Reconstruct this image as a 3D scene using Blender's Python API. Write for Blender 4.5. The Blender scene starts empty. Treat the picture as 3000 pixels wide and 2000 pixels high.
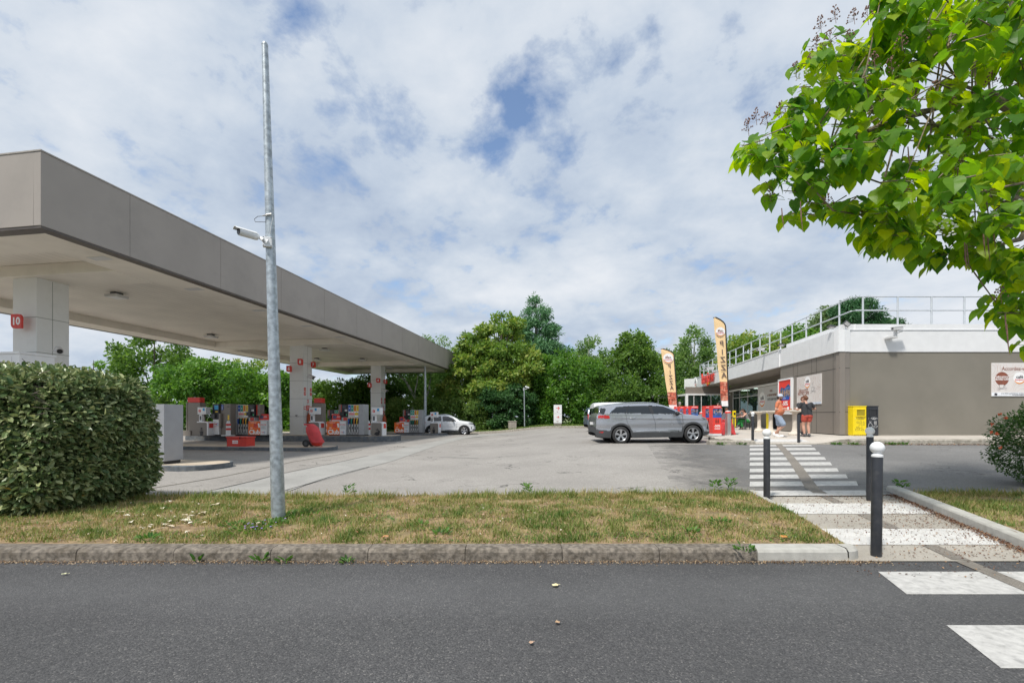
import bpy, bmesh, math, random
import numpy as np
from mathutils import Vector, Matrix, noise
R = math.radians
rnd = random.Random(7)
sc = bpy.context.scene
COL = sc.collection

# ------------------------------------------------------------------ camera
F = 1333.0            # focal length in pixels of the 3000 px wide photograph
CAMZ = 1.5
cd = bpy.data.cameras.new('camera'); cam = bpy.data.objects.new('camera', cd); COL.objects.link(cam)
cam.location = (0, 0, CAMZ); cam.rotation_euler = (R(90), 0, 0)
cd.sensor_width = 36; cd.lens = 36 * F / 3000
cd.shift_y = (1220 - 1000) / 3000.0
cd.clip_start = 0.05; cd.clip_end = 3000
sc.camera = cam

# ------------------------------------------------------------------ light
SUN_EL, SUN_AZ = R(58), math.atan2(-0.62, -0.78)       # azimuth measured as atan2(x, y) of the direction to the sun
sl = bpy.data.lights.new('sun', 'SUN'); sun = bpy.data.objects.new('sun', sl); COL.objects.link(sun)
sl.energy = 3.2; sl.angle = R(6); sl.color = (1.0, 0.955, 0.88)
sd = Vector((math.sin(SUN_AZ) * math.cos(SUN_EL), math.cos(SUN_AZ) * math.cos(SUN_EL), math.sin(SUN_EL)))
sun.rotation_euler = sd.to_track_quat('Z', 'Y').to_euler()

w = bpy.data.worlds.new('World'); sc.world = w; w.use_nodes = True
nt = w.node_tree; N = nt.nodes; Lk = nt.links; N.clear()
def nd(t, **k):
    n = N.new(t)
    for a, b in k.items(): setattr(n, a, b)
    return n
def mth(op, a, b=None, c=None, clamp=False):
    n = nd('ShaderNodeMath', operation=op, use_clamp=clamp)
    for i, q in enumerate((a, b, c)):
        if q is None: continue
        if isinstance(q, (int, float)): n.inputs[i].default_value = q
        else: Lk.new(q, n.inputs[i])
    return n.outputs[0]
tc = nd('ShaderNodeTexCoord'); sp = nd('ShaderNodeSeparateXYZ'); Lk.new(tc.outputs['Generated'], sp.inputs[0])
zc = mth('MAXIMUM', sp.outputs[2], 0.0)
SPOTS = [(0.015, 0.972, 0.11, 1.0), (0.03, 0.882, 0.07, 0.8), (-0.041, 1.082, 0.1, 0.85), (0.115, 1.091, 0.1, 0.8), (-0.383, 0.761, 0.09, 0.5), (-0.37, 0.947, 0.06, 0.37), (-0.614, 0.731, 0.14, 0.43), (-0.093, 0.829, 0.08, 0.31), (0.256, 0.854, 0.08, 0.31), (-0.672, 0.779, 0.06, 0.31), (-0.175, 0.78, 0.06, 0.31)]   # where the blue shows through
den = mth('ADD', zc, 0.30)
cx = mth('DIVIDE', sp.outputs[0], den); cy = mth('DIVIDE', sp.outputs[1], den)
cv = nd('ShaderNodeCombineXYZ'); Lk.new(cx, cv.inputs[0]); Lk.new(cy, cv.inputs[1])
def fbm(vec, scale, detail, rough, dist=0.0, off=(0, 0, 0), stretch=(1, 1, 1), rot=0):
    m = nd('ShaderNodeMapping'); Lk.new(vec, m.inputs[0]); m.inputs[1].default_value = off
    m.inputs[3].default_value = stretch; m.inputs[2].default_value = (0, 0, rot)
    n = nd('ShaderNodeTexNoise'); Lk.new(m.outputs[0], n.inputs['Vector'])
    n.inputs['Scale'].default_value = scale; n.inputs['Detail'].default_value = detail
    n.inputs['Roughness'].default_value = rough; n.inputs['Distortion'].default_value = dist
    return n.outputs['Fac']
def ramp(f, pts):
    r = nd('ShaderNodeValToRGB'); Lk.new(f, r.inputs[0]); e = r.color_ramp.elements
    while len(e) < len(pts): e.new(0.5)
    for i, (p, c) in enumerate(pts): e[i].position = p; e[i].color = (c[0], c[1], c[2], 1)
    return r.outputs[0]
sky = nd('ShaderNodeTexSky', sky_type='NISHITA'); sky.sun_disc = False
sky.sun_elevation = SUN_EL; sky.sun_rotation = SUN_AZ
sky.air_density = 1.0; sky.dust_density = 1.0; sky.ozone_density = 1.5
bg1 = nd('ShaderNodeBackground'); Lk.new(sky.outputs[0], bg1.inputs[0]); bg1.inputs[1].default_value = 0.15
big = fbm(cv.outputs[0], 1.1, 4, 0.5, 0.2, off=(3.1, 7.7, 0), rot=0.5)
fine = fbm(cv.outputs[0], 6.0, 14, 0.60, 0.15, off=(1.3, 4.2, 2.0), stretch=(1.0, 0.9, 1), rot=0.6)
wisp = fbm(cv.outputs[0], 2.1, 10, 0.55, 0.25, off=(8.3, 2.2, 5.0), stretch=(0.8, 1.25, 1), rot=0.7)
def spot(x, y, r):
    dx = mth('SUBTRACT', cx, x); dy = mth('SUBTRACT', cy, y)
    q = mth('SQRT', mth('ADD', mth('MULTIPLY', dx, dx), mth('MULTIPLY', mth('MULTIPLY', dy, 0.7), dy)))
    return mth('SUBTRACT', 1.0, mth('DIVIDE', q, r), clamp=True)
gap = None
for (x, y, r, k) in SPOTS:
    v = mth('MULTIPLY', spot(x, y, r), k); gap = v if gap is None else mth('MAXIMUM', gap, v)
dens = mth('ADD', mth('MULTIPLY', fine, 0.75), mth('MULTIPLY', wisp, 0.35))
dens = mth('SUBTRACT', dens, mth('MULTIPLY', gap, 0.19))
mask = ramp(dens, [(0.33, (0, 0, 0)), (0.49, (1, 1, 1))])
lum = mth('ADD', mth('MULTIPLY', wisp, 0.50), mth('MULTIPLY', big, 0.50))
lum = mth('ADD', lum, mth('MULTIPLY', mth('SUBTRACT', fine, 0.5), 0.28))
ccol = ramp(lum, [(0.36, (0.40, 0.48, 0.61)), (0.45, (0.51, 0.585, 0.69)), (0.51, (0.60, 0.66, 0.74)), (0.62, (0.73, 0.765, 0.815))])
bg2 = nd('ShaderNodeBackground'); Lk.new(ccol, bg2.inputs[0]); bg2.inputs[1].default_value = 0.88
mix = nd('ShaderNodeMixShader'); Lk.new(mask, mix.inputs[0]); Lk.new(bg1.outputs[0], mix.inputs[1]); Lk.new(bg2.outputs[0], mix.inputs[2])
out = nd('ShaderNodeOutputWorld'); Lk.new(mix.outputs[0], out.inputs[0])
sc.view_settings.view_transform = 'Standard'; sc.view_settings.look = 'None'
sc.view_settings.exposure = 0.32; sc.view_settings.gamma = 1.0

# ------------------------------------------------------------------ terrain and picture geometry
def sst(t):
    t = min(1, max(0, t)); return t * t * (3 - 2 * t)
def g(x, y):
    return 0.5 * sst((x + 3) / 7) * min(1, max(0, (y - 3) / 17))
def at(px, py, Y):                       # point of the photograph at depth Y
    return Vector(((px - 1500) / F * Y, Y, CAMZ - (py - 1220) / F * Y))
def gr(px, py, dz=0.0):                  # where the ray through a photo point meets the ground
    Y = 10
    for _ in range(40):
        x = (px - 1500) / F * Y
        Y = 0.5 * Y + 0.5 * (CAMZ - g(x, Y) - dz) * F / (py - 1220)
    return Vector(((px - 1500) / F * Y, Y, g((px - 1500) / F * Y, Y) + dz))

# ------------------------------------------------------------------ materials
def new_mat(name):
    m = bpy.data.materials.new(name); m.use_nodes = True
    n = m.node_tree.nodes; return m, n, m.node_tree.links, n['Principled BSDF']
def mat(name, col, rough=0.6, metal=0.0, var=0.12, scale=6.0, bump=0.0, bscale=60.0, coat=0.0, spec=None, grime=None, gs=1.5, ga=0.5, obj=True):
    m, n, l, b = new_mat(name)
    t = n.new('ShaderNodeTexCoord')
    no = n.new('ShaderNodeTexNoise'); no.inputs['Scale'].default_value = scale; no.inputs['Detail'].default_value = 6
    l.new(t.outputs['Object'], no.inputs['Vector'])
    mx = n.new('ShaderNodeMix'); mx.data_type = 'RGBA'
    mx.inputs[6].default_value = tuple(c * (1 - var) for c in col) + (1,)
    mx.inputs[7].default_value = tuple(min(1, c * (1 + var)) for c in col) + (1,)
    cr = n.new('ShaderNodeMapRange'); cr.inputs[1].default_value = 0.35; cr.inputs[2].default_value = 0.65
    l.new(no.outputs['Fac'], cr.inputs[0]); l.new(cr.outputs[0], mx.inputs[0])
    o = mx.outputs[2]
    if grime is not None:
        g2 = n.new('ShaderNodeTexNoise'); g2.inputs['Scale'].default_value = gs; g2.inputs['Detail'].default_value = 9; g2.inputs['Roughness'].default_value = 0.68
        l.new(t.outputs['Object'], g2.inputs['Vector'])
        mr = n.new('ShaderNodeMapRange'); mr.inputs[1].default_value = 0.5; mr.inputs[2].default_value = 0.72; mr.inputs[4].default_value = ga
        l.new(g2.outputs['Fac'], mr.inputs[0])
        m2 = n.new('ShaderNodeMix'); m2.data_type = 'RGBA'; l.new(mr.outputs[0], m2.inputs[0]); l.new(o, m2.inputs[6])
        m2.inputs[7].default_value = tuple(grime) + (1,); o = m2.outputs[2]
    l.new(o, b.inputs['Base Color'])
    b.inputs['Roughness'].default_value = rough; b.inputs['Metallic'].default_value = metal
    if coat: b.inputs['Coat Weight'].default_value = coat
    if spec is not None: b.inputs['Specular IOR Level'].default_value = spec
    if bump:
        bn = n.new('ShaderNodeTexNoise'); bn.inputs['Scale'].default_value = bscale; bn.inputs['Detail'].default_value = 4
        l.new(t.outputs['Object'], bn.inputs['Vector'])
        bp = n.new('ShaderNodeBump'); bp.inputs['Strength'].default_value = bump; bp.inputs['Distance'].default_value = 0.01
        l.new(bn.outputs['Fac'], bp.inputs['Height']); l.new(bp.outputs[0], b.inputs['Normal'])
    return m
def asphalt(name, c0, c1, c2, agg=140.0, patch=0.35, crack=0.5, bump=0.6, stain=(0.03, 0.03, 0.03), stain_a=0.3, tracks=False, fade=False):
    m, n, l, b = new_mat(name)
    t = n.new('ShaderNodeTexCoord')
    def nz(s, d, r=0.6, dis=0): 
        q = n.new('ShaderNodeTexNoise'); q.inputs['Scale'].default_value = s; q.inputs['Detail'].default_value = d
        q.inputs['Roughness'].default_value = r; q.inputs['Distortion'].default_value = dis
        l.new(t.outputs['Object'], q.inputs['Vector']); return q.outputs['Fac']
    def mr(f, a, b_, c=0, d=1):
        q = n.new('ShaderNodeMapRange'); q.inputs[1].default_value = a; q.inputs[2].default_value = b_; q.inputs[3].default_value = c; q.inputs[4].default_value = d
        l.new(f, q.inputs[0]); return q.outputs[0]
    def mixc(f, a, b_):
        q = n.new('ShaderNodeMix'); q.data_type = 'RGBA'; l.new(f, q.inputs[0])
        for i, v in ((6, a), (7, b_)):
            if isinstance(v, tuple): q.inputs[i].default_value = v + (1,)
            else: l.new(v, q.inputs[i])
        return q.outputs[2]
    v = n.new('ShaderNodeTexVoronoi'); v.inputs['Scale'].default_value = agg; l.new(t.outputs['Object'], v.inputs['Vector'])
    sep = n.new('ShaderNodeSeparateColor'); l.new(v.outputs['Color'], sep.inputs[0])
    stone = mixc(mr(sep.outputs[0], 0.1, 0.95), c0, c1)
    stone = mixc(mr(sep.outputs[1], 0.93, 0.97, 0, 0.7), stone, c2)
    o = mixc(mr(nz(patch, 5, 0.6), 0.35, 0.68, 0, 0.55), stone, tuple(q * 0.72 for q in c0))
    o = mixc(mr(nz(patch * 3.1, 8, 0.7, 0.6), 0.58, 0.74, 0, stain_a), o, stain)
    o = mixc(mr(nz(9.0, 6, 0.7), 0.55, 0.8, 0, 0.25), o, c2)
    if crack:
        vc = n.new('ShaderNodeTexVoronoi'); vc.feature = 'DISTANCE_TO_EDGE'; vc.inputs['Scale'].default_value = 0.42
        wn = n.new('ShaderNodeTexNoise'); wn.inputs['Scale'].default_value = 1.7; wn.inputs['Detail'].default_value = 7; l.new(t.outputs['Object'], wn.inputs['Vector'])
        va = n.new('ShaderNodeVectorMath'); va.operation = 'MULTIPLY_ADD'; va.inputs[1].default_value = (1.4, 1.4, 1.4)
        l.new(wn.outputs['Color'], va.inputs[0]); l.new(t.outputs['Object'], va.inputs[2]); l.new(va.outputs[0], vc.inputs['Vector'])
        cm = mr(vc.outputs['Distance'], 0.004, 0.012, 1, 0)
        br = mr(nz(0.5, 2), 0.5, 0.6, 0, crack)
        mm = n.new('ShaderNodeMath'); mm.operation = 'MULTIPLY'; l.new(cm, mm.inputs[0]); l.new(br, mm.inputs[1])
        o = mixc(mm.outputs[0], o, (0.035, 0.034, 0.03))
    sx_ = n.new('ShaderNodeSeparateXYZ'); l.new(t.outputs['Object'], sx_.inputs[0])
    def m2(op, a, c=None, d=None):
        q = n.new('ShaderNodeMath'); q.operation = op
        for i, v_ in enumerate((a, c, d)):
            if v_ is None: continue
            if isinstance(v_, (int, float)): q.inputs[i].default_value = v_
            else: l.new(v_, q.inputs[i])
        return q.outputs[0]
    if tracks:      # tyre-polished lanes run along the road
        w_ = m2('ADD', sx_.outputs[1], m2('MULTIPLY', nz(0.35, 3), 0.9)); s_ = m2('MULTIPLY', m2('ADD', m2('SINE', m2('MULTIPLY', w_, 3.3)), 0.2), 0.32)
        o = mixc(m2('MULTIPLY', m2('MAXIMUM', s_, 0.0), nz(3.0, 8, 0.7)), o, (0.17, 0.17, 0.172))
    if fade:
        e_ = m2('SUBTRACT', sx_.outputs[0], m2('MULTIPLY_ADD', sx_.outputs[1], 0.24, 1.0)); al = m2('ADD', m2('MULTIPLY', e_, 0.38), m2('MULTIPLY', m2('SUBTRACT', nz(1.1, 9, 0.7), 0.5), 2.0)); al = mr(al, 0.0, 1.0); l.new(al, b.inputs['Alpha'])
    l.new(o, b.inputs['Base Color']); b.inputs['Roughness'].default_value = 0.85
    b.inputs['Specular IOR Level'].default_value = 0.35
    bp = n.new('ShaderNodeBump'); bp.inputs['Strength'].default_value = bump; bp.inputs['Distance'].default_value = 0.006
    l.new(v.outputs['Distance'], bp.inputs['Height']); bp.invert = True
    l.new(bp.outputs[0], b.inputs['Normal'])
    return m
def leaf_mat(name, c_dark, c_mid, c_light, nscale=0.6, trans=0.35, rough=0.5, extra=None, ea=0.04):
    m, n, l, b = new_mat(name)
    at_ = n.new('ShaderNodeAttribute'); at_.attribute_name = 'tint'
    r = n.new('ShaderNodeValToRGB'); e = r.color_ramp.elements
    pts = [(0.0, c_dark), (0.5, c_mid), (0.93 if extra else 1.0, c_light)]
    if extra: pts += [(0.985 - ea, c_light), (1.0 - ea + 0.004, extra)]
    while len(e) < len(pts): e.new(0.5)
    for i, (p, c) in enumerate(pts): e[i].position = p; e[i].color = tuple(c) + (1,)
    l.new(at_.outputs['Fac'], r.inputs[0])
    l.new(r.outputs[0], b.inputs['Base Color']); b.inputs['Roughness'].default_value = rough
    b.inputs['Specular IOR Level'].default_value = 0.35
    tr = n.new('ShaderNodeBsdfTranslucent')
    hs = n.new('ShaderNodeHueSaturation'); hs.inputs['Hue'].default_value = 0.485; hs.inputs['Saturation'].default_value = 1.1; hs.inputs['Value'].default_value = 1.75
    l.new(r.outputs[0], hs.inputs['Color']); l.new(hs.outputs[0], tr.inputs[0])
    ms = n.new('ShaderNodeMixShader'); ms.inputs[0].default_value = trans
    l.new(b.outputs[0], ms.inputs[1]); l.new(tr.outputs[0], ms.inputs[2])
    l.new(ms.outputs[0], n['Material Output'].inputs[0])
    return m
def glass_mat(name, col=(0.02, 0.03, 0.03), rough=0.03, alpha=0.35):
    m, n, l, b = new_mat(name)
    b.inputs['Base Color'].default_value = col + (1,); b.inputs['Roughness'].default_value = rough
    b.inputs['Specular IOR Level'].default_value = 0.9
    no = n.new('ShaderNodeTexNoise'); no.inputs['Scale'].default_value = 0.7
    bp = n.new('ShaderNodeBump'); bp.inputs['Strength'].default_value = 0.03; l.new(no.outputs['Fac'], bp.inputs['Height']); l.new(bp.outputs[0], b.inputs['Normal'])
    if alpha < 1:
        tr = n.new('ShaderNodeBsdfTransparent'); tr.inputs[0].default_value = (0.75, 0.85, 0.82, 1)
        ms = n.new('ShaderNodeMixShader'); ms.inputs[0].default_value = alpha
        l.new(tr.outputs[0], ms.inputs[1]); l.new(b.outputs[0], ms.inputs[2]); l.new(ms.outputs[0], n['Material Output'].inputs[0])
    return m
def emit(name, col, s):
    m, n, l, b = new_mat(name)
    b.inputs['Base Color'].default_value = tuple(col) + (1,)
    b.inputs['Emission Color'].default_value = tuple(col) + (1,); b.inputs['Emission Strength'].default_value = s
    return m

M = {}
M['road'] = asphalt('road_asphalt', (0.056, 0.056, 0.058), (0.116, 0.115, 0.116), (0.24, 0.23, 0.22), agg=110, patch=0.22, crack=0, tracks=True, bump=0.7, stain=(0.045, 0.045, 0.05), stain_a=0.35)
M['lot'] = asphalt('parking_asphalt', (0.275, 0.258, 0.238), (0.39, 0.367, 0.34), (0.51, 0.48, 0.44), agg=60, patch=0.30, crack=0.8, bump=0.4, stain=(0.13, 0.125, 0.115), stain_a=0.45)
M['lot_r'] = asphalt('drive_asphalt', (0.155, 0.152, 0.148), (0.24, 0.235, 0.228), (0.30, 0.29, 0.28), agg=60, patch=0.3, crack=0.6, fade=True, bump=0.5, stain=(0.085, 0.085, 0.085), stain_a=0.5)
M['forecourt'] = asphalt('forecourt_paving', (0.33, 0.295, 0.26), (0.42, 0.38, 0.335), (0.50, 0.455, 0.40), agg=30, patch=0.35, crack=0.2, bump=0.2, stain=(0.09, 0.085, 0.08), stain_a=0.5)
M['slab'] = asphalt('concrete_strip', (0.32, 0.315, 0.295), (0.40, 0.39, 0.37), (0.48, 0.47, 0.44), agg=90, patch=0.8, crack=0.3, bump=0.25, stain=(0.22, 0.215, 0.20), stain_a=0.4)
M['path'] = asphalt('path_concrete', (0.36, 0.33, 0.285), (0.46, 0.425, 0.37), (0.56, 0.53, 0.47), agg=120, patch=0.9, crack=0, bump=0.2, stain=(0.30, 0.275, 0.235), stain_a=0.5)
M['terrace'] = asphalt('terrace_concrete', (0.50, 0.455, 0.40), (0.58, 0.535, 0.47), (0.66, 0.62, 0.56), agg=70, patch=0.6, crack=0.15, bump=0.15, stain=(0.36, 0.32, 0.27), stain_a=0.4)
M['ribbon'] = asphalt('guide_strip_resin', (0.19, 0.17, 0.145), (0.30, 0.27, 0.235), (0.42, 0.39, 0.35), agg=140, patch=1.2, crack=0, bump=0.7, stain_a=0.1)
M['paint'] = mat('road_paint', (0.50, 0.49, 0.47), 0.75, var=0.12, scale=14, grime=(0.20, 0.195, 0.19), gs=11, ga=0.65, bump=0.3, bscale=150)
M['tactile'] = mat('tactile_paint', (0.58, 0.57, 0.55), 0.7, var=0.08, grime=(0.36, 0.34, 0.30), gs=22, ga=0.6)
M['kerb_old'] = mat('weathered_kerb_stone', (0.19, 0.165, 0.135), 0.92, var=0.45, scale=22, bump=0.9, bscale=110, grime=(0.085, 0.065, 0.04), gs=4, ga=0.75)
M['kerb_new'] = mat('new_kerb_concrete', (0.43, 0.42, 0.385), 0.85, var=0.1, scale=12, bump=0.4, bscale=120, grime=(0.30, 0.28, 0.24), gs=4, ga=0.4)
M['kerb_mid'] = mat('worn_kerb_concrete', (0.36, 0.33, 0.28), 0.9, var=0.25, scale=10, bump=0.5, grime=(0.18, 0.16, 0.12), gs=3, ga=0.7)
M['kerb_grey'] = mat('painted_island_kerb', (0.105, 0.12, 0.135), 0.75, var=0.2, scale=5, grime=(0.36, 0.33, 0.27), gs=2.2, ga=0.45, bump=0.3)
M['isl_top'] = mat('island_concrete', (0.52, 0.44, 0.34), 0.9, var=0.12, scale=3, grime=(0.36, 0.27, 0.17), gs=1.2, ga=0.7, bump=0.2)
M['soil'] = mat('dry_turf_soil', (0.26, 0.18, 0.10), 0.95, var=0.35, scale=9, bump=0.9, bscale=45, grime=(0.17, 0.19, 0.06), gs=2.2, ga=0.8)
M['land'] = mat('land', (0.12, 0.15, 0.05), 0.95, var=0.3, scale=0.5)
M['farturf'] = mat('far_turf', (0.15, 0.22, 0.06), 0.95, var=0.3, scale=1.5, bump=0.6, bscale=30, grime=(0.28, 0.26, 0.10), gs=0.7, ga=0.6)
M['white'] = mat('white_painted_metal', (0.79, 0.80, 0.81), 0.45, var=0.03, scale=2, grime=(0.64, 0.645, 0.65), gs=1.2, ga=0.25)
M['render'] = mat('white_render', (0.78, 0.785, 0.795), 0.7, var=0.03, scale=3, bump=0.15, bscale=80, grime=(0.70, 0.705, 0.71), gs=0.9, ga=0.25)
M['taupe_wall'] = mat('taupe_render', (0.222, 0.205, 0.172), 0.85, var=0.05, scale=0.8, bump=0.25, bscale=110, grime=(0.185, 0.17, 0.14), gs=0.5, ga=0.5)
M['taupe'] = mat('taupe_panel', (0.225, 0.20, 0.175), 0.5, var=0.04, scale=1.2, grime=(0.18, 0.16, 0.14), gs=0.8, ga=0.3)
M['fascia'] = mat('canopy_fascia_metal', (0.345, 0.308, 0.275), 0.5, var=0.05, scale=0.6, grime=(0.25, 0.23, 0.205), gs=0.7, ga=0.45)
M['dark_trim'] = mat('dark_brown_trim', (0.09, 0.075, 0.065), 0.5)
M['soffit'] = mat('canopy_soffit_panel', (0.80, 0.755, 0.68), 0.6, var=0.04, scale=1.0, grime=(0.5, 0.46, 0.38), gs=0.6, ga=0.4)
M['column'] = mat('column_cladding', (0.76, 0.765, 0.75), 0.5, var=0.03, scale=1.5, grime=(0.5, 0.5, 0.47), gs=1.5, ga=0.35)
M['galv'] = mat('galvanised_steel', (0.41, 0.455, 0.485), 0.42, metal=0.55, var=0.28, scale=16, grime=(0.62, 0.66, 0.68), gs=5, ga=0.5, bump=0.1, bscale=40)
M['rail'] = mat('rail_aluminium', (0.60, 0.63, 0.66), 0.4, metal=0.3, var=0.06)
M['steel'] = mat('brushed_stainless', (0.62, 0.61, 0.59), 0.28, metal=0.9, var=0.1, scale=3)
M['black'] = mat('black_plastic', (0.022, 0.023, 0.026), 0.4, var=0.15)
M['anthracite'] = mat('anthracite_paint', (0.030, 0.033, 0.040), 0.38, var=0.15, grime=(0.11, 0.105, 0.10), gs=9, ga=0.35)
M['dgrey'] = mat('dark_grey_plastic', (0.075, 0.08, 0.085), 0.5)
M['grey'] = mat('grey_metal', (0.38, 0.39, 0.405), 0.42, metal=0.15, var=0.06)
M['lgrey'] = mat('light_grey_plastic', (0.60, 0.60, 0.60), 0.5, var=0.05)
M['red'] = mat('red_plastic', (0.66, 0.045, 0.03), 0.4, var=0.08)
M['redc'] = mat('red_cover_fabric', (0.60, 0.055, 0.06), 0.6, var=0.15, scale=4, bump=0.5, bscale=12)
M['brick'] = mat('orange_red_cover', (0.50, 0.10, 0.035), 0.5, var=0.15)
M['orange'] = mat('orange_print', (0.92, 0.17, 0.02), 0.45, var=0.12, scale=2)
M['promo'] = mat('promo_red_print', (0.80, 0.055, 0.04), 0.5, var=0.04)
M['yellow'] = mat('yellow_paint', (0.86, 0.66, 0.01), 0.42, var=0.04)
M['cream'] = mat('cream_flag_cloth', (0.92, 0.66, 0.36), 0.7, var=0.05, scale=3)
M['poster'] = mat('poster_print', (0.72, 0.68, 0.66), 0.4, var=0.02)
M['brown_t'] = mat('brown_lettering', (0.26, 0.085, 0.05), 0.5)
M['dark_t'] = mat('dark_lettering', (0.04, 0.035, 0.045), 0.5)
M['red_t'] = mat('red_lettering', (0.62, 0.03, 0.06), 0.5)
M['white_t'] = mat('white_lettering', (0.9, 0.9, 0.9), 0.5, var=0.02)
M['orange_t'] = mat('orange_print_mark', (0.80, 0.28, 0.03), 0.5)
M['blue_t'] = mat('blue_print', (0.02, 0.10, 0.45), 0.5)
M['cyan_t'] = mat('cyan_screen', (0.05, 0.36, 0.66), 0.35)
M['green_t'] = mat('green_print', (0.02, 0.30, 0.20), 0.5)
M['yel_t'] = mat('yellow_print', (0.80, 0.55, 0.05), 0.5)
M['pink_t'] = mat('pink_print', (0.80, 0.25, 0.25), 0.5)
M['outline_t'] = mat('faint_print', (0.62, 0.47, 0.42), 0.5)
M['stone'] = mat('cast_stone', (0.62, 0.56, 0.48), 0.85, var=0.1, scale=12, bump=0.4, grime=(0.42, 0.37, 0.30), gs=5, ga=0.5)
M['concrete'] = mat('cast_concrete', (0.36, 0.32, 0.28), 0.9, var=0.15, scale=6, bump=0.4)
M['rubber'] = mat('tyre_rubber', (0.028, 0.028, 0.029), 0.75, var=0.1)
M['bark'] = mat('bark', (0.13, 0.105, 0.085), 0.95, var=0.35, scale=10, bump=0.8, bscale=25)
M['birch'] = mat('birch_bark', (0.62, 0.61, 0.58), 0.8, var=0.15, scale=4, grime=(0.08, 0.07, 0.06), gs=3, ga=0.9)
M['twig'] = mat('catalpa_bark', (0.21, 0.165, 0.12), 0.9, var=0.3, scale=14, bump=0.7, bscale=50)
M['skin'] = mat('skin', (0.58, 0.33, 0.24), 0.5, var=0.06)
M['hair'] = mat('dark_hair', (0.05, 0.028, 0.02), 0.6, var=0.2, scale=30)
M['hair_r'] = mat('auburn_hair', (0.14, 0.055, 0.025), 0.6, var=0.25, scale=30)
M['hair_g'] = mat('grey_hair', (0.42, 0.40, 0.38), 0.7, var=0.2, scale=30)
def cloth(n_, c): return mat(n_, c, 0.85, var=0.12, scale=9, bump=0.3, bscale=18)

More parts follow.
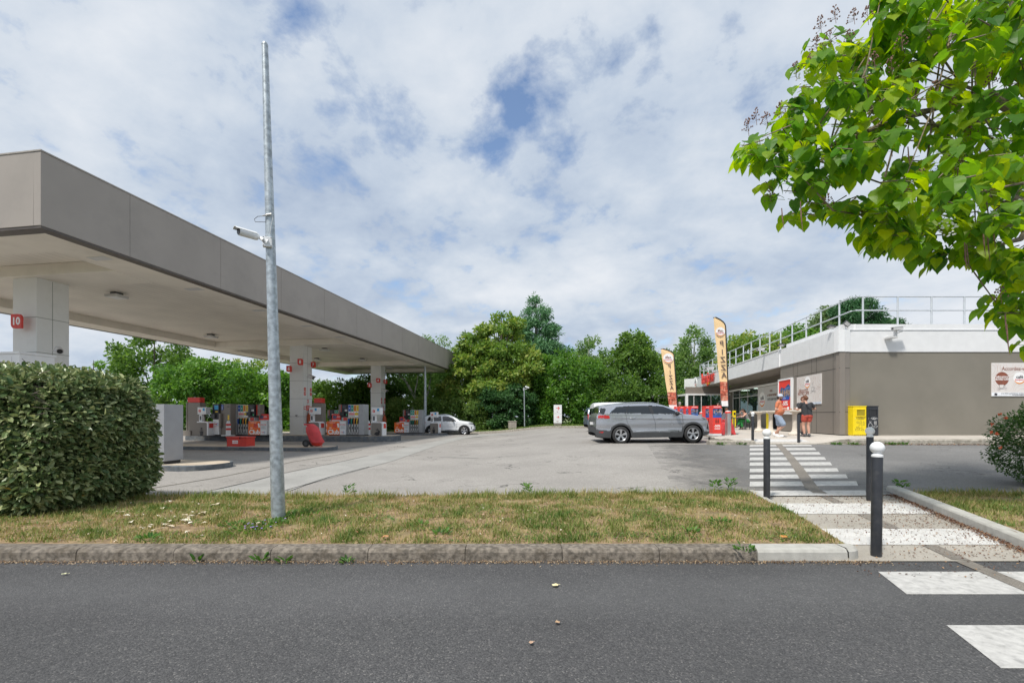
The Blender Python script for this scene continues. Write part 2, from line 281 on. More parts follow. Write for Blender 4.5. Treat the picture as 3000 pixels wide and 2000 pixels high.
# ------------------------------------------------------------------ mesh builder
class MB:
    def __init__(s): s.v = []; s.f = []; s.m = []; s.T = None
    def add(s, vs, fs, m=0):
        o = len(s.v)
        for p in vs:
            p = Vector(p)
            if s.T is not None: p = s.T @ p
            s.v.append(p)
        for f in fs: s.f.append([i + o for i in f]); s.m.append(m)
        return s
    def box(s, x0, x1, y0, y1, z0, z1, m=0):
        x0, x1 = min(x0, x1), max(x0, x1); y0, y1 = min(y0, y1), max(y0, y1); z0, z1 = min(z0, z1), max(z0, z1)
        return s.add([(x0,y0,z0),(x1,y0,z0),(x1,y1,z0),(x0,y1,z0),(x0,y0,z1),(x1,y0,z1),(x1,y1,z1),(x0,y1,z1)],
              [(0,3,2,1),(4,5,6,7),(0,1,5,4),(1,2,6,5),(2,3,7,6),(3,0,4,7)], m)
    def tube(s, pts, rs, n=8, m=0, cap=True):
        pts = [Vector(p) for p in pts]
        if isinstance(rs, (int, float)): rs = [rs] * len(pts)
        vs = []; fs = []; ref = None
        for i, p in enumerate(pts):
            d = (pts[min(i+1, len(pts)-1)] - pts[max(i-1, 0)])
            if d.length < 1e-9: d = Vector((0, 0, 1))
            d.normalize()
            if ref is None: ref = Vector((1, 0, 0)) if abs(d.x) < 0.9 else Vector((0, 1, 0))
            a = d.cross(ref).normalized(); b = d.cross(a).normalized(); ref = -b if False else ref
            for k in range(n):
                t = 2 * math.pi * k / n; vs.append(p + (a * math.cos(t) + b * math.sin(t)) * rs[i])
        for i in range(len(pts) - 1):
            for k in range(n):
                k2 = (k + 1) % n; fs.append((i*n+k, i*n+k2, (i+1)*n+k2, (i+1)*n+k))
        if cap: fs.append(tuple(range(n))); fs.append(tuple(range((len(pts)-1)*n, len(pts)*n))[::-1])
        return s.add(vs, fs, m)
    def cyl(s, p0, p1, r0, r1=None, n=16, m=0): return s.tube([p0, p1], [r0, r0 if r1 is None else r1], n, m)
    def lathe(s, prof, c=(0, 0, 0), n=20, m=0, axis='z', cap=True):
        vs = []; fs = []
        for r, h in prof:
            for k in range(n):
                t = 2 * math.pi * k / n
                x, y, z = r * math.cos(t), r * math.sin(t), h
                if axis == 'y': x, y, z = r * math.cos(t), h, r * math.sin(t)
                if axis == 'x': x, y, z = h, r * math.cos(t), r * math.sin(t)
                vs.append((x + c[0], y + c[1], z + c[2]))
        for i in range(len(prof) - 1):
            for k in range(n):
                k2 = (k + 1) % n; fs.append((i*n+k, i*n+k2, (i+1)*n+k2, (i+1)*n+k))
        if cap and prof[0][0] > 1e-6: fs.append(tuple(range(n))[::-1])
        if cap and prof[-1][0] > 1e-6: fs.append(tuple(range((len(prof)-1)*n, len(prof)*n)))
        return s.add(vs, fs, m)
    def prism(s, poly, d0, d1, plane='xz', m=0):      # outline extruded along the third axis
        def e(p, d): return (p[0], d, p[1]) if plane == 'xz' else ((p[0], p[1], d) if plane == 'xy' else (d, p[0], p[1]))
        k = len(poly); vs = [e(p, d0) for p in poly] + [e(p, d1) for p in poly]
        fs = [tuple(range(k)), tuple(range(k, 2*k))[::-1]] + [(i, i + k, (i+1) % k + k, (i+1) % k) for i in range(k)]
        return s.add(vs, fs, m)
    def ell(s, c, r, n=14, k=9, m=0):
        prof = [(math.sin(math.pi * i / k), -math.cos(math.pi * i / k)) for i in range(k + 1)]
        vs = []; fs = []
        for a, h in prof:
            for j in range(n):
                t = 2*math.pi*j/n; vs.append((c[0]+a*math.cos(t)*r[0], c[1]+a*math.sin(t)*r[1], c[2]+h*r[2]))
        for i in range(k):
            for j in range(n):
                j2 = (j+1) % n; fs.append((i*n+j, i*n+j2, (i+1)*n+j2, (i+1)*n+j))
        return s.add(vs, fs, m)
    def build(s, name, mats, parent=None, smooth=False, bevel=0, loc=None, rot=None, seg=2):
        me = bpy.data.meshes.new(name); me.from_pydata([tuple(v) for v in s.v], [], s.f)
        if not isinstance(mats, (list, tuple)): mats = [mats]
        for q in mats: me.materials.append(M[q] if isinstance(q, str) else q)
        me.polygons.foreach_set('material_index', s.m)
        bm = bmesh.new(); bm.from_mesh(me); bmesh.ops.remove_doubles(bm, verts=bm.verts, dist=1e-6)
        bmesh.ops.recalc_face_normals(bm, faces=bm.faces); bm.to_mesh(me); bm.free()
        if smooth:
            for p in me.polygons: p.use_smooth = True
            try: me.set_sharp_from_angle(angle=R(40))
            except Exception: pass
        o = bpy.data.objects.new(name, me); COL.objects.link(o)
        if parent is not None: o.parent = parent
        if loc is not None: o.location = loc
        if rot is not None: o.rotation_euler = rot
        if bevel:
            b = o.modifiers.new('bevel', 'BEVEL'); b.width = bevel; b.segments = seg; b.limit_method = 'ANGLE'; b.angle_limit = R(40)
        return o
def tag(o, label=None, cat=None, group=None, kind=None):
    if label: o['label'] = label
    if cat: o['category'] = cat
    if group: o['group'] = group
    if kind: o['kind'] = kind
    return o
def thing(name, label, cat, loc=(0, 0, 0), rz=0.0, group=None):
    o = bpy.data.objects.new(name, None); COL.objects.link(o); o.empty_display_size = 0.3
    o.location = loc; o.rotation_euler = (0, 0, rz); return tag(o, label, cat, group)
def struct(o): o['kind'] = 'structure'; return o
def dup(root, loc=None, rz=None, label=None, scale=None):
    r = root.copy(); COL.objects.link(r)
    if loc is not None: r.location = loc
    if rz is not None: r.rotation_euler = (0, 0, rz)
    if label: r['label'] = label
    if scale: r.scale = (scale,) * 3
    for ch in list(root.children):
        c = ch.copy(); COL.objects.link(c); c.parent = r
        for q in ch.children: e = q.copy(); COL.objects.link(e); e.parent = c
    return r
def text(s, size, m, parent=None, loc=(0, 0, 0), rz=0.0, ext=0.002, align='CENTER', name='lettering', sx=1.0, bold=0.0, sp=1.0, tilt=0.0, mirror=False):
    cu = bpy.data.curves.new('t', 'FONT'); cu.body = s; cu.size = size; cu.extrude = ext; cu.align_x = align; cu.align_y = 'CENTER'
    cu.offset = bold * size; cu.space_character = sp; cu.resolution_u = 3; cu.space_line = 0.9
    to = bpy.data.objects.new('t', cu); COL.objects.link(to)
    dg = bpy.context.evaluated_depsgraph_get(); dg.update()
    me = bpy.data.meshes.new_from_object(to.evaluated_get(dg)); bpy.data.objects.remove(to); bpy.data.curves.remove(cu)
    X = Matrix.Rotation(R(90), 4, 'X') @ Matrix.Rotation(tilt, 4, 'Z') @ Matrix.Diagonal((-sx if mirror else sx, 1, 1, 1)); me.transform(X)
    me.materials.clear(); me.materials.append(M[m] if isinstance(m, str) else m); me.name = name
    o = bpy.data.objects.new(name, me); COL.objects.link(o); o.location = loc; o.rotation_euler = (0, 0, rz)
    if parent is not None: o.parent = parent
    return o
def fast_mesh(name, co, faces_n, mats, tint=None, parent=None, smooth=False):
    """co: (n_faces*faces_n, 3) unshared vertices, every face with faces_n corners"""
    nv = len(co); nf = nv // faces_n
    me = bpy.data.meshes.new(name); me.vertices.add(nv); me.vertices.foreach_set('co', co.astype(np.float32).ravel())
    me.loops.add(nv); me.loops.foreach_set('vertex_index', np.arange(nv, dtype=np.int32))
    me.polygons.add(nf); me.polygons.foreach_set('loop_start', np.arange(0, nv, faces_n, dtype=np.int32))
    me.polygons.foreach_set('loop_total', np.full(nf, faces_n, dtype=np.int32))
    if tint is not None:
        a = me.attributes.new('tint', 'FLOAT', 'FACE'); a.data.foreach_set('value', tint.astype(np.float32))
    me.update(calc_edges=True)
    me.materials.append(mats)
    o = bpy.data.objects.new(name, me); COL.objects.link(o)
    if parent is not None: o.parent = parent
    return o
# ------------------------------------------------------------------ ground, road, verge, markings
AX = -R(9.0)                         # canopy, islands and shop all stand turned 9 degrees
def sheet(name, xs, ys, zf, m, mats=None, mfun=None):
    b = MB(); nx, ny = len(xs), len(ys)
    b.v = [Vector((x, y, zf(x, y))) for y in ys for x in xs]
    for j in range(ny - 1):
        for i in range(nx - 1):
            b.f.append([j*nx+i, j*nx+i+1, (j+1)*nx+i+1, (j+1)*nx+i]); b.m.append(mfun((xs[i]+xs[i+1])/2, (ys[j]+ys[j+1])/2) if mfun else 0)
    o = b.build(name, mats or m, smooth=True); return struct(o)
def lin(a, b, n): return [a + (b - a) * i / (n - 1) for i in range(n)]
sheet('ground', [-900, -300, -100] + lin(-60, 60, 41) + [100, 300, 900], [-60, -10, 0] + lin(2, 60, 40) + [120, 400, 1200], lambda x, y: g(x, y) - 0.12, 'land')
sheet('road', lin(-60, 60, 31), [-12, 0, 2, 4, 4.76], lambda x, y: 0.0, 'road')
LOTY = 7.9
sheet('parking_lot', lin(-70, -6, 22) + lin(-4.5, 45, 67), lin(LOTY, 23, 32) + lin(24, 41, 18), lambda x, y: g(x, y), 'lot')
# darker, newer asphalt of the drive past the crossing
def strip_on_ground(name, pts, m, dz=0.004, n=12):     # closed polygon strip between two poly-lines given as pairs
    b = MB(); vs = []
    for a, c in pts:
        for i in range(n + 1):
            t = i / n; p = Vector(a) * (1 - t) + Vector(c) * t
            vs.append((p.x, p.y, g(p.x, p.y) + dz))
    fs = []
    for j in range(len(pts) - 1):
        for i in range(n): q = j*(n+1)+i; fs.append((q, q+1, q+n+2, q+n+1))
    b.add(vs, fs); return struct(b.build(name, m))
def V2(v): return (v[0], v[1], 0)
dr = []
for k in range(41):
    y = LOTY + 0.02 + (17.55 - LOTY) * k / 40
    dr.append(((1.0 + 0.24 * y, y, 0), (44, y, 0)))
strip_on_ground('drive', dr, 'lot_r', 0.004, 40)
# forecourt paving under the canopy (rows of dull pinkish pavers)
def can(x, y, z=0.0):                # canopy frame -> world
    c, s = math.cos(AX), math.sin(AX)
    return Vector((-11.34 + c * x - s * y, 10.95 + s * x + c * y, z))
fc = [(V2(can(-15, t)), V2(can(1.6, t))) for t in lin(8.6, 28, 14)]
strip_on_ground('forecourt', fc, 'forecourt', 0.004)
# pale concrete strips crossing the lot
def px_strip(name, pairs, m, dz):
    return strip_on_ground(name, [(V2(gr(*a)), V2(gr(*c))) for a, c in pairs], m, dz, 4)
px_strip('concrete_band', [((585, 1446), (800, 1446)), ((800, 1394), (880, 1425)), ((960, 1361), (1010, 1388)), ((1080, 1335), (1150, 1350)), ((1250, 1298), (1290, 1302)), ((1340, 1280), (1365, 1283)), ((1400, 1274), (1440, 1275.5)), ((1480, 1270), (1530, 1271))], 'slab', 0.008)
px_strip('repair_patch', [((830, 1436), (850, 1438)), ((840, 1405), (905, 1417)), ((900, 1382), (970, 1396)), ((960, 1368), (1082, 1367))], 'slab', 0.012)
# thin dark expansion joints
def ribbon(name, pts, wd, m, dz):
    P = [Vector(p) for p in pts]; b = MB(); vs = []
    for i, p in enumerate(P):
        d = (P[min(i+1, len(P)-1)] - P[max(i-1, 0)]); d.z = 0; d.normalize(); nrm = Vector((-d.y, d.x, 0))
        for s in (-1, 1):
            q = p + nrm * s * wd / 2; vs.append((q.x, q.y, (g(q.x, q.y) if callable(dz) is False else 0) + (dz if not callable(dz) else dz(q.x, q.y))))
    b.add(vs, [(2*i, 2*i+1, 2*i+3, 2*i+2) for i in range(len(P)-1)])
    return struct(b.build(name, m))
def dense(a, b, n=10): return [Vector(a).lerp(Vector(b), i / n) for i in range(n + 1)]
M['seam'] = mat('tar_joint', (0.05, 0.048, 0.045), 0.8)
j = [gr(565, 1449), gr(640, 1433), gr(740, 1410), gr(800, 1394), gr(880, 1376), gr(960, 1361), gr(1080, 1335)]
ribbon('expansion_joint', [V2(q) for q in j], 0.035, 'seam', 0.016)
j = [gr(840, 1436), gr(905, 1417.5), gr(970, 1396.5), gr(1082, 1367.5)]
ribbon('expansion_joint', [V2(q) for q in j], 0.03, 'seam', 0.016)
j = [gr(380, 1440), gr(520, 1418), gr(640, 1398), gr(740, 1378), gr(860, 1352), gr(1000, 1330), gr(1060, 1318)]
M['damp'] = mat('damp_stain', (0.15, 0.135, 0.11), 0.9, var=0.2)
ribbon('drain_joint', [V2(q) for q in j], 0.06, 'damp', 0.006)

# markings
def mark(name, quad, m='paint', dz=0.008, n=10):
    a, b_, c, d = [Vector(q) for q in quad]
    return strip_on_ground(name, [(a, b_), (a.lerp(d, 0.5), b_.lerp(c, 0.5)), (d, c)], m, dz, n)
zeb = [(1303.5, 1308, 2380), (1313, 1320, 2391.6), (1325.5, 1333, 2405), (1340, 1348.5, 2420.7), (1355, 1364.5, 2438), (1373, 1383.5, 2458), (1391, 1402.5, 2484), (1411, 1425, 2514.5), (1438, 1453, 2541)]
for k, (y0, y1, xr) in enumerate(zeb):
    a = gr(2197, y0); b_ = gr(xr - 6, y0 - 1.5); c = gr(xr, y1 - 1.5); d = gr(2196, y1)
    mark('crossing_stripe', [V2(a), V2(b_), V2(c), V2(d)])
def front_mark(y0, y1, x0a, x0b, x1a, x1b):
    b = MB(); b.add([(x0a, y0, 0.004), (x1a, y0, 0.004), (x1b, y1, 0.004), (x0b, y1, 0.004)], [(0, 1, 2, 3)]); struct(b.build('crossing_stripe', 'paint'))
for y1, y0 in ((4.40, 3.84), (3.27, 2.71), (2.14, 1.58)):
    front_mark(y0, y1, 3.54 - 0.37*(4.4-y0), 3.54 - 0.37*(4.4-y1), 6.6 - 0.37*(4.4-y0), 6.6 - 0.37*(4.4-y1))
# parking bay lines and forecourt lines
def line_px(a, b_, wd=0.10, m='paint', dz=0.010):
    ribbon('painted_line', [V2(q) for q in dense(V2(gr(*a)), V2(gr(*b_)), 8)], wd, m, dz)
line_px((1897, 1299), (2066, 1296), 0.1); line_px((1742, 1299.5), (1756, 1300), 0.12); line_px((1742, 1290), (1775, 1290.3), 0.1)
line_px((1738, 1281), (1750, 1281.3), 0.12); line_px((1735, 1275), (1760, 1275.2), 0.12); line_px((1850, 1288), (2050, 1286), 0.09)
line_px((1290, 1337.5), (1398, 1341), 0.12, 'slab')
for a, b_ in (((690, 1296), (1020, 1296)), ((1020, 1296), (1170, 1296.5)), ((1162, 1296.4), (1206, 1287.5)), ((832, 1298), (895, 1290.5)), ((1060, 1288), (1206, 1287.6)), ((610, 1299.5), (690, 1299.5)), ((940, 1297.5), (975, 1291))):
    line_px(a, b_, 0.11)
# small dark repair on the right drive
# ------------------------------------------------------------------ verge, path, kerbs
def sx_l(y): return 3.72 + (y - 4.9) * 0.185          # kerb line left of the path
def sx_r(y): return 5.62 + (y - 4.9) * 0.345          # kerb line right of the path
VY0, VY1 = 4.93, 8.0
def vz(x, y):
    t = (y - VY0) / (VY1 - VY0)
    return 0.112 + 0.035 * math.sin(math.pi * min(1, max(0, t))) + 0.5 * g(x, y) * 0.6 + 0.02 * noise.noise((x * 0.8, y * 0.9, 0))
def verge(name, xfun0, xfun1, n):
    ys = lin(VY0, VY1, 16); b = MB(); vs = []
    for y in ys:
        for i in range(n + 1):
            x = xfun0(y) + (xfun1(y) - xfun0(y)) * i / n; vs.append((x, y, vz(x, y)))
    # skirt at the back
    for i in range(n + 1):
        x = xfun0(VY1) + (xfun1(VY1) - xfun0(VY1)) * i / n; vs.append((x, VY1 + 0.12, g(x, VY1) - 0.02))
    fs = [(j*(n+1)+i, j*(n+1)+i+1, (j+1)*(n+1)+i+1, (j+1)*(n+1)+i) for j in range(16) for i in range(n)]
    b.add(vs, fs); return struct(b.build(name, 'soil', smooth=True))
verge('grass_verge', lambda y: -40, lambda y: sx_l(y) - 0.10, 90)
verge('grass_verge', lambda y: sx_r(y) + 0.12, lambda y: 40, 70)
KP = [(0, 0), (0.012, 0.085), (0.03, 0.112), (0.055, 0.122), (0.20, 0.126), (0.20, 0.0)]     # kerb section, front to back
def kerb_run(name, pts, m, zf=lambda x, y: 0.0, prof=KP, L=1.0, gap=0.007, hs=1.0, jit=0.0025, side=1):
    """stones laid along a poly-line; their faces turn to the right of the direction of travel"""
    P = [Vector((p[0], p[1], 0)) for p in pts]; b = MB(); rr = random.Random(len(pts) * 7 + int(P[0].x * 10))
    for a, c in zip(P[:-1], P[1:]):
        d = c - a; ln = d.length; d.normalize(); nrm = Vector((-d.y, d.x, 0)) * side
        k = max(1, round(ln / L)); st = ln / k
        for i in range(k):
            q0 = a + d * (i * st + gap / 2); q1 = a + d * ((i + 1) * st - gap / 2); dz = rr.uniform(-jit, jit); dy = rr.uniform(-jit, jit)
            vs = []
            for q in (q0, q1):
                for (u, h) in prof:
                    w_ = q + nrm * (u + dy); vs.append((w_.x, w_.y, zf(w_.x, w_.y) + (h * hs + dz if h > 0 else -0.06)))
            n = len(prof)
            fs = [(j, j+1, n+j+1, n+j) for j in range(n - 1)] + [tuple(range(n)), tuple(range(n, 2*n))[::-1]]
            b.add(vs, fs)
    return struct(b.build(name, m))
kerb_run('kerb', [(-40, 4.73), (2.55, 4.73)], 'kerb_old', L=1.02)
kerb_run('kerb', [(2.56, 4.73), (3.50, 4.73)], 'kerb_new', L=0.94, jit=0)
# rounded corner stone and kerb up the left side of the path
def corner(cx0, cy0, r, a0, a1, m, h=0.124):
    b = MB(); n = 8; vs = [(cx0, cy0, -0.05), (cx0, cy0, h)]
    for i in range(n + 1):
        t = a0 + (a1 - a0) * i / n
        for rr_, hh in ((r, -0.05), (r - 0.012, h * 0.75), (r - 0.045, h)): vs.append((cx0 + rr_ * math.cos(t), cy0 + rr_ * math.sin(t), hh))
    fs = []
    for i in range(n):
        q = 2 + 3 * i; fs += [(q, q+3, q+4, q+1), (q+1, q+4, q+5, q+2), (1, q+2, q+5)]
    b.add(vs, fs); return struct(b.build('kerb', m, smooth=False))
corner(3.51, 4.93, 0.20, -math.pi/2, 0.0, 'kerb_new')
PK = [(0, 0), (0.01, 0.055), (0.02, 0.066), (0.10, 0.066), (0.10, 0)]
def pz(x, y):                                           # path surface
    t = min(1, max(0, (y - 4.75) / 3.2)); return 0.01 + t * 0.125
kerb_run('kerb', [(sx_l(4.95) , 4.95), (sx_l(8.1), 8.1)], 'kerb_new', zf=lambda x, y: pz(x, y) - 0.0, prof=PK, side=1, jit=0)
kerb_run('kerb', [(sx_r(4.98), 4.98), (sx_r(8.25), 8.25)], 'kerb_new', zf=lambda x, y: pz(x, y), prof=[(0, 0), (0.015, 0.10), (0.03, 0.12), (0.17, 0.124), (0.17, 0)], side=-1, jit=0)
kerb_run('kerb', [(6.0, 4.73), (40, 4.73)], 'kerb_old', L=1.02)
# path slab
b = MB(); vs = []; ys = lin(4.70, 8.14, 14); n = 12
for y in ys:
    for i in range(n + 1):
        e = 0.35 if y < 5.1 else 0; x = sx_l(y) - e + (sx_r(y) + 2 * e - sx_l(y)) * i / n; vs.append((x, y, pz(x, y)))
b.add(vs, [(j*(n+1)+i, j*(n+1)+i+1, (j+1)*(n+1)+i+1, (j+1)*(n+1)+i) for j in range(13) for i in range(n)])
struct(b.build('path', 'path'))
# slab joints and tactile strips (rows of studs)
def pathstrip(name, y0, y1, m, dz, x0=None, x1=None):
    b = MB(); xl = lambda y: x0 if x0 is not None else sx_l(y) + 0.01
    b.add([(xl(y0), y0, pz(0, y0) + dz), (sx_r(y0) - 0.02, y0, pz(0, y0) + dz), (sx_r(y1) - 0.02, y1, pz(0, y1) + dz), (xl(y1), y1, pz(0, y1) + dz)], [(0, 1, 2, 3)])
    return b
for y0, y1 in ((5.22, 5.86), (6.62, 7.28)):
    b = pathstrip('tactile_strip', y0, y1, 'tactile', 0.006)
    y = y0 + 0.04; k = 0
    while y < y1 - 0.02:
        x = sx_l(y) + 0.05 + (0.03 if k % 2 else 0)
        while x < sx_r(y) - 0.06:
            z = pz(0, y) + 0.006; r0, r1 = 0.016, 0.010
            vs = [(x + r0*math.cos(a), y + r0*math.sin(a), z + 0.0005) for a in [i*math.pi/3 for i in range(6)]] + [(x + r1*math.cos(a), y + r1*math.sin(a), z + 0.008) for a in [i*math.pi/3 for i in range(6)]]
            b.add(vs, [(i, (i+1) % 6, (i+1) % 6 + 6, i+6) for i in range(6)] + [tuple(range(6, 12))])
            x += 0.062
        y += 0.054; k += 1
    struct(b.build('tactile_strip', 'tactile'))
# resin guide ribbon across both crossings
gp = [(10.25, 17.5), (8.75, 14.5), (7.3, 11.7), (5.55, 8.4), (5.42, 8.0)]
pp = []
for a, c in zip(gp[:-1], gp[1:]): pp += dense((a[0], a[1], 0), (c[0], c[1], 0), 6)
ribbon('guide_strip', pp, 0.22, 'ribbon', 0.012)
for y0, y1 in ((7.98, 7.30), (6.60, 5.88), (5.20, 4.72)):
    xa = 5.42 - (8.0 - y0) * 0.23; xb = 5.42 - (8.0 - y1) * 0.23
    ribbon('guide_strip', dense((xa, y0, 0), (xb, y1, 0), 4), 0.17, 'ribbon', lambda x, y: pz(x, y) + 0.006)
b = MB(); b.add([(4.58, 4.70, 0.008), (4.75, 4.70, 0.008), (4.0, 1.5, 0.008), (3.83, 1.5, 0.008)], [(0, 1, 2, 3)]); struct(b.build('guide_strip', 'ribbon'))

# ------------------------------------------------------------------ terrace in front of the shop
TZ = 0.68
def tz(x, y):
    base = TZ
    if 8.2 < x < 12.9:                                   # dropped kerb at the crossing
        t = sst((y - 17.4) / 1.7); k = min(1, (x - 8.2) / 0.9, (12.9 - x) / 0.9); low = 0.465 + (TZ - 0.465) * t
        return base * (1 - k) + low * k
    if y < 17.9: return 0.64
    return base
xs = lin(7.0, 14, 36) + lin(14.6, 44, 20)
def edge_l(y):                                            # left edge of the terrace, back along the parked cars
    return 8.0 if y < 18.6 else 8.0 + min(1.0, (y - 18.6) / 1.0) * 1.1 + (y - 18.6) * 0.155
b = MB(); vs = []; ys = lin(17.55, 20, 16) + lin(20.6, 60, 24); n = 60
for y in ys:
    for i in range(n + 1):
        u = i / n; x = edge_l(y) + (44 - edge_l(y)) * (u ** 1.7); vs.append((x, y, tz(x, y)))
b.add(vs, [(j*(n+1)+i, j*(n+1)+i+1, (j+1)*(n+1)+i+1, (j+1)*(n+1)+i) for j in range(len(ys)-1) for i in range(n)])
# front and left faces
o = len(b.v)
for i in range(n + 1):
    p = b.v[i]; b.v.append(Vector((p.x, 17.53, g(p.x, 17.5) - 0.03)))
for i in range(n): b.f.append([i, i+1, o+i+1, o+i]); b.m.append(1)
o = len(b.v)
for j_ in range(len(ys)):
    p = b.v[j_*(n+1)]; b.v.append(Vector((p.x - 0.01, p.y, g(p.x, p.y) - 0.03)))
for j_ in range(len(ys)-1): b.f.append([j_*(n+1), (j_+1)*(n+1), o+j_+1, o+j_]); b.m.append(1)
struct(b.build('terrace', ['terrace', 'kerb_mid'], smooth=True))
KT = [(0, 0), (0.012, 0.15), (0.04, 0.175), (0.16, 0.18), (0.16, 0)]
kerb_run('kerb', [(12.95, 17.42), (42, 17.42)], 'kerb_mid', zf=g, prof=[(0, 0), (0.012, 0.16), (0.04, 0.2), (0.16, 0.215), (0.16, 0)], L=1.0)
kerb_run('kerb', [(7.55, 17.36), (9.3, 17.36)], 'kerb_mid', zf=g, prof=[(0, 0), (0.012, 0.12), (0.04, 0.15), (0.30, 0.16), (0.30, 0)], L=0.9)
ribbon('tactile_strip', [(9.3, 18.1, 0), (11.7, 18.1, 0)], 0.5, 'tactile', lambda x, y: tz(x, y) - g(x, y) + g(x, y) + 0.006)
# far kerb and turf strip beyond the lot
def fz(x, y): return g(x, y) + 0.13 + 0.10 * sst((y - 41) / 6)
sheet('far_grass', lin(-70, 45, 60), [40.4, 41, 42, 44, 47, 52, 70], fz, 'farturf')
kerb_run('kerb', [(-70, 40.2), (45, 40.2)], 'kerb_mid', zf=g, prof=KT, L=1.5)
# ------------------------------------------------------------------ pump islands
def island(name, x0, x1, y0, y1, h, nose=True):
    ro, n = (y1 - y0) / 2, 10; out = []
    cy_ = (y0 + y1) / 2
    if nose:
        for i in range(n + 1):
            t = -math.pi/2 + math.pi * i / n; out.append((x1 - ro * 0.8 + ro * 0.8 * math.cos(t), cy_ + ro * math.sin(t)))
    else: out = [(x1, y0), (x1, y1)]
    out += [(x0, y1), (x0, y0)]
    b = MB()
    inn = []
    c = Vector((sum(p[0] for p in out)/len(out), cy_))
    for p in out: v = Vector(p); d = (c - v); s = 0.14; inn.append((v.x + (s if v.x < c.x else -s) * (1 if abs(v.x - c.x) > 0.5*(x1-x0)*0.9 else 0), v.y + (0.14 if v.y < cy_ else -0.14) * min(1, abs(v.y - cy_) / (ro * 0.8))))
    k = len(out)
    vs = [(*p, -0.05) for p in out] + [(*p, h * 0.88) for p in out] + [(out[i][0]*0.8+inn[i][0]*0.2, out[i][1]*0.8+inn[i][1]*0.2, h) for i in range(k)] + [(*p, h + 0.002) for p in inn]
    fs = []
    for r_ in range(3):
        for i in range(k): i2 = (i+1) % k; fs.append((r_*k+i, r_*k+i2, (r_+1)*k+i2, (r_+1)*k+i))
    b.add(vs, fs, 0); b.add([(*p, h + 0.002) for p in inn], [tuple(range(k))], 1)
    o = b.build(name, ['kerb_grey', 'isl_top']); return o
def put_island(px_r, Y0, depth, h, xl, nose=True, xnose=None):
    o = island('traffic_island', xl, 0, 0, depth, h, nose)
    o.location = ((px_r - 1500) / F * (Y0 + depth/2), Y0 - 0.0, g(-20, Y0)); o.rotation_euler = (0, 0, AX); return struct(o)
put_island(643, 12.35, 1.7, 0.15, -16)
put_island(970, 19.5, 1.9, 0.15, -15)
put_island(1158, 26.6, 2.9, 0.34, -13.6)
put_island(1305, 36.2, 3.2, 0.15, -15)
# ------------------------------------------------------------------ fuel canopy
CW, CL, Z0, FH = 12.5, 36.7, 6.0, 1.89
cp = thing('forecourt_canopy', 'long flat taupe canopy roof with cream underside over the fuel pumps', 'canopy', (-11.34, 10.95, 0), AX)
b = MB(); T = 0.22
b.box(-T, 0, 0, CL, Z0 + 0.10, Z0 + FH); b.box(-CW, -CW + T, 0, CL, Z0 + 0.10, Z0 + FH)
b.box(-CW + T, -T, 0, T, Z0 + 0.10, Z0 + FH); b.box(-CW + T, -T, CL - T, CL, Z0 + 0.10, Z0 + FH)
b.build('fascia', 'fascia', cp, bevel=0.01)
t = 2.18; jo = mat('fascia_joint', (0.265, 0.24, 0.218), 0.6)
while t < CL - 0.5:
    b = MB(); b.box(0.0005, 0.004, t - 0.007, t + 0.007, Z0 + 0.11, Z0 + FH - 0.01); b.build('panel_joint', jo, cp); t += 3.31
for x in (-3.3, -6.6, -9.9): b = MB(); b.box(x - 0.007, x + 0.007, -0.004, -0.0005, Z0 + 0.11, Z0 + FH - 0.01); b.build('panel_joint', jo, cp)
b = MB(); b.box(-CW - 0.015, 0.015, -0.015, CL + 0.015, Z0 + FH, Z0 + FH + 0.035); b.build('coping', mat('coping_metal', (0.36, 0.33, 0.30), 0.4), cp)
b = MB()
b.box(-0.30, -0.01, 0.01, CL - 0.01, Z0 + 0.045, Z0 + 0.098); b.box(-CW + 0.01, -CW + 0.30, 0.01, CL - 0.01, Z0 + 0.045, Z0 + 0.098)
b.box(-CW + 0.30, -0.30, 0.01, 0.30, Z0 + 0.045, Z0 + 0.098); b.box(-CW + 0.30, -0.30, CL - 0.30, CL - 0.01, Z0 + 0.045, Z0 + 0.098)
b.build('drip_edge', 'dark_trim', cp)
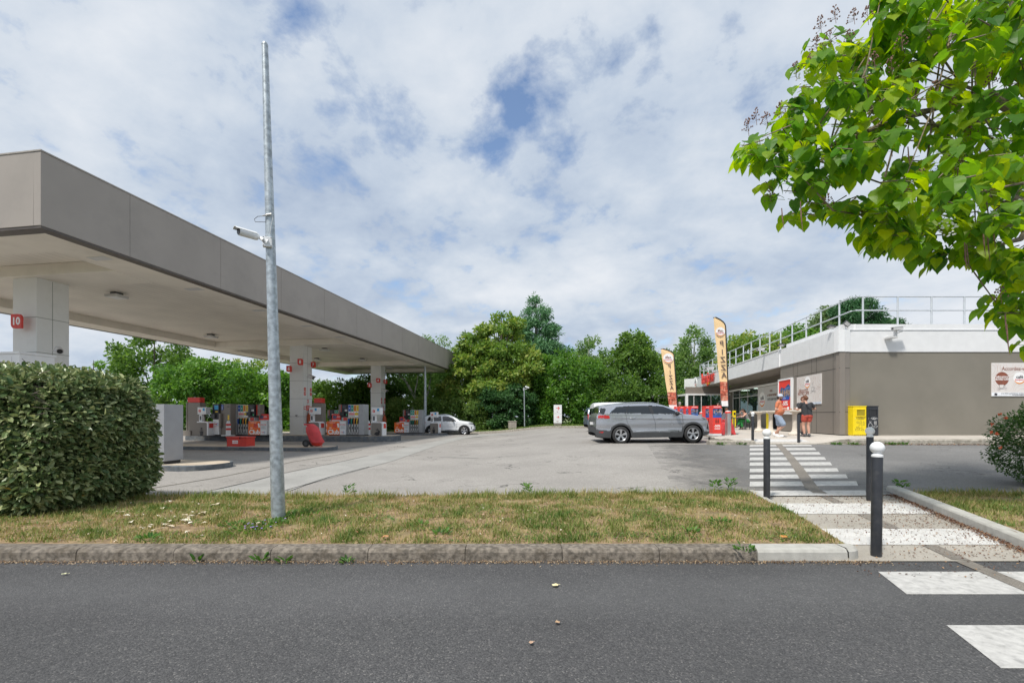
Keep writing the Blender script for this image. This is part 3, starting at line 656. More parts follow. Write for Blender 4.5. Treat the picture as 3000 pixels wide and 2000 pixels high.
# soffit: flat border, risen field, cross beams
def plank(name, base, joint, axis, pitch):
    m, n, l, bs = new_mat(name); tcx = n.new('ShaderNodeTexCoord'); s = n.new('ShaderNodeSeparateXYZ'); l.new(tcx.outputs['Object'], s.inputs[0])
    d = n.new('ShaderNodeMath'); d.operation = 'DIVIDE'; l.new(s.outputs[axis], d.inputs[0]); d.inputs[1].default_value = pitch
    fr = n.new('ShaderNodeMath'); fr.operation = 'FRACT'; l.new(d.outputs[0], fr.inputs[0])
    c = n.new('ShaderNodeMath'); c.operation = 'LESS_THAN'; l.new(fr.outputs[0], c.inputs[0]); c.inputs[1].default_value = 0.09
    no = n.new('ShaderNodeTexNoise'); no.inputs['Scale'].default_value = 0.8; no.inputs['Detail'].default_value = 6; l.new(tcx.outputs['Object'], no.inputs['Vector'])
    mr = n.new('ShaderNodeMapRange'); mr.inputs[1].default_value = 0.35; mr.inputs[2].default_value = 0.7; l.new(no.outputs['Fac'], mr.inputs[0])
    m1 = n.new('ShaderNodeMix'); m1.data_type = 'RGBA'; m1.inputs[6].default_value = base + (1,); m1.inputs[7].default_value = tuple(q * 0.86 for q in base) + (1,); l.new(mr.outputs[0], m1.inputs[0])
    m2 = n.new('ShaderNodeMix'); m2.data_type = 'RGBA'; l.new(c.outputs[0], m2.inputs[0]); l.new(m1.outputs[2], m2.inputs[6]); m2.inputs[7].default_value = joint + (1,)
    l.new(m2.outputs[2], bs.inputs['Base Color']); bs.inputs['Roughness'].default_value = 0.55
    bp = n.new('ShaderNodeBump'); bp.inputs['Strength'].default_value = 0.4; bp.inputs['Distance'].default_value = 0.01; bp.invert = True
    l.new(c.outputs[0], bp.inputs['Height']); l.new(bp.outputs[0], bs.inputs['Normal']); return m
M['planks'] = plank('soffit_planks', (0.82, 0.775, 0.70), (0.62, 0.58, 0.51), 0, 0.30)
b = MB(); BW = 1.55; zi = Z0 + 0.40
b.box(-CW + 0.30, -CW + BW, 0.30, CL - 0.30, Z0 + 0.05, Z0 + 0.095); b.box(-BW, -0.30, 0.30, CL - 0.30, Z0 + 0.05, Z0 + 0.095)
b.box(-CW + BW, -BW, 0.30, 1.4, Z0 + 0.05, Z0 + 0.095); b.box(-CW + BW, -BW, CL - 1.4, CL - 0.30, Z0 + 0.05, Z0 + 0.095)
b.box(-BW, -BW + 0.03, 1.4, CL - 1.4, Z0 + 0.095, zi); b.box(-CW + BW - 0.03, -CW + BW, 1.4, CL - 1.4, Z0 + 0.095, zi)
b.box(-CW + BW, -BW, 1.37, 1.40, Z0 + 0.095, zi); b.box(-CW + BW, -BW, CL - 1.4, CL - 1.37, Z0 + 0.095, zi)
b.build('soffit_border', 'soffit', cp)
b = MB(); b.box(-CW + BW - 0.1, -BW + 0.1, 1.3, CL - 1.3, zi, zi + 0.05); b.build('soffit_field', 'planks', cp)
b = MB(); b.box(-CW + T, -T, T, CL - T, zi + 0.3, zi + 0.34); b.build('roof_deck', 'grey', cp)
cols = [(-5.63, 3.16), (-5.70, 17.5), (-5.9, 29.1)]
for i, (x, y) in enumerate(cols):
    b = MB(); b.box(-CW + BW, -BW, y - 0.15, y + 1.15, Z0 + 0.03, zi - 0.002); b.build('cross_beam', 'soffit', cp, bevel=0.02)
# soffit access plates
for y in (1.9, 5.1, 8.4, 11.8, 15.0): b = MB(); b.box(-1.15, -0.55, y, y + 0.28, Z0 + 0.042, Z0 + 0.0495); b.build('access_plate', 'lgrey', cp)
# columns with cladding joints
zb = [0.15, 0.34, 0.15]
for i, (x, y) in enumerate(cols):
    c = MB(); c.box(x, x + 0.95, y, y + 0.95, zb[i] - 0.05, Z0 + 0.03); co = c.build('column', 'column', cp, bevel=0.012)
    jm = MB()
    for z in (zb[i] + 1.16, zb[i] + 2.30, zb[i] + 3.44, zb[i] + 4.58):
        jm.box(x - 0.003, x + 0.953, y - 0.003, y + 0.953, z, z + 0.018)
    jm.box(x + 0.953, x + 0.9545, y + 0.44, y + 0.455, zb[i] + 0.05, Z0)
    jm.build('cladding_joint', mat('cladding_joint', (0.30, 0.31, 0.29), 0.7) if i == 0 else bpy.data.materials['cladding_joint'], co)
def colw(i, x, y, z): return can(cols[i][0] + x, cols[i][1] + y, z)
# number signs on the columns: leaf-shaped red plates
def num_sign(s, loc, rz, size, label):
    t = thing('number_sign', label, 'sign', loc, rz, 'red pump number signs on the canopy columns')
    b = MB(); w_, h = size * 0.9, size; r = size * 0.3
    pts = []
    for cx_, cz_, a0, rr_ in ((w_/2 - r, h/2 - r, 0, r), (-w_/2 + 0.02, h/2 - 0.02, 90, 0.02), (-w_/2 + r, -h/2 + r, 180, r), (w_/2 - 0.02, -h/2 + 0.02, 270, 0.02)):
        for k in range(5): a = R(a0 + k * 22.5); pts.append((cx_ + rr_ * math.cos(a), cz_ + rr_ * math.sin(a)))
    b.prism(pts, -0.03, 0.03); b.build('plate', 'red', t)
    text(s, size * 0.72, 'white_t', t, (0, -0.033, -0.01), bold=0.03); return t
def nsg(s, px, py, Y, size, label, rz=AX): p = at(px, py, Y); return num_sign(s, p, rz, size, label)
nsg('10', 50, 941, 14.62, 0.46, 'red sign numbered 10 on the near canopy column')
nsg('8', 880, 1060, 28.72, 0.40, 'red sign numbered 8 on front of middle column')
nsg('6', 847, 1080, 28.72, 0.40, 'red sign numbered 6 sticking out left of middle column')
nsg('7', 918, 1068, 29.6, 0.36, 'red sign numbered 7 at right edge of middle column')
nsg('4', 1108, 1114, 40.2, 0.40, 'red sign numbered 4 on front of far column')
nsg('2', 1083, 1128, 40.2, 0.40, 'red sign numbered 2 at left edge of far column')
nsg('3', 1129, 1118, 41.0, 0.36, 'red sign numbered 3 at right edge of far column')
def plates(i, items, grp):
    for s, y, z in items:
        p = colw(i, 0.956, y, z)
        t = thing('number_plate', 'small red %s plate, %s %s on right face of %s column' % (s, 'upper' if z > (3.1 if i == 1 else 2.9) else 'lower', 'left' if y < 0.5 else 'right', ['near', 'middle', 'far'][i]), 'sign', p, AX + R(90), grp)
        b = MB(); b.box(-0.1, 0.1, -0.012, 0.0, -0.11, 0.11); b.build('plate', 'red', t, bevel=0.004); text(s, 0.2, 'white_t', t, (0, -0.014, 0), ext=0.001)
plates(1, [('6', 0.16, 3.25), ('5', 0.80, 3.25), ('8', 0.16, 2.98), ('7', 0.80, 2.98)], 'small number plates on the middle column')
plates(2, [('2', 0.16, 3.05), ('1', 0.80, 3.05), ('4', 0.16, 2.78), ('3', 0.80, 2.78)], 'small number plates on the far column')
for i in (1, 2):
    nm = ['near', 'middle', 'far'][i]
    t = thing('safety_notice', 'red no smoking and phone notices on right face of %s column' % nm, 'sign', colw(i, 0.956, 0.48, zb[i] + 1.72), AX + R(90), 'safety notices on the columns')
    b = MB(); b.box(-0.17, 0.17, -0.01, 0, -0.17, 0.17, 0); b.box(-0.42, -0.24, -0.01, 0, -0.10, 0.10, 0); b.box(0.24, 0.42, -0.01, 0, -0.1, 0.1, 0); b.build('panel', 'red', t)
    b = MB()
    for k in range(4): b.box(-0.13, 0.13, -0.012, -0.0101, 0.09 - k*0.07, 0.11 - k*0.07)
    b.build('print', 'white_t', t)
    for s_ in (-0.33, 0.33):
        b = MB(); b.lathe([(0.0, -0.0125), (0.07, -0.0125), (0.07, -0.0101), (0.05, -0.0101)], (s_, 0, 0), 16, 0, 'y'); b.build('pictogram', 'white_t', t)
    t = thing('extinguisher_sign', 'small red extinguisher sign above notices on %s column' % nm, 'sign', colw(i, 0.956, 0.48, zb[i] + 2.15), AX + R(90), 'extinguisher signs on the columns')
    b = MB(); b.box(-0.08, 0.08, -0.01, 0, -0.1, 0.1); b.build('panel', 'red', t); b = MB(); b.box(-0.02, 0.02, -0.012, -0.0101, -0.07, 0.06); b.box(-0.06, -0.03, -0.012, -0.0101, -0.05, 0.05); b.build('print', 'white_t', t)
    # hooded extinguisher hanging on the right face
    t = thing('extinguisher_cover', 'orange red hooded extinguisher cover hung on %s column' % nm, 'fire extinguisher', colw(i, 1.08, 0.5, zb[i] + 0.75), AX, 'extinguisher covers on the columns')
    b = MB(); b.lathe([(0.0, 0.78), (0.05, 0.76), (0.075, 0.70), (0.08, 0.62), (0.16, 0.50), (0.17, 0.3), (0.175, 0.02), (0.15, 0.0)], n=14); b.build('hood', 'brick', t, smooth=True)
    b = MB(); b.box(-0.10, 0.10, -0.02, 0.02, 0.76, 0.80); b.build('hook', 'black', t)
    t = thing('socket_box', 'small beige socket box on front of %s column' % nm, 'socket box', colw(i, 0.5, -0.03, zb[i] + 1.22), AX, 'socket boxes on the columns')
    b = MB(); b.box(-0.09, 0.09, -0.03, 0.028, -0.07, 0.07); b.build('case', 'lgrey', t, bevel=0.008); b = MB(); b.box(-0.05, 0.05, -0.036, -0.0302, -0.03, 0.03); b.build('cover', 'dgrey', t)
# ceiling lights
def clight(x, y, label):
    t = thing('ceiling_light', label, 'ceiling light', can(x, y, zi), AX, 'square lights under the canopy')
    b = MB(); b.box(-0.14, 0.14, -0.14, 0.14, -0.07, -0.002); b.build('mount', 'dgrey', t)
    b = MB(); b.box(-0.27, 0.27, -0.27, 0.27, -0.20, -0.09); b.build('housing', 'lgrey', t, bevel=0.02)
    b = MB(); b.box(-0.22, 0.22, -0.22, 0.22, -0.208, -0.2005); b.build('lens', 'white', t)
    return t
def canpix(px, py, z):
    Y = (z - CAMZ) * F / (1220 - py); X = (px - 1500) / F * Y; d = Vector((X + 11.34, Y - 10.95)); c, s = math.cos(AX), math.sin(AX)
    return (c * d.x + s * d.y, -s * d.x + c * d.y)
for (px, py), lb in zip([(342, 865), (618, 984), (951, 1023), (928, 1052), (1062, 1053), (1022, 1074), (1143, 1075)],
      ['nearest square light under the canopy, right of the near column', 'square light under canopy left of the tall pole', 'square light under canopy just right of the middle column', 'small light under canopy low beside the 7 sign', 'square light under canopy between middle and far columns', 'flat light near the far left end of canopy', 'flat light at far end right of the far column']):
    x, y = canpix(px, py, zi - 0.1); clight(max(-CW + 1.9, min(-1.8, x)), min(CL - 1.8, y), lb)
# ------------------------------------------------------------------ the shop
KX, KY = 14.33, 19.9
def shop(x, y, z=0.0):
    c, s = math.cos(AX), math.sin(AX); return Vector((KX + c * x - s * y, KY + s * x + c * y, z))
def shopw(v): d = Vector((v[0] - KX, v[1] - KY)); c, s = math.cos(AX), math.sin(AX); return (c*d.x + s*d.y, -s*d.x + c*d.y)
def on_facade(px, x=0.0):               # local y where the ray through column px meets the line local x
    a = (px - 1500) / F; c, s = math.cos(AX), math.sin(AX)
    # KX + c x - s y = a (KY + s x + c y)
    return (KX + c * x - a * (KY + s * x)) / (a * c + s)
bld = thing('shop_building', 'low taupe and white service area shop building with flat roof', 'shop', (KX, KY, 0), AX)
def S2(X, Y): return shopw((X, Y))
ZB, ZT, ZP = 4.34, 5.30, 5.57
y1 = 6.05                                # where the clad wing ends and the recessed shop front starts
RX = 2.2                                 # depth of the recess
yE = 22.0; yL = 26.0
def wallstrip(b, pts, z0, z1, th, m=0):   # wall along a local poly-line, thickness towards the right-hand side
    for a, c in zip(pts[:-1], pts[1:]):
        A = Vector(a); C = Vector(c); d = (C - A).normalized(); n = Vector((d.y, -d.x)) * th
        q = [A, C, C + n, A + n]; b.add([(p.x, p.y, z0) for p in q] + [(p.x, p.y, z1) for p in q], [(0,1,2,3), (7,6,5,4), (0,4,5,1), (1,5,6,2), (2,6,7,3), (3,7,4,0)], m)
R0 = S2(14.80, 19.94); R1 = S2(14.82, 20.02); R2 = S2(40, 20.02); R3 = S2(40, 47.5)
b = MB(); wallstrip(b, [R2, R1], TZ - 0.05, ZB, 0.25); wallstrip(b, [R3, R2], TZ - 0.05, ZB, 0.25); b.build('wall', 'taupe_wall', bld)
b = MB(); wallstrip(b, [(0, y1), (0, 0), R0], TZ + 0.04, ZB - 0.006, -0.22); b.box(0, RX, y1, y1 + 0.02, TZ, ZB - 0.006); b.build('cladding', 'taupe', bld)
b = MB()
for z in (1.70, 3.62): wallstrip(b, [(-0.004, y1), (-0.004, -0.004), (R0[0], R0[1] - 0.004)], z, z + 0.018, 0.0022)
for px in (2324, 2337, 2378, 2392, 2441):
    y = on_facade(px); b.box(-0.004, -0.0005, y - 0.009, y + 0.009, TZ + 0.05, ZB - 0.02)
b.build('cladding_joint', mat('shop_joint', (0.05, 0.045, 0.04), 0.7), bld)
b = MB(); wallstrip(b, [(0.05, y1), (0.05, 0.03), (R0[0], R0[1] + 0.03)], TZ - 0.03, TZ + 0.05, -0.1); b.build('plinth', 'black', bld)
# white band
b = MB(); wallstrip(b, [(-0.03, yE + 4.0), (-0.03, y1)], ZB, 5.30, -0.3); b.build('fascia', 'white', bld)
b = MB(); wallstrip(b, [(-0.06, y1 + 0.02), (-0.06, -0.03), (R0[0], R0[1] - 0.03), (R1[0] - 0.02, R1[1] - 0.04)], ZB, ZT, -0.25)
b.build('fascia', 'white', bld)
b = MB(); wallstrip(b, [(R2[0], R2[1] - 0.03), (R1[0], R1[1] - 0.03)], ZB + 0.003, ZT, 0.25); b.build('fascia', 'render', bld)
b = MB(); wallstrip(b, [(0.22, y1 - 0.2), (0.22, 0.22), (R0[0] + 0.1, R0[1] + 0.2), (R1[0] + 0.3, R1[1] + 0.04), ], ZT - 0.1, ZP, -0.2)
wallstrip(b, [(R2[0], R2[1] + 0.03), (R1[0] - 0.0, R1[1] + 0.03)], ZT + 0.003, ZP, 0.2); b.build('parapet', 'render', bld)
b = MB(); b.box(-0.10, 0.12, y1 - 0.06, y1 + 0.06, ZB - 0.02, ZT + 0.02); wallstrip(b, [(-0.06, yE + 4.05), (-0.06, y1 + 0.06)], 5.302, 5.36, -0.36); b.build('coping', 'white', bld)
for px in (2412, 2425, 2376, 2329, 2318): b = MB(); y = on_facade(px); b.box(-0.0625, -0.0605, y - 0.006, y + 0.006, ZB, ZT); b.build('fascia_joint', 'lgrey', bld)
for yy in (8.6, 12.9, 17.2, 21.5): b = MB(); b.box(-0.0325, -0.0305, yy - 0.006, yy + 0.006, ZB, 5.30); b.build('fascia_joint', 'lgrey', bld)
b = MB(); wallstrip(b, [(R2[0], R2[1] - 0.045), (R1[0], R1[1] - 0.045)], ZT - 0.025, ZT + 0.006, 0.01); b.build('drip_line', 'grey', bld)
# roof deck
b = MB(); b.add([(0.2, 0.2, ZT - 0.05), (R2[0], R2[1] + 0.3, ZT - 0.05), (R3[0], R3[1], ZT - 0.05), (0.2, yE + 4, ZT - 0.05)], [(0, 1, 2, 3)]); b.build('roof', 'lgrey', bld)
b = MB(); wallstrip(b, [(-0.028, yE + 3.9), (-0.028, y1 + 0.03)], ZB - 0.05, ZB - 0.002, -0.10); b.box(0.07, RX - 0.002, y1 + 0.03, yE + 3.8, ZB - 0.04, ZB - 0.004); b.build('overhang_soffit', 'taupe', bld)
# recessed shop front
M['glass'] = glass_mat('shop_glass', (0.015, 0.035, 0.03), 0.02, 0.45)
yw0, yw1 = on_facade(2221, RX), on_facade(2146, RX)
b = MB(); b.box(RX, RX + 0.2, y1 + 0.02, yw0 - 0.001, TZ - 0.02, ZB - 0.045); b.box(RX, RX + 0.2, yw0, yw1 + 0.3, TZ - 0.02, 1.72); b.box(RX, RX + 0.2, yw0, yw1 + 0.3, 3.93, ZB - 0.045)
b.build('shop_front_wall', 'taupe', bld)
b = MB(); b.box(RX - 0.35, RX - 0.14, y1 + 0.06, yw1, 3.72, 3.86); b.build('awning_cassette', 'white', bld, bevel=0.03)
for y in (7, 9, 11, 13, 15, 17, 19): b = MB(); b.tube([(RX - 0.14, y, 3.9), (RX - 0.25, y, 3.98), (RX - 0.3, y, 3.87)], 0.012, 5); b.build('awning_bracket', 'dgrey', bld)
wn = MB(); wn.box(RX + 0.06, RX + 0.075, yw0 + 0.04, yw1 - 0.04, 1.76, 3.89)
wo = wn.build('window', 'glass', bld)
b = MB()
for y in (yw0, yw0 + 2.35, yw0 + 4.35, yw1 - 0.06): b.box(RX + 0.02, RX + 0.058, y, y + (0.07 if y in (yw0, yw1 - 0.06) else 0.03), 1.73, 3.92)
b.box(RX + 0.015, RX + 0.055, yw0 + 0.08, yw1 - 0.08, 3.12, 3.18); b.box(RX + 0.015, RX + 0.055, yw0 + 0.08, yw1 - 0.08, 1.725, 1.80); b.build('frame', 'lgrey', wo)
# room behind the glass
b = MB(); b.box(RX + 5, RX + 5.1, y1 + 1, yL, TZ, 4.0); b.box(RX + 0.25, RX + 5, y1 + 1, yL, TZ - 0.01, TZ + 0.02); b.box(RX + 0.25, RX + 5, y1 + 1, yL, 4.0, 4.05); b.build('inner_room', mat('inner_walls', (0.22, 0.25, 0.24), 0.8, var=0.3, scale=0.8), bld)
b = MB(); b.box(RX + 2.0, RX + 2.7, yw0 + 1.3, yw0 + 5.5, 2.75, 3.10); b.build('counter_canopy', mat('amber_counter_panel', (0.85, 0.42, 0.03), 0.5), bld)
b = MB(); b.box(RX + 2.2, RX + 3.0, yw0 + 0.6, yw0 + 4.8, TZ + 0.02, 1.75); b.build('counter', mat('teal_counter', (0.06, 0.20, 0.20), 0.5), bld)
lm = emit('shop_ceiling_lamp', (1.0, 0.97, 0.9), 6.0)
for y in (yw0 + 1, yw0 + 3, yw0 + 5, y1 + 3, yE + 2): b = MB(); b.box(RX + 1.6, RX + 2.2, y, y + 0.6, 3.97, 3.995); b.build('ceiling_lamp', lm, bld)
# glazed porch at the far end, its front parallel to the near wall
X0, X1, YP = 16.25, 20.4, 42.6
def PW(X, Y): return S2(X, Y)
def wbox(b, X0_, X1_, Y0_, Y1_, z0, z1, m=0):
    q = [S2(X0_, Y0_), S2(X1_, Y0_), S2(X1_, Y1_), S2(X0_, Y1_)]
    b.add([(p[0], p[1], z0) for p in q] + [(p[0], p[1], z1) for p in q], [(0,3,2,1), (4,5,6,7), (0,1,5,4), (1,2,6,5), (2,3,7,6), (3,0,4,7)], m)
b = MB(); wbox(b, X0 + 0.02, X1 - 0.02, YP + 0.02, YP + 0.15, 3.66, ZB - 0.06); wbox(b, X1, X1 + 0.3, 41.2, YP + 0.2, TZ, ZB - 0.06); b.build('porch_wall', 'taupe', bld)
b = MB(); wbox(b, X0, X1, YP - 0.06, YP + 0.14, 3.50, 3.65); wbox(b, X0, X0 + 0.22, YP - 0.055, YP + 0.13, TZ, 3.50); wbox(b, X0 - 0.001, X0 + 0.2, YP + 0.2, 47, 3.48, 3.645); b.build('porch_frame', 'white', bld)
pn = MB(); wbox(pn, X0 + 0.24, X1 - 0.02, YP + 0.04, YP + 0.05, TZ, 3.48); wbox(pn, X0 + 0.1, X0 + 0.11, YP + 0.2, 47, TZ, 3.46)
po = pn.build('porch_glazing', 'glass', bld)
b = MB()
for X in (17.0, 17.7, 18.6, 19.5): wbox(b, X, X + 0.06, YP - 0.01, YP + 0.035, TZ, 3.49)
wbox(b, X0 + 0.24, 17.7, YP, YP + 0.03, 1.6, 1.66); b.build('frame', 'lgrey', po)
b = MB(); wbox(b, X0 - 2.0, X0 - 0.02, 44.5, 47.5, 3.30, 3.42); wbox(b, X0 - 2.0, X0 - 1.9, 44.5, 44.6, TZ, 3.30); wbox(b, X0 - 1.0, X0 - 0.9, 44.5, 44.6, TZ, 3.30); b.build('side_canopy', 'white', bld)
b = MB(); wbox(b, X0 - 2.1, X0 + 0.05, 44.4, 47.5, 3.43, 3.60); b.build('side_roof', 'grey', bld)
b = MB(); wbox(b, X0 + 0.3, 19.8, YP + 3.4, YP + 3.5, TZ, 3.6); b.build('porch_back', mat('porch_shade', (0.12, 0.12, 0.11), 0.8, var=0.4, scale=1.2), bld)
# far end of the fascia, turned a little
b = MB(); wallstrip(b, [(-0.9, yE + 4.9), (-0.03, yE + 4.02)], ZB, 5.34, -0.3); b.build('fascia', 'white', bld)
# ---- lettering and signs on the shop
def facade_thing(name, label, cat, px, z, x=0.0, group=None):     # local frame: +X runs along the facade towards the near corner when seen from outside
    y = on_facade(px, x); return thing(name, label, cat, shop(x, y, z), AX - R(90), group), y
t, _ = facade_thing('shop_sign', 'red bonjour lettering with a yellow smile on the white fascia', 'sign', 2077, 4.80, -0.035)
text('bonjour', 1.35, 'red_t' if False else 'red', t, (0, -0.12, 0.15), ext=0.05, bold=0.012, sx=0.95, sp=0.98)
b = MB(); pts = []
for k in range(13): a = R(200 + k * 12); pts.append((0.85 * math.cos(a) - 0.1, 0.62 * math.sin(a) + 0.15))
for k in range(13): a = R(344 - k * 12); pts.append((0.80 * math.cos(a) - 0.1, 0.36 * math.sin(a) + 0.12))
b.prism(pts, -0.12, -0.03); b.build('smile', mat('smile_yellow', (0.85, 0.45, 0.03), 0.4), t)
def roundel(parent, r, loc, rz=0, y=-0.006, off=0.0, scale_x=1.0, txt_m='dark_t', mirror=False):
    """white disc with the two words and an orange crescent; parts of the thing it is printed on"""
    x, z = loc; sg = -1 if mirror else 1
    b = MB(); b.prism([(x + r * math.cos(a) * scale_x, z + r * math.sin(a)) for a in [i * math.pi / 12 for i in range(24)]], y, y + 0.004); b.build('roundel', 'white_t', parent)
    pts = [(x + sg * r * 0.93 * math.cos(R(a)) * scale_x, z + r * 0.93 * math.sin(R(a))) for a in range(205, 365, 10)] + [(x + sg * (r * 0.86 * math.cos(R(a)) * scale_x - 0.03 * r), z + r * 0.72 * math.sin(R(a))) for a in range(355, 200, -10)]
    b = MB(); b.prism(pts, y - 0.003, y - 0.0005); b.build('crescent', 'orange_t', parent)
    text('café', r * 0.72, txt_m, parent, (x, y - 0.003, z + r * 0.22), ext=0.001, bold=0.02, sx=scale_x, mirror=mirror)
    text('bonjour', r * 0.45, 'red_t', parent, (x, y - 0.003, z - r * 0.22), ext=0.001, bold=0.012, sx=scale_x, mirror=mirror)
t, _ = facade_thing('round_sign', 'round white café sign with orange crescent at far end of fascia', 'sign', 2036, 4.83, -0.07)
b = MB(); b.prism([(0.72 * math.cos(a), 0.62 * math.sin(a)) for a in [i * math.pi / 12 for i in range(24)]], 0.0, 0.05); b.build('disc', 'white', t); roundel(t, 0.60, (0, 0))
def contour(b, cx_, cz_, rr, n=3, y=-0.003, wd=0.006, k0=0, k1=36, clip=None):   # topographic rings of the print
    for q in range(n):
        r = rr * (0.45 + 0.28 * q)
        for k in range(k0, k1):
            a0, a1 = R(k * 10), R(k * 10 + 10)
            def P_(a, r_): f = r_ * (1 + 0.16 * math.sin(2 * a + cx_) + 0.08 * math.sin(3 * a + q)); return (cx_ + f * math.cos(a), cz_ + f * math.sin(a))
            q4 = [P_(a0, r), P_(a1, r), P_(a1, r - wd), P_(a0, r - wd)]
            if clip and not all(clip[0] < p[0] < clip[1] and clip[2] < p[1] < clip[3] for p in q4): continue
            b.add([(p[0], y, p[1]) for p in q4], [(0, 1, 2, 3)])
def cup(parent, x, z, s, y=-0.005, m='dark_t', fill=None):
    b = MB(); t_ = 0.035 * s
    def seg(a, c): A = Vector(a); C = Vector(c); d = (C - A).normalized(); n_ = Vector((-d.y, d.x)) * t_ / 2; b.prism([(x + p.x * 1, z + p.y) for p in (A - n_, C - n_, C + n_, A + n_)], y, y + 0.002)
    W = [(-0.45, 0.3), (-0.38, -0.25), (-0.2, -0.42), (0.2, -0.42), (0.38, -0.25), (0.45, 0.3), (-0.45, 0.3)]
    W = [(a * s, c * s) for a, c in W]
    for a, c in zip(W[:-1], W[1:]): seg(a, c)
    for a, c in zip([(0.43, 0.2), (0.7, 0.15), (0.66, -0.12), (0.38, -0.2)][:-1], [(0.7, 0.15), (0.66, -0.12), (0.38, -0.2)]): seg((a[0]*s, a[1]*s), (c[0]*s, c[1]*s))
    for a, c in (((-0.5, -0.52), (0.5, -0.52)), ((-0.9, -0.7), (-0.3, -0.7)), ((0.5, -0.4), (1.1, -0.4)), ((-0.8, -0.35), (-0.55, -0.35)), ((0.6, -0.68), (1.0, -0.68))): seg((a[0]*s, a[1]*s), (c[0]*s, c[1]*s))
    for a, c in (((-0.05, 0.5), (0.12, 0.7)), ((0.12, 0.7), (-0.05, 0.9)), ((-0.05, 0.9), (0.1, 1.15))): seg((a[0]*s, a[1]*s), (c[0]*s, c[1]*s))
    if fill: b2 = MB(); b2.prism([(x + p[0], z + p[1]) for p in W[:-1]], y + 0.001, y + 0.002); b2.build('cup_shape', fill, parent)
    b.build('cup_drawing', m, parent)
M['wposter'] = mat('pale_poster_print', (0.74, 0.70, 0.675), 0.35, var=0.02)
# clad wing: framed red poster and white café poster
def pz_on(px, py, x=0.0): y = on_facade(px, x); p = shop(x, y); return CAMZ + (1220 - py) / F * p.y
ya, yb = on_facade(2322, -0.05), on_facade(2283, -0.05); zt, zb_ = pz_on(2303, 1109), pz_on(2303, 1213)
t = thing('poster_case', 'white framed red poster of drinks behind the man in orange', 'poster', shop(-0.10, (ya + yb)/2, (zt + zb_)/2), AX - R(90)); hw, hh = (yb - ya)/2, (zt - zb_)/2
b = MB(); b.box(-hw, hw, -0.03, 0.095, hh - 0.09, hh); b.box(-hw, hw, -0.03, 0.095, -hh, -hh + 0.12); b.box(-hw, -hw + 0.09, -0.03, 0.095, -hh + 0.12, hh - 0.09); b.box(hw - 0.09, hw, -0.03, 0.095, -hh + 0.12, hh - 0.09); b.build('frame', 'white', t, bevel=0.01)
b = MB(); b.box(-hw + 0.09, hw - 0.09, 0.0, 0.03, -hh + 0.12, hh - 0.09); b.build('poster_sheet', 'promo', t)
b = MB(); iw, ih = hw - 0.09, hh - 0.1; b.prism([(-iw*0.9, -0.05), (iw, -0.05), (iw, ih*0.55), (iw*0.6, ih*0.75), (0, ih*0.5), (-iw*0.6, ih*0.6), (-iw*0.9, ih*0.3)], -0.004, -0.001); b.build('picture', mat('poster_blue_scene', (0.06, 0.11, 0.26), 0.5, var=0.9, scale=6), t)
b = MB()
for k in range(5): b.ell((-iw*0.7 + k * iw * 0.36, -0.006, ih*0.18 + 0.06*(k % 2)), (0.10, 0.003, 0.19))
b.build('figures', mat('poster_figures', (0.35, 0.24, 0.18), 0.6, var=0.8, scale=12), t)
b = MB(); b.box(-iw*0.8, iw*0.8, -0.007, -0.0045, -0.20, -0.04); b.build('band', 'blue_t', t); text('-50%', 0.34, 'white_t', t, (0.05, -0.006, -ih*0.45), bold=0.02); text('• • •', 0.2, 'white_t', t, (0, -0.009, -0.12)); text('JEU CONCOURS', 0.11, 'white_t', t, (0, -0.006, ih*0.88)) if False else None
ya, yb = on_facade(2407, -0.02), on_facade(2335, -0.02); zt, zb_ = pz_on(2407, 1093), pz_on(2407, 1182.5)
t = thing('wall_poster', 'square pale café poster with a cup drawing, DÉGUSTEZ NOTRE CAFÉ', 'poster', shop(-0.03, (ya + yb)/2, (zt + zb_)/2), AX - R(90)); hw, hh = (yb - ya)/2, (zt - zb_)/2
b = MB(); b.box(-hw, hw, 0, 0.025, -hh, hh); b.build('panel', 'wposter', t)
b = MB(); cl = (-hw + 0.01, hw - 0.01, -hh + 0.12, hh - 0.01)
for cx_, cz_, rr_ in ((0.15*hw, hh, 0.42), (-0.3*hw, hh, 0.4), (hw, 0.75*hh, 0.5), (hw, -0.5*hh, 0.5), (-hw, 0.3*hh, 0.4), (-hw, -0.7*hh, 0.45)): contour(b, cx_, cz_, rr_, 4, wd=0.012, clip=cl)
b.build('contour_print', 'outline_t', t); roundel(t, 0.30, (-0.08*hw, 0.52*hh))
text('DÉGUSTEZ', 0.20, 'brown_t', t, (-0.42*hw, -0.005, -0.02*hh), bold=0.01); text('NOTRE CAFÉ', 0.20, 'brown_t', t, (-0.42*hw, -0.005, -0.22*hh), bold=0.01); text('en Argonne', 0.10, 'brown_t', t, (0.1*hw, -0.005, -0.5*hh)) if False else None
cup(t, 0.35*hw, 0.05*hh, 0.26); b = MB(); b.box(-hw + 0.005, hw - 0.005, -0.003, -0.0005, -hh + 0.005, -hh + 0.10); b.build('footer', mat('pale_blue_footer', (0.60, 0.68, 0.80), 0.4), t)
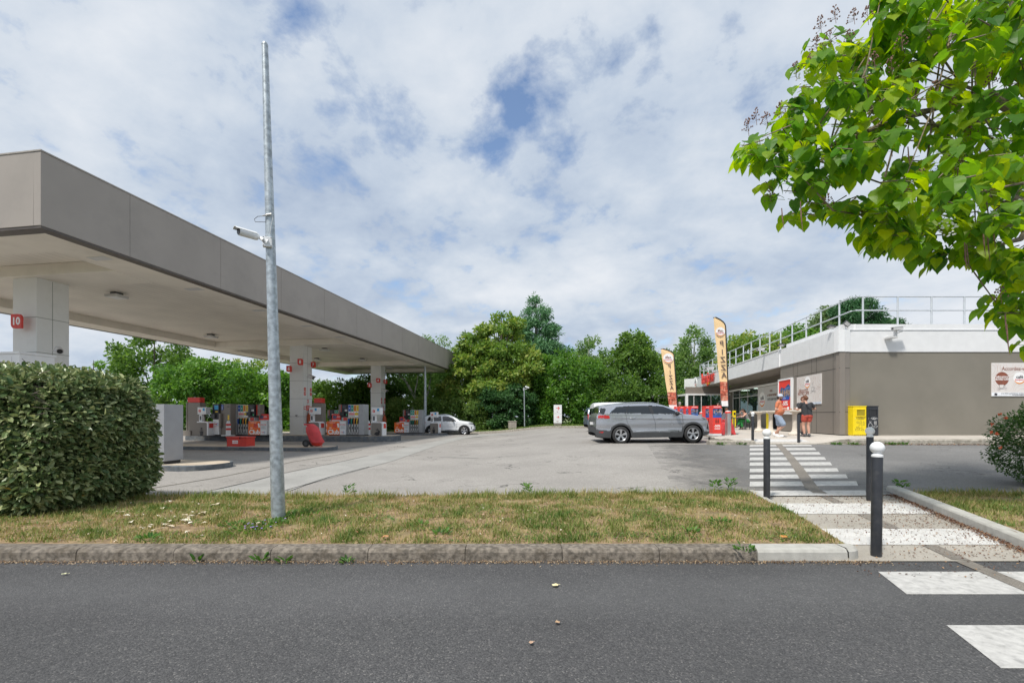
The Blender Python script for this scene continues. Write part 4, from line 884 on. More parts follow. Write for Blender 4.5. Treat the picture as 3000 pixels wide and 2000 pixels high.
# pale panel on the recessed front
ya, yb = 11.4, yw0 - 0.05; xx = RX - 0.03
t = thing('window_poster', 'large pale café bonjour panel beside the shop window, PAIN & VIENNOISERIES', 'poster', shop(xx, (ya + yb)/2, 2.72), AX - R(90)); hw, hh = (yb - ya)/2, 1.0
b = MB(); b.box(-hw, hw, 0, 0.02, -hh, hh); b.build('panel', mat('grey_poster_print', (0.68, 0.685, 0.69), 0.35, var=0.02), t)
b = MB(); cl = (-hw + 0.01, hw - 0.01, -hh + 0.01, hh - 0.01)
for cx_, cz_, rr_ in ((-0.9*hw, hh, 0.5), (-hw, -hh, 0.6), (-0.1*hw, -0.8*hh, 0.5), (-0.2*hw, 0.95*hh, 0.4)): contour(b, cx_, cz_, rr_, 4, wd=0.014, clip=cl)
b.build('contour_print', 'outline_t', t); roundel(t, 0.58, (-hw + 0.85, 0.05))
for k, s in enumerate(('PAIN', '& VIENNOISERIES', 'CUITS SUR PLACE')): text(s, 0.24, 'brown_t' if k < 2 else 'dark_t', t, ((0.14, -0.28, -0.28)[k], -0.005, 0.62 - 0.30 * k), align='LEFT', bold=0.01, sx=0.9)
cup(t, 0.55*hw, -0.35*hh, 0.3)
# poster on the wall facing the camera
t = thing('wall_poster', 'wide pale café poster reading Accordez-vous at the right end of the wall', 'poster', (21.07 + 1.75, 19.985, 3.13), 0); hw, hh = 1.75, 0.73
b = MB(); b.box(-hw, hw, 0, 0.03, -hh, hh); b.build('panel', 'wposter', t)
b = MB(); cl = (-hw + 0.01, hw - 0.01, -hh + 0.17, hh - 0.01)
for cx_, cz_, rr_ in ((-hw, 0.45, 0.4), (-hw, -0.5, 0.35), (-0.95, hh, 0.45), (-0.45, -hh + 0.1, 0.5), (0.4, hh, 0.5), (hw, 0, 0.6)): contour(b, cx_, cz_, rr_, 4, wd=0.009, clip=cl)
b.build('contour_print', 'outline_t', t)
text('Accordez-vous une pause', 0.23, 'brown_t', t, (-hw + 0.44, -0.005, 0.47), align='LEFT', sx=0.92)
b = MB(); b.prism([(-1.30 + 0.30*math.cos(i*math.pi/16), 0.03 + 0.30*math.sin(i*math.pi/16)) for i in range(32)], -0.004, -0.001); b.build('brown_disc', 'brown_t', t)
text('DÉGUSTEZ', 0.11, 'white_t', t, (-1.30, -0.006, 0.10), bold=0.02); text('NOTRE CAFÉ', 0.11, 'white_t', t, (-1.30, -0.006, 0.0), bold=0.02); cup(t, -1.32, -0.29, 0.22, y=-0.008, fill='wposter')
roundel(t, 0.27, (-0.53, 0.05)); b = MB(); b.box(-hw, hw, -0.003, -0.0005, -hh, -hh + 0.16); b.build('footer', mat('white_footer', (0.80, 0.82, 0.86), 0.4), t)
b = MB(); b.T = Matrix.Translation((-1.57, 0, -0.65)) @ Matrix.Rotation(R(8), 4, 'Y'); b.box(-0.06, 0.06, -0.006, -0.0035, -0.05, 0.05); b.build('mark', 'dark_t', t); text('POUR VOTRE SANTÉ, MANGEZ AU MOINS CINQ FRUITS', 0.055, 'dark_t', t, (-1.35, -0.005, -0.62), align='LEFT'); text('WWW.MANGERBOUGER.FR', 0.055, 'dark_t', t, (-0.85, -0.005, -0.68), align='LEFT')
# ---- roof railing
rl = thing('roof_railing', 'grey two rail safety railing along the flat shop roof', 'railing', (KX, KY, 0), AX)
xr = 1.05; c0 = S2(15.62, 21.0)
posts = [on_facade(px, xr) for px in (2405, 2362, 2321, 2287, 2255, 2226.6, 2201, 2178, 2156, 2138, 2120, 2104, 2088, 2075, 2062, 2051)]
pl = [(xr, y) for y in posts] + [(xr, on_facade(2459, xr))]
cr0 = (xr + 0.1, 0.55); ptsr = [S2((px - 1500) / F * 20.7, 20.7) for px in (2528, 2630, 2729, 2825, 2934, 3040, 3140, 3250, 3350)]
top = [(xr, max(posts)), (xr, 1.15), (S2((2508 - 1500) / F * 20.7, 20.7)[0], S2((2508 - 1500) / F * 20.7, 20.7)[1]), ptsr[-1]]
for z, nm in ((6.95, 'top_rail'), (6.33, 'mid_rail')):
    b = MB(); b.tube([(p[0], p[1], z) for p in top], 0.032, 8); b.tube([(xr, max(posts), z), (xr + 3.2, max(posts) - 0.1, z)], 0.032, 8); b.build(nm, 'rail', rl)
pb = MB(); pb.cyl((0, 0, 5.28), (0, 0, 6.94), 0.04, n=8); pb.box(-0.06, 0.06, -0.06, 0.06, 5.25, 5.30)
pm = pb.build('post', 'rail', rl); first = True
for (x, y) in pl + ptsr + [(xr + 1.6, max(posts) - 0.05), (xr + 3.2, max(posts) - 0.1)]:
    o = pm if first else pm.copy()
    if not first: COL.objects.link(o); o.parent = rl
    first = False; o.location = (x, y, 0)
# ------------------------------------------------------------------ vegetation
rng = np.random.default_rng(11)
def unit(v): return v / (np.linalg.norm(v, axis=-1, keepdims=True) + 1e-9)
def leaf_cards(c, d, nrm, L, Wd, fold=0.0):
    """diamond leaves (4 corners) from base points c, directions d, normals nrm"""
    s = unit(np.cross(d, nrm)); L = L[:, None]; Wd = Wd[:, None]; n = unit(np.cross(s, d))
    v0 = c; v1 = c + d * L * 0.45 + s * Wd * 0.5 + n * L * fold; v2 = c + d * L; v3 = c + d * L * 0.45 - s * Wd * 0.5 + n * L * fold
    return np.stack([v0, v1, v2, v3], 1).reshape(-1, 3)
LM = {
 'mid': leaf_mat('mid_green_leaves', (0.050, 0.115, 0.022), (0.105, 0.205, 0.040), (0.190, 0.300, 0.065), trans=0.45),
 'bright': leaf_mat('bright_green_leaves', (0.048, 0.130, 0.022), (0.105, 0.240, 0.038), (0.200, 0.360, 0.065), trans=0.4, rough=0.4),
 'yellow': leaf_mat('yellow_green_leaves', (0.065, 0.150, 0.028), (0.165, 0.280, 0.050), (0.43, 0.46, 0.12), trans=0.4),
 'grey': leaf_mat('grey_green_leaves', (0.094, 0.158, 0.060), (0.158, 0.242, 0.094), (0.260, 0.344, 0.139), trans=0.45),
 'cedar': leaf_mat('blue_green_needles', (0.055, 0.158, 0.071), (0.115, 0.260, 0.115), (0.205, 0.372, 0.172), trans=0.2),
 'pine': leaf_mat('pine_needles', (0.023, 0.084, 0.034), (0.052, 0.149, 0.055), (0.102, 0.223, 0.084), trans=0.15),
 'birch': leaf_mat('birch_leaves', (0.074, 0.158, 0.047), (0.149, 0.260, 0.074), (0.260, 0.372, 0.131), trans=0.5),
 'shrub': leaf_mat('shrub_leaves', (0.085, 0.160, 0.035), (0.160, 0.265, 0.065), (0.27, 0.35, 0.11), trans=0.45, extra=(0.50, 0.36, 0.30), ea=0.035),
 'dark': leaf_mat('dark_green_leaves', (0.026, 0.080, 0.028), (0.055, 0.140, 0.045), (0.10, 0.21, 0.07), trans=0.4),
}
def crown(name, parent, blobs, mkey, n, L=0.30, droop=0.2, up=0.35, hang=0.0, aspect=0.5, flat=0.75):
    """leaves gathered in many small blobs; each blob is denser near its surface"""
    B = np.array([[*b_[0], b_[1]] for b_ in blobs]); w_ = B[:, 3] ** 2.2; w_ /= w_.sum()
    idx = rng.choice(len(B), n, p=w_); r = B[idx, 3]
    u = unit(rng.normal(size=(n, 3))); rad = (rng.random(n) ** 0.33) * (0.72 + 0.42 * rng.random(n))
    p = B[idx, :3] + u * (r * rad)[:, None] * np.array([1, 1, flat])
    if hang: p[:, 2] -= hang * rng.random(n) ** 2 * r * 1.6
    d = unit(u * 0.7 + rng.normal(size=(n, 3)) * 0.7 + np.array([0, 0, -droop])); nn = unit(u * 0.6 + rng.normal(size=(n, 3)) * 0.5 + np.array([0, 0, up]))
    Ls = L * (0.6 + 0.8 * rng.random(n)); co = leaf_cards(p, d, nn, Ls, Ls * aspect * (0.8 + 0.6 * rng.random(n)), 0.08)
    bt = rng.random(len(B)); tint = np.clip(0.40 * bt[idx] + 0.6 * rng.random(n), 0, 1)
    o = fast_mesh(name, co, 4, LM[mkey], tint, parent); return o
def limbs(parent, pts_list, m='bark', name='trunk'):
    b = MB()
    for pts, rs in pts_list: b.tube(pts, rs, 7)
    return b.build(name, m, parent, smooth=True)
def blobs_env(prof, z0, z1, n, rb, rx, ry, lean=0.0, skin=0.55):
    """blobs inside an envelope of revolution: prof(t) gives the relative radius at height t"""
    out = []; tries = 0
    while len(out) < n and tries < n * 60:
        tries += 1; t = rnd.random(); a = rnd.uniform(0, 2 * math.pi); q = prof(t)
        if rnd.random() > q + 0.15: continue
        rr = q * (skin + (1 - skin) * rnd.random() ** 0.6) * rnd.uniform(0.82, 1.08); rbx = rb * rnd.uniform(0.55, 1.25) * (0.45 + 0.55 * q)
        out.append(((rx * rr * math.cos(a) + lean * t, ry * rr * math.sin(a), z0 + (z1 - z0) * t), rbx))
    return out
def prof_round(t): return math.sin(math.pi * min(1, max(0.02, t * 0.93 + 0.1))) ** 0.55
def prof_cone(t): return max(0.16, (1 - t ** 3.5) * (0.86 + 0.14 * math.sin(t * 40))) * (1 if t > 0.06 else 0.8)
def prof_egg(t): return max(0.08, math.sin(math.pi * (t ** 0.75) * 0.96 + 0.08)) ** 0.7
def prof_hedge(t): return 1.0 if t < 0.72 else max(0.1, math.cos((t - 0.72) / 0.28 * math.pi / 2)) ** 0.6
def tree(name, label, pxl, pxr, ytop, Y, mkey, prof=prof_egg, zb=0.2, n=9000, nb=60, rb=1.0, L=0.34, group=None, cat='tree', trunk=True, bark='bark', depth=None, ybot=None, **kw):
    A = at(pxl, ytop, Y); Bp = at(pxr, ytop, Y); zg = fz(A.x, Y); zt = A.z; cx_ = (A.x + Bp.x) / 2; rx = (Bp.x - A.x) / 2 - rb * 0.3
    t = thing(name, label, cat, (cx_, Y, zg), rnd.uniform(-0.2, 0.2), group); z0 = zb if ybot is None else at(pxl, ybot, Y).z - zg; H = zt - zg
    bl = blobs_env(prof, z0, H - rb * 0.35, nb, rb, rx, depth or max(1.2, rx * 0.8))
    if trunk:
        tr = max(0.07, 0.018 * H); L_ = [([(0, 0, -0.1), (0.05, 0, H * 0.3), (-0.06, 0.05, H * 0.6), (0.0, 0, H * 0.9)], [tr * 1.3, tr, tr * 0.6, tr * 0.15])]
        for k in range(9):
            q = bl[rnd.randrange(len(bl))][0]; zz = min(q[2] * 0.75, H * 0.7)
            L_.append(([(0, 0, zz * 0.6), (q[0] * 0.5, q[1] * 0.5, (zz * 0.6 + q[2]) / 2 + 0.1), q], [tr * 0.5, tr * 0.3, tr * 0.1]))
        limbs(t, L_, bark)
    crown('crown', t, bl, mkey, int(n), L, **kw); return t
G_ = 'trees and shrubs behind the lot'
tree('broadleaf_tree', 'tall open grey-barked tree seen under the canopy at far left', 320, 585, 965, 52, 'mid', prof_round, zb=4.0, n=12000, nb=60, rb=1.1, L=0.36, group=G_)
tree('young_tree', 'thin young tree top poking above the clipped hedge', 236, 312, 1032, 44, 'bright', prof_round, zb=2.2, n=900, nb=14, rb=0.5, L=0.3, group=G_)
tree('broadleaf_tree', 'yellow green tree crown behind the galvanised pole', 600, 850, 1032, 52, 'yellow', prof_round, zb=2, n=11000, nb=50, rb=1.1, group=G_)
tree('laurel_shrub', 'big glossy bright green shrub left of the galvanised pole', 452, 775, 1046, 46, 'bright', prof_hedge, zb=0, n=27000, nb=150, rb=1.0, L=0.30, group=G_, cat='shrub', trunk=False)
tree('broadleaf_tree', 'shrubby tree behind the pumps left of the middle column', 740, 900, 1085, 47, 'bright', prof_hedge, zb=0, n=15000, nb=90, rb=0.9, group=G_, trunk=False)
tree('laurel_shrub', 'dull green shrub right of the grey cabinet', 330, 500, 1150, 44, 'mid', prof_hedge, zb=0, n=9000, nb=50, rb=0.7, L=0.24, group=G_, cat='shrub', trunk=False)
tree('broadleaf_tree', 'feathery mid green tree between middle and far canopy columns', 890, 1105, 1108, 46, 'mid', prof_hedge, zb=0, n=22000, nb=130, rb=0.8, L=0.26, group=G_, trunk=False)
tree('broadleaf_tree', 'dark crown behind the far canopy column', 1005, 1180, 1094, 49, 'mid', prof_hedge, zb=0, n=17000, nb=100, rb=0.9, L=0.28, group=G_)
tree('laurel_shrub', 'green shrub behind the farthest pump', 1080, 1330, 1160, 44.5, 'shrub', prof_hedge, zb=0, n=17000, nb=90, rb=0.7, L=0.22, group=G_, cat='shrub', trunk=False)
tree('broadleaf_tree', 'hazy mid green tree seen through the white-barked birch', 1130, 1350, 1062, 54, 'mid', prof_hedge, zb=0, n=16000, nb=90, rb=1.0, L=0.3, group=G_)
# white-barked birch behind the lamp post
t = thing('birch_tree', 'white-barked birch with forked leaning trunks behind thin lamp post', 'tree', (*at(1240, 1200, 48).xy, 0.3), 0, G_)
o0 = at(1240, 1200, 48)
def lp(px, py, dy=0): p = at(px, py, 48 + dy); return (p.x - o0.x, dy, p.z - 0.3)
tr = [([lp(1240, 1262), lp(1236, 1196), lp(1213, 1160), lp(1192, 1120), lp(1172, 1101), lp(1160, 1080)], [0.2, 0.18, 0.15, 0.12, 0.08, 0.03]),
      ([lp(1238, 1190), lp(1250, 1162, 0.5), lp(1257, 1140, 0.5), lp(1262, 1105, 0.6), lp(1268, 1040, 0.6)], [0.15, 0.12, 0.10, 0.07, 0.03]), ([lp(1213, 1160), lp(1222, 1120, -0.3), lp(1230, 1060, -0.3)], [0.09, 0.06, 0.03])]
limbs(t, tr, 'birch')
bl = []
for k in range(70):
    px = rnd.uniform(1130, 1325); py = rnd.uniform(1000 + abs(px - 1262) * 0.25, 1180); q = lp(px, py, rnd.uniform(-0.4, 3.0)); bl.append(((q[0], q[1], q[2]), rnd.uniform(0.5, 0.9)))
for px, py in ((1245, 985), (1252, 990), (1290, 984), (1300, 990), (1262, 1000), (1310, 1000)): q = lp(px, py, 1.0); bl.append((q, 0.55))
crown('crown', t, bl, 'birch', 8000, 0.24, hang=1.2, droop=0.8)
tree('maple_tree', 'large yellow green maple rising just right of canopy end', 1350, 1590, 896, 46, 'yellow', prof_egg, zb=1.5, n=26000, nb=150, rb=1.0, L=0.33, group=G_, flat=0.5)
tree('maple_tree', 'lower yellow green maple against the canopy end', 1290, 1480, 962, 45.5, 'yellow', prof_egg, zb=1, n=19000, nb=110, rb=0.95, L=0.32, group=G_, flat=0.5)
tree('conifer_tree', 'tall blue green conifer, tallest tree behind the lot', 1470, 1672, 850, 54, 'cedar', prof_cone, zb=2, n=30000, nb=220, rb=1.05, L=0.42, group=G_, flat=0.45, aspect=0.22, droop=0.5)
tree('laurel_shrub', 'pinkish tipped shrub behind the white car bonnet', 1300, 1440, 1160, 43.6, 'shrub', prof_hedge, zb=0, n=12000, nb=70, rb=0.7, L=0.2, group=G_, cat='shrub', trunk=False)
tree('yew_shrub', 'dark green low shrub below the large maple', 1395, 1575, 1120, 43.8, 'dark', prof_hedge, zb=0, n=15000, nb=90, rb=0.75, L=0.24, group=G_, cat='shrub', trunk=False, flat=0.5)
tree('laurel_shrub', 'tall rounded glossy green shrub behind the air and water sign', 1545, 1775, 1018, 46, 'bright', prof_hedge, zb=0, n=34000, nb=190, rb=0.85, L=0.26, group=G_, cat='shrub', trunk=False)
tree('birch_tree', 'grey green birch behind the glossy shrub', 1655, 1795, 966, 55, 'birch', prof_egg, zb=3, n=11000, nb=80, rb=0.8, L=0.28, group=G_, hang=0.7, bark='birch')
tree('broadleaf_tree', 'leafy mid green tree above the grey car', 1778, 1945, 957, 48, 'mid', prof_egg, zb=1.0, n=17000, nb=95, rb=1.0, L=0.33, group=G_)
tree('broadleaf_tree', 'low mid green tree behind the parked vans', 1730, 1870, 1075, 45, 'mid', prof_hedge, zb=0, n=13000, nb=60, rb=0.9, L=0.26, group=G_, trunk=False)
tree('laurel_shrub', 'mottled green shrub behind the grey car roof', 1830, 2010, 1105, 46, 'mid', prof_hedge, zb=0, n=13000, nb=60, rb=0.9, L=0.26, group=G_, trunk=False, cat='shrub')
tree('birch_tree', 'tall birch between the two feather flags', 1965, 2105, 940, 60, 'birch', prof_egg, zb=3, n=14000, nb=90, rb=0.9, L=0.32, group=G_, hang=0.8, bark='birch')
tree('birch_tree', 'shaded birch behind the smaller feather flag', 1905, 2010, 1010, 57, 'birch', prof_round, zb=1, n=9000, nb=60, rb=0.9, L=0.3, group=G_, hang=0.6, bark='birch')
tree('broadleaf_tree', 'dense green tree beyond the far end of shop', 1960, 2120, 1120, 54, 'dark', prof_round, zb=0, n=9000, nb=50, rb=1.0, L=0.3, group=G_, trunk=False)
tree('broadleaf_tree', 'yellow green round tree behind the roof railing next to big flag', 2105, 2315, 972, 50, 'yellow', prof_hedge, zb=3, n=20000, nb=120, rb=1.2, L=0.36, group=G_)
tree('broadleaf_tree', 'bright green tree low behind the middle of roof railing', 2265, 2440, 948, 50, 'bright', prof_hedge, zb=3, n=20000, nb=110, rb=1.1, L=0.36, group=G_)
tree('willow_tree', 'feathery grey green willow behind the railing near the roof corner', 2370, 2520, 888, 52, 'grey', prof_hedge, zb=6, n=18000, nb=120, rb=1.0, L=0.34, group=G_, hang=0.8)
tree('pine_tree', 'dark green pine behind the roof railing corner', 2440, 2560, 866, 50, 'pine', prof_hedge, zb=7, n=18000, nb=80, rb=0.95, L=0.42, group=G_, aspect=0.2, flat=0.6)
tree('pine_tree', 'smaller dark pine right of the roof railing corner', 2520, 2612, 897, 50, 'pine', prof_egg, zb=7, n=12000, nb=60, rb=0.8, L=0.42, group=G_, aspect=0.2, flat=0.6)
tree('pine_tree', 'low pine tip behind the wall camera', 2575, 2670, 930, 50, 'pine', prof_egg, zb=6, n=6000, nb=40, rb=0.7, L=0.4, group=G_, aspect=0.2, flat=0.6)
# trees only seen from the side, left of the frame
tree('broadleaf_tree', 'green tree beyond the left end of the lot', -250, 120, 1060, 50, 'mid', prof_round, zb=1, n=8000, nb=60, rb=1.2, L=0.45, group=G_)
# ---- clipped hedge at the left
hd = thing('clipped_hedge', 'large box clipped evergreen hedge at left on the grass verge', 'hedge', (-9.25, 7.28, 0.1), R(-4))
hx, hy, hz = 3.05, 1.0, 2.17
def hedge_pts(n):
    f = rng.random(n); p = np.zeros((n, 3)); nr = np.zeros((n, 3))
    a = rng.random(n) * 2 - 1; b_ = rng.random(n); c_ = rng.random(n) * 2 - 1
    sel = f < 0.46; p[sel] = np.stack([a * hx, -hy + 0 * a, b_ * hz], 1)[sel]; nr[sel] = (0, -1, 0)
    sel = (f >= 0.46) & (f < 0.62); p[sel] = np.stack([a * hx, hy + 0 * a, b_ * hz], 1)[sel]; nr[sel] = (0, 1, 0)
    sel = (f >= 0.62) & (f < 0.80); p[sel] = np.stack([hx + 0 * a, c_ * hy, b_ * hz], 1)[sel]; nr[sel] = (1, 0, 0)
    sel = (f >= 0.80) & (f < 0.84); p[sel] = np.stack([-hx + 0 * a, c_ * hy, b_ * hz], 1)[sel]; nr[sel] = (-1, 0, 0)
    sel = f >= 0.84; p[sel] = np.stack([a * hx, c_ * hy, hz + 0 * a], 1)[sel]; nr[sel] = (0, 0, 1)
    return p, nr
def hedge_shape(p):       # round the box, pull in the foot, lower the far right shoulder
    q = p.copy(); x, y, z = q[:, 0] / hx, q[:, 1] / hy, q[:, 2] / hz
    k = 0.10; q[:, 0] = hx * x * (1 - 0.03 * y**2 - 0.05 * np.clip(z - 0.7, 0, 1) / 0.3 * np.abs(x)**6); q[:, 1] = hy * y * (1 - 0.10 * np.abs(x)**8 - 0.10 * np.clip(z - 0.75, 0, 1) / 0.25 * np.abs(y)**3)
    q[:, 2] = hz * z * (1 - 0.035 * np.abs(x)**6 - 0.05 * np.abs(y)**3 - 0.05*np.clip(x,0,1)**2.5 - 0.045*np.clip((x-0.85)/0.15,0,1)**2 - 0.025*np.clip((-y-0.5)/0.5,0,1)**2)
    foot = np.clip(1 - z / 0.18, 0, 1); q[:, 0] -= foot * 0.28 * np.clip(x, 0, 1)**2; q[:, 1] += foot * 0.10 * np.clip(-y, 0, 1)
    return q
N_ = 52000; p, nr = hedge_pts(N_); p = hedge_shape(p); lay = rng.random(N_) ** 1.5 * 0.22
wob = np.array([noise.noise((float(v[0]) * 1.6, float(v[1]) * 1.6, float(v[2]) * 1.9)) for v in p]) * 0.09
p = p - nr * (lay - wob - 0.03)[:, None] + rng.normal(size=p.shape) * 0.02
d = unit(nr * 0.55 + rng.normal(size=p.shape) * 0.62 + np.array([0.1, 0, -0.15])); nn = unit(nr * 0.5 + rng.normal(size=p.shape) * 0.38 + np.array([0, 0, 0.75]))
Ls = 0.098 * (0.55 + 0.75 * rng.random(N_))
def leaf6(c, d, nrm, L, Wd, fold):
    s = unit(np.cross(d, nrm)); n = unit(np.cross(s, d)); L = L[:, None]; Wd = Wd[:, None]
    out = []
    for sg in (1, -1):
        out += [c, c + d*L*0.32 + s*Wd*0.46*sg + n*L*fold, c + d*L*0.72 + s*Wd*0.40*sg + n*L*fold*0.8, c + d*L - n*L*fold*0.4]
    return np.stack(out, 1).reshape(-1, 3)
M['hedge'] = leaf_mat('hedge_leaves', (0.055, 0.110, 0.038), (0.165, 0.225, 0.090), (0.40, 0.43, 0.21), trans=0.15, rough=0.36, extra=(0.48, 0.30, 0.03), ea=0.008)
tin = np.clip(rng.random(N_) * 0.85 + 0.15 * rng.random(N_), 0, 1)
fast_mesh('foliage', leaf6(p, d, nn, Ls, Ls * 0.52, 0.10), 4, M['hedge'], np.repeat(tin, 2), hd)
b = MB(); b.box(-hx + 0.3, hx - 0.42, -hy + 0.28, hy - 0.28, 0.25, hz - 0.28); b.build('dark_core', mat('hedge_core_shade', (0.022, 0.020, 0.013), 1.0, var=0.4, scale=20), hd)  # solid near-black core, stands in for the shade between the leaves
b = MB()
for k in range(26):
    x = rnd.uniform(-hx * 0.9, hx * 0.88); y = rnd.uniform(-0.6, 0.6); b.tube([(x, y, 0), (x + rnd.uniform(-0.1, 0.1), y, 0.2), (x + rnd.uniform(-0.25, 0.25), y * 1.2, 0.5)], [0.025, 0.02, 0.012], 5)
for k in range(160):
    x = rnd.uniform(-hx, hx); z = rnd.uniform(0.5, hz); b.tube([(x, -hy + 0.12, z), (x + rnd.uniform(-0.1, 0.1), -hy - 0.02, z + rnd.uniform(-0.05, 0.12))], [0.005, 0.003], 4)
b.build('stems', 'bark', hd)
# yellow-edged branch low in the hedge
M['varieg'] = leaf_mat('yellow_edged_leaves', (0.06, 0.13, 0.04), (0.14, 0.22, 0.07), (0.42, 0.40, 0.08), trans=0.2)
k = 260; c = np.stack([rng.uniform(-0.2, 1.3, k), rng.uniform(-hy - 0.10, -hy + 0.02, k), np.abs(rng.normal(0.28, 0.16, k))], 1)
d = unit(rng.normal(size=(k, 3)) + np.array([0, -0.5, 0.1])); L6 = 0.11 * (0.6 + 0.6 * rng.random(k)); fast_mesh('yellow_edged_foliage', leaf6(c, d, unit(rng.normal(size=(k, 3)) * 0.5 + np.array([0, -0.5, 0.9])), L6, L6 * 0.5, 0.08), 4, M['varieg'], np.repeat(rng.random(k), 2), hd)
# ---- round shrub at the right with orange flowers
rb_ = thing('flowering_shrub', 'round dark green shrub with a few orange flowers at right edge', 'shrub', (10.62, 8.55, 0.12), 0)
N_ = 26000; u = unit(rng.normal(size=(N_, 3))); rad = 0.62 + 0.42 * rng.random(N_) ** 0.5
p = u * rad[:, None] * np.array([1.24, 1.0, 0.90]) + np.array([0, 0, 0.92]); wob = np.array([noise.noise((float(v[0])*2.4, float(v[1])*2.4, float(v[2])*2.4)) for v in p]); p += u * (wob * 0.28)[:, None]; p[:, 2] = np.maximum(p[:, 2], 0.04)
d = unit(u * 0.8 + rng.normal(size=p.shape) * 0.6); nn = unit(rng.normal(size=p.shape) * 0.5 + np.array([0, 0, 0.9])); Ls = 0.055 * (0.6 + 0.7 * rng.random(N_))
fast_mesh('foliage', leaf_cards(p, d, nn, Ls, Ls * 0.45, 0.05), 4, LM['dark'] if False else leaf_mat('shrub_small_leaves', (0.020, 0.060, 0.012), (0.045, 0.115, 0.022), (0.10, 0.19, 0.045), trans=0.25, rough=0.35), rng.random(N_), rb_)
b = MB()
for k in range(90):
    a = rnd.uniform(0, 6.28); e = rnd.uniform(-0.2, 1.3); q = (1.15 * math.cos(a) * math.cos(e), 0.95 * math.sin(a) * math.cos(e), 0.84 + 0.75 * math.sin(e)); b.tube([(0, 0, 0.1), (q[0] * 0.4, q[1] * 0.4, q[2] * 0.6), q], [0.018, 0.01, 0.004], 4)
b.build('stems', 'bark', rb_)
fl = mat('orange_flower', (0.80, 0.16, 0.06), 0.6, var=0.2, scale=30)
for px, py in ((2930, 1213), (2946, 1223), (2905, 1243), (2905, 1266), (2921, 1270), (2932, 1311)):
    q = at(px, py, 7.72) - Vector((10.62, 8.55, 0.12)); b = MB()
    for k in range(14): a = rnd.uniform(0, 6.28); b.T = Matrix.Translation(q) @ Matrix.Rotation(a, 4, 'Y') @ Matrix.Rotation(rnd.uniform(-1, 1), 4, 'X'); b.add([(0, 0, 0), (0.010, 0, 0.018), (0, 0, 0.034), (-0.010, 0, 0.018)], [(0, 1, 2, 3)])
    b.build('flower', fl, rb_)
# ---- catalpa overhanging at the right
ct = thing('catalpa_tree', 'broad heart-leaved catalpa overhanging from the upper right', 'tree', (9.4, 6.9, 0.15), 0)
CO = Vector((9.4, 6.9, 0.15))
# outline of the crown as it stands 6.4 m from the camera (world X, Z), left to right over the top
poly_px = [(2150, 410), (2175, 355), (2230, 320), (2290, 300), (2310, 230), (2360, 130), (2400, 60), (2450, 40), (2520, 70), (2565, 90), (2575, 30), (2570, -150), (2600, -420), (2900, -800), (3500, -900), (4200, -500), (4500, 100), (4400, 700), (3900, 950), (3300, 1060), (3060, 1060), (2960, 1010), (2870, 940), (2900, 880), (2960, 830), (2900, 810), (2850, 760), (2760, 770), (2640, 770), (2560, 740), (2500, 690), (2470, 640), (2400, 620), (2340, 660), (2290, 645), (2240, 620), (2235, 560), (2180, 470)]
def inside(x, y, P_):
    c = False; j = len(P_) - 1
    for i in range(len(P_)):
        if (P_[i][1] > y) != (P_[j][1] > y) and x < (P_[j][0]-P_[i][0])*(y-P_[i][1])/(P_[j][1]-P_[i][1]) + P_[i][0]: c = not c
        j = i
    return c
def edge_d(x, y, P_):
    m_ = 1e9
    for i in range(len(P_)):
        a = Vector(P_[i]); c = Vector(P_[(i+1) % len(P_)]); d_ = c - a; t_ = max(0, min(1, (Vector((x, y)) - a).dot(d_) / d_.length_squared)); m_ = min(m_, (a + d_ * t_ - Vector((x, y))).length)
    return m_
holes = [(2660, 400, 30, 60), (2590, 455, 40, 25), (2840, 235, 32, 40), (2470, 520, 40, 28), (2780, 180, 24, 20), (2820, 430, 22, 34), (2700, 250, 18, 26), (2560, 320, 16, 22), (2890, 700, 20, 22), (2480, 215, 10, 14)]
tips = []; tries = 0
while len(tips) < 570 and tries < 20000:
    tries += 1; px = rnd.uniform(2140, 4400) if rnd.random() < 0.25 else rnd.uniform(2140, 3080); py = rnd.uniform(-800, 1050) if px > 3000 or rnd.random() < 0.15 else rnd.uniform(-60, 1050)
    if not inside(px, py, poly_px) or edge_d(px, py, poly_px) < 12: continue
    if any(((px-h[0])/(h[2]+14))**2 + ((py-h[1])/(h[3]+14))**2 < 1 for h in holes): continue
    ed = min(1, edge_d(px, py, poly_px) / 220); near = 5.2 if px > 2750 and 400 < py < 800 else 5.7
    tips.append((px, py, 6.5 + (rnd.random() * 2 - 1) * (0.35 + (6.5 - near) * ed)))
def heart(L, Wd, fold, curl):    # outline of one half, base to tip, local: y along the leaf, x sideways, z normal
    prof = [(0, 0.0, 0), (0.34, -0.07, 0.3), (0.50, 0.18, 0.5), (0.47, 0.42, 0.45), (0.28, 0.72, 0.2), (0.0, 1.0, 0)]
    mid = [(0, 0.0), (0, 0.22), (0, 0.5), (0, 0.8), (0, 1.0)]
    return prof
HP = [(0.0, 0.03), (0.20, -0.08), (0.42, 0.02), (0.51, 0.24), (0.46, 0.46), (0.30, 0.68), (0.12, 0.86), (0.0, 1.02)]
quads = []   # per half: strips between the midrib and the outline
MIDR = [0.03, 0.10, 0.20, 0.34, 0.50, 0.68, 0.86, 1.02]
cos = []; tints = []; stems = MB()
lr = np.random.default_rng(5)
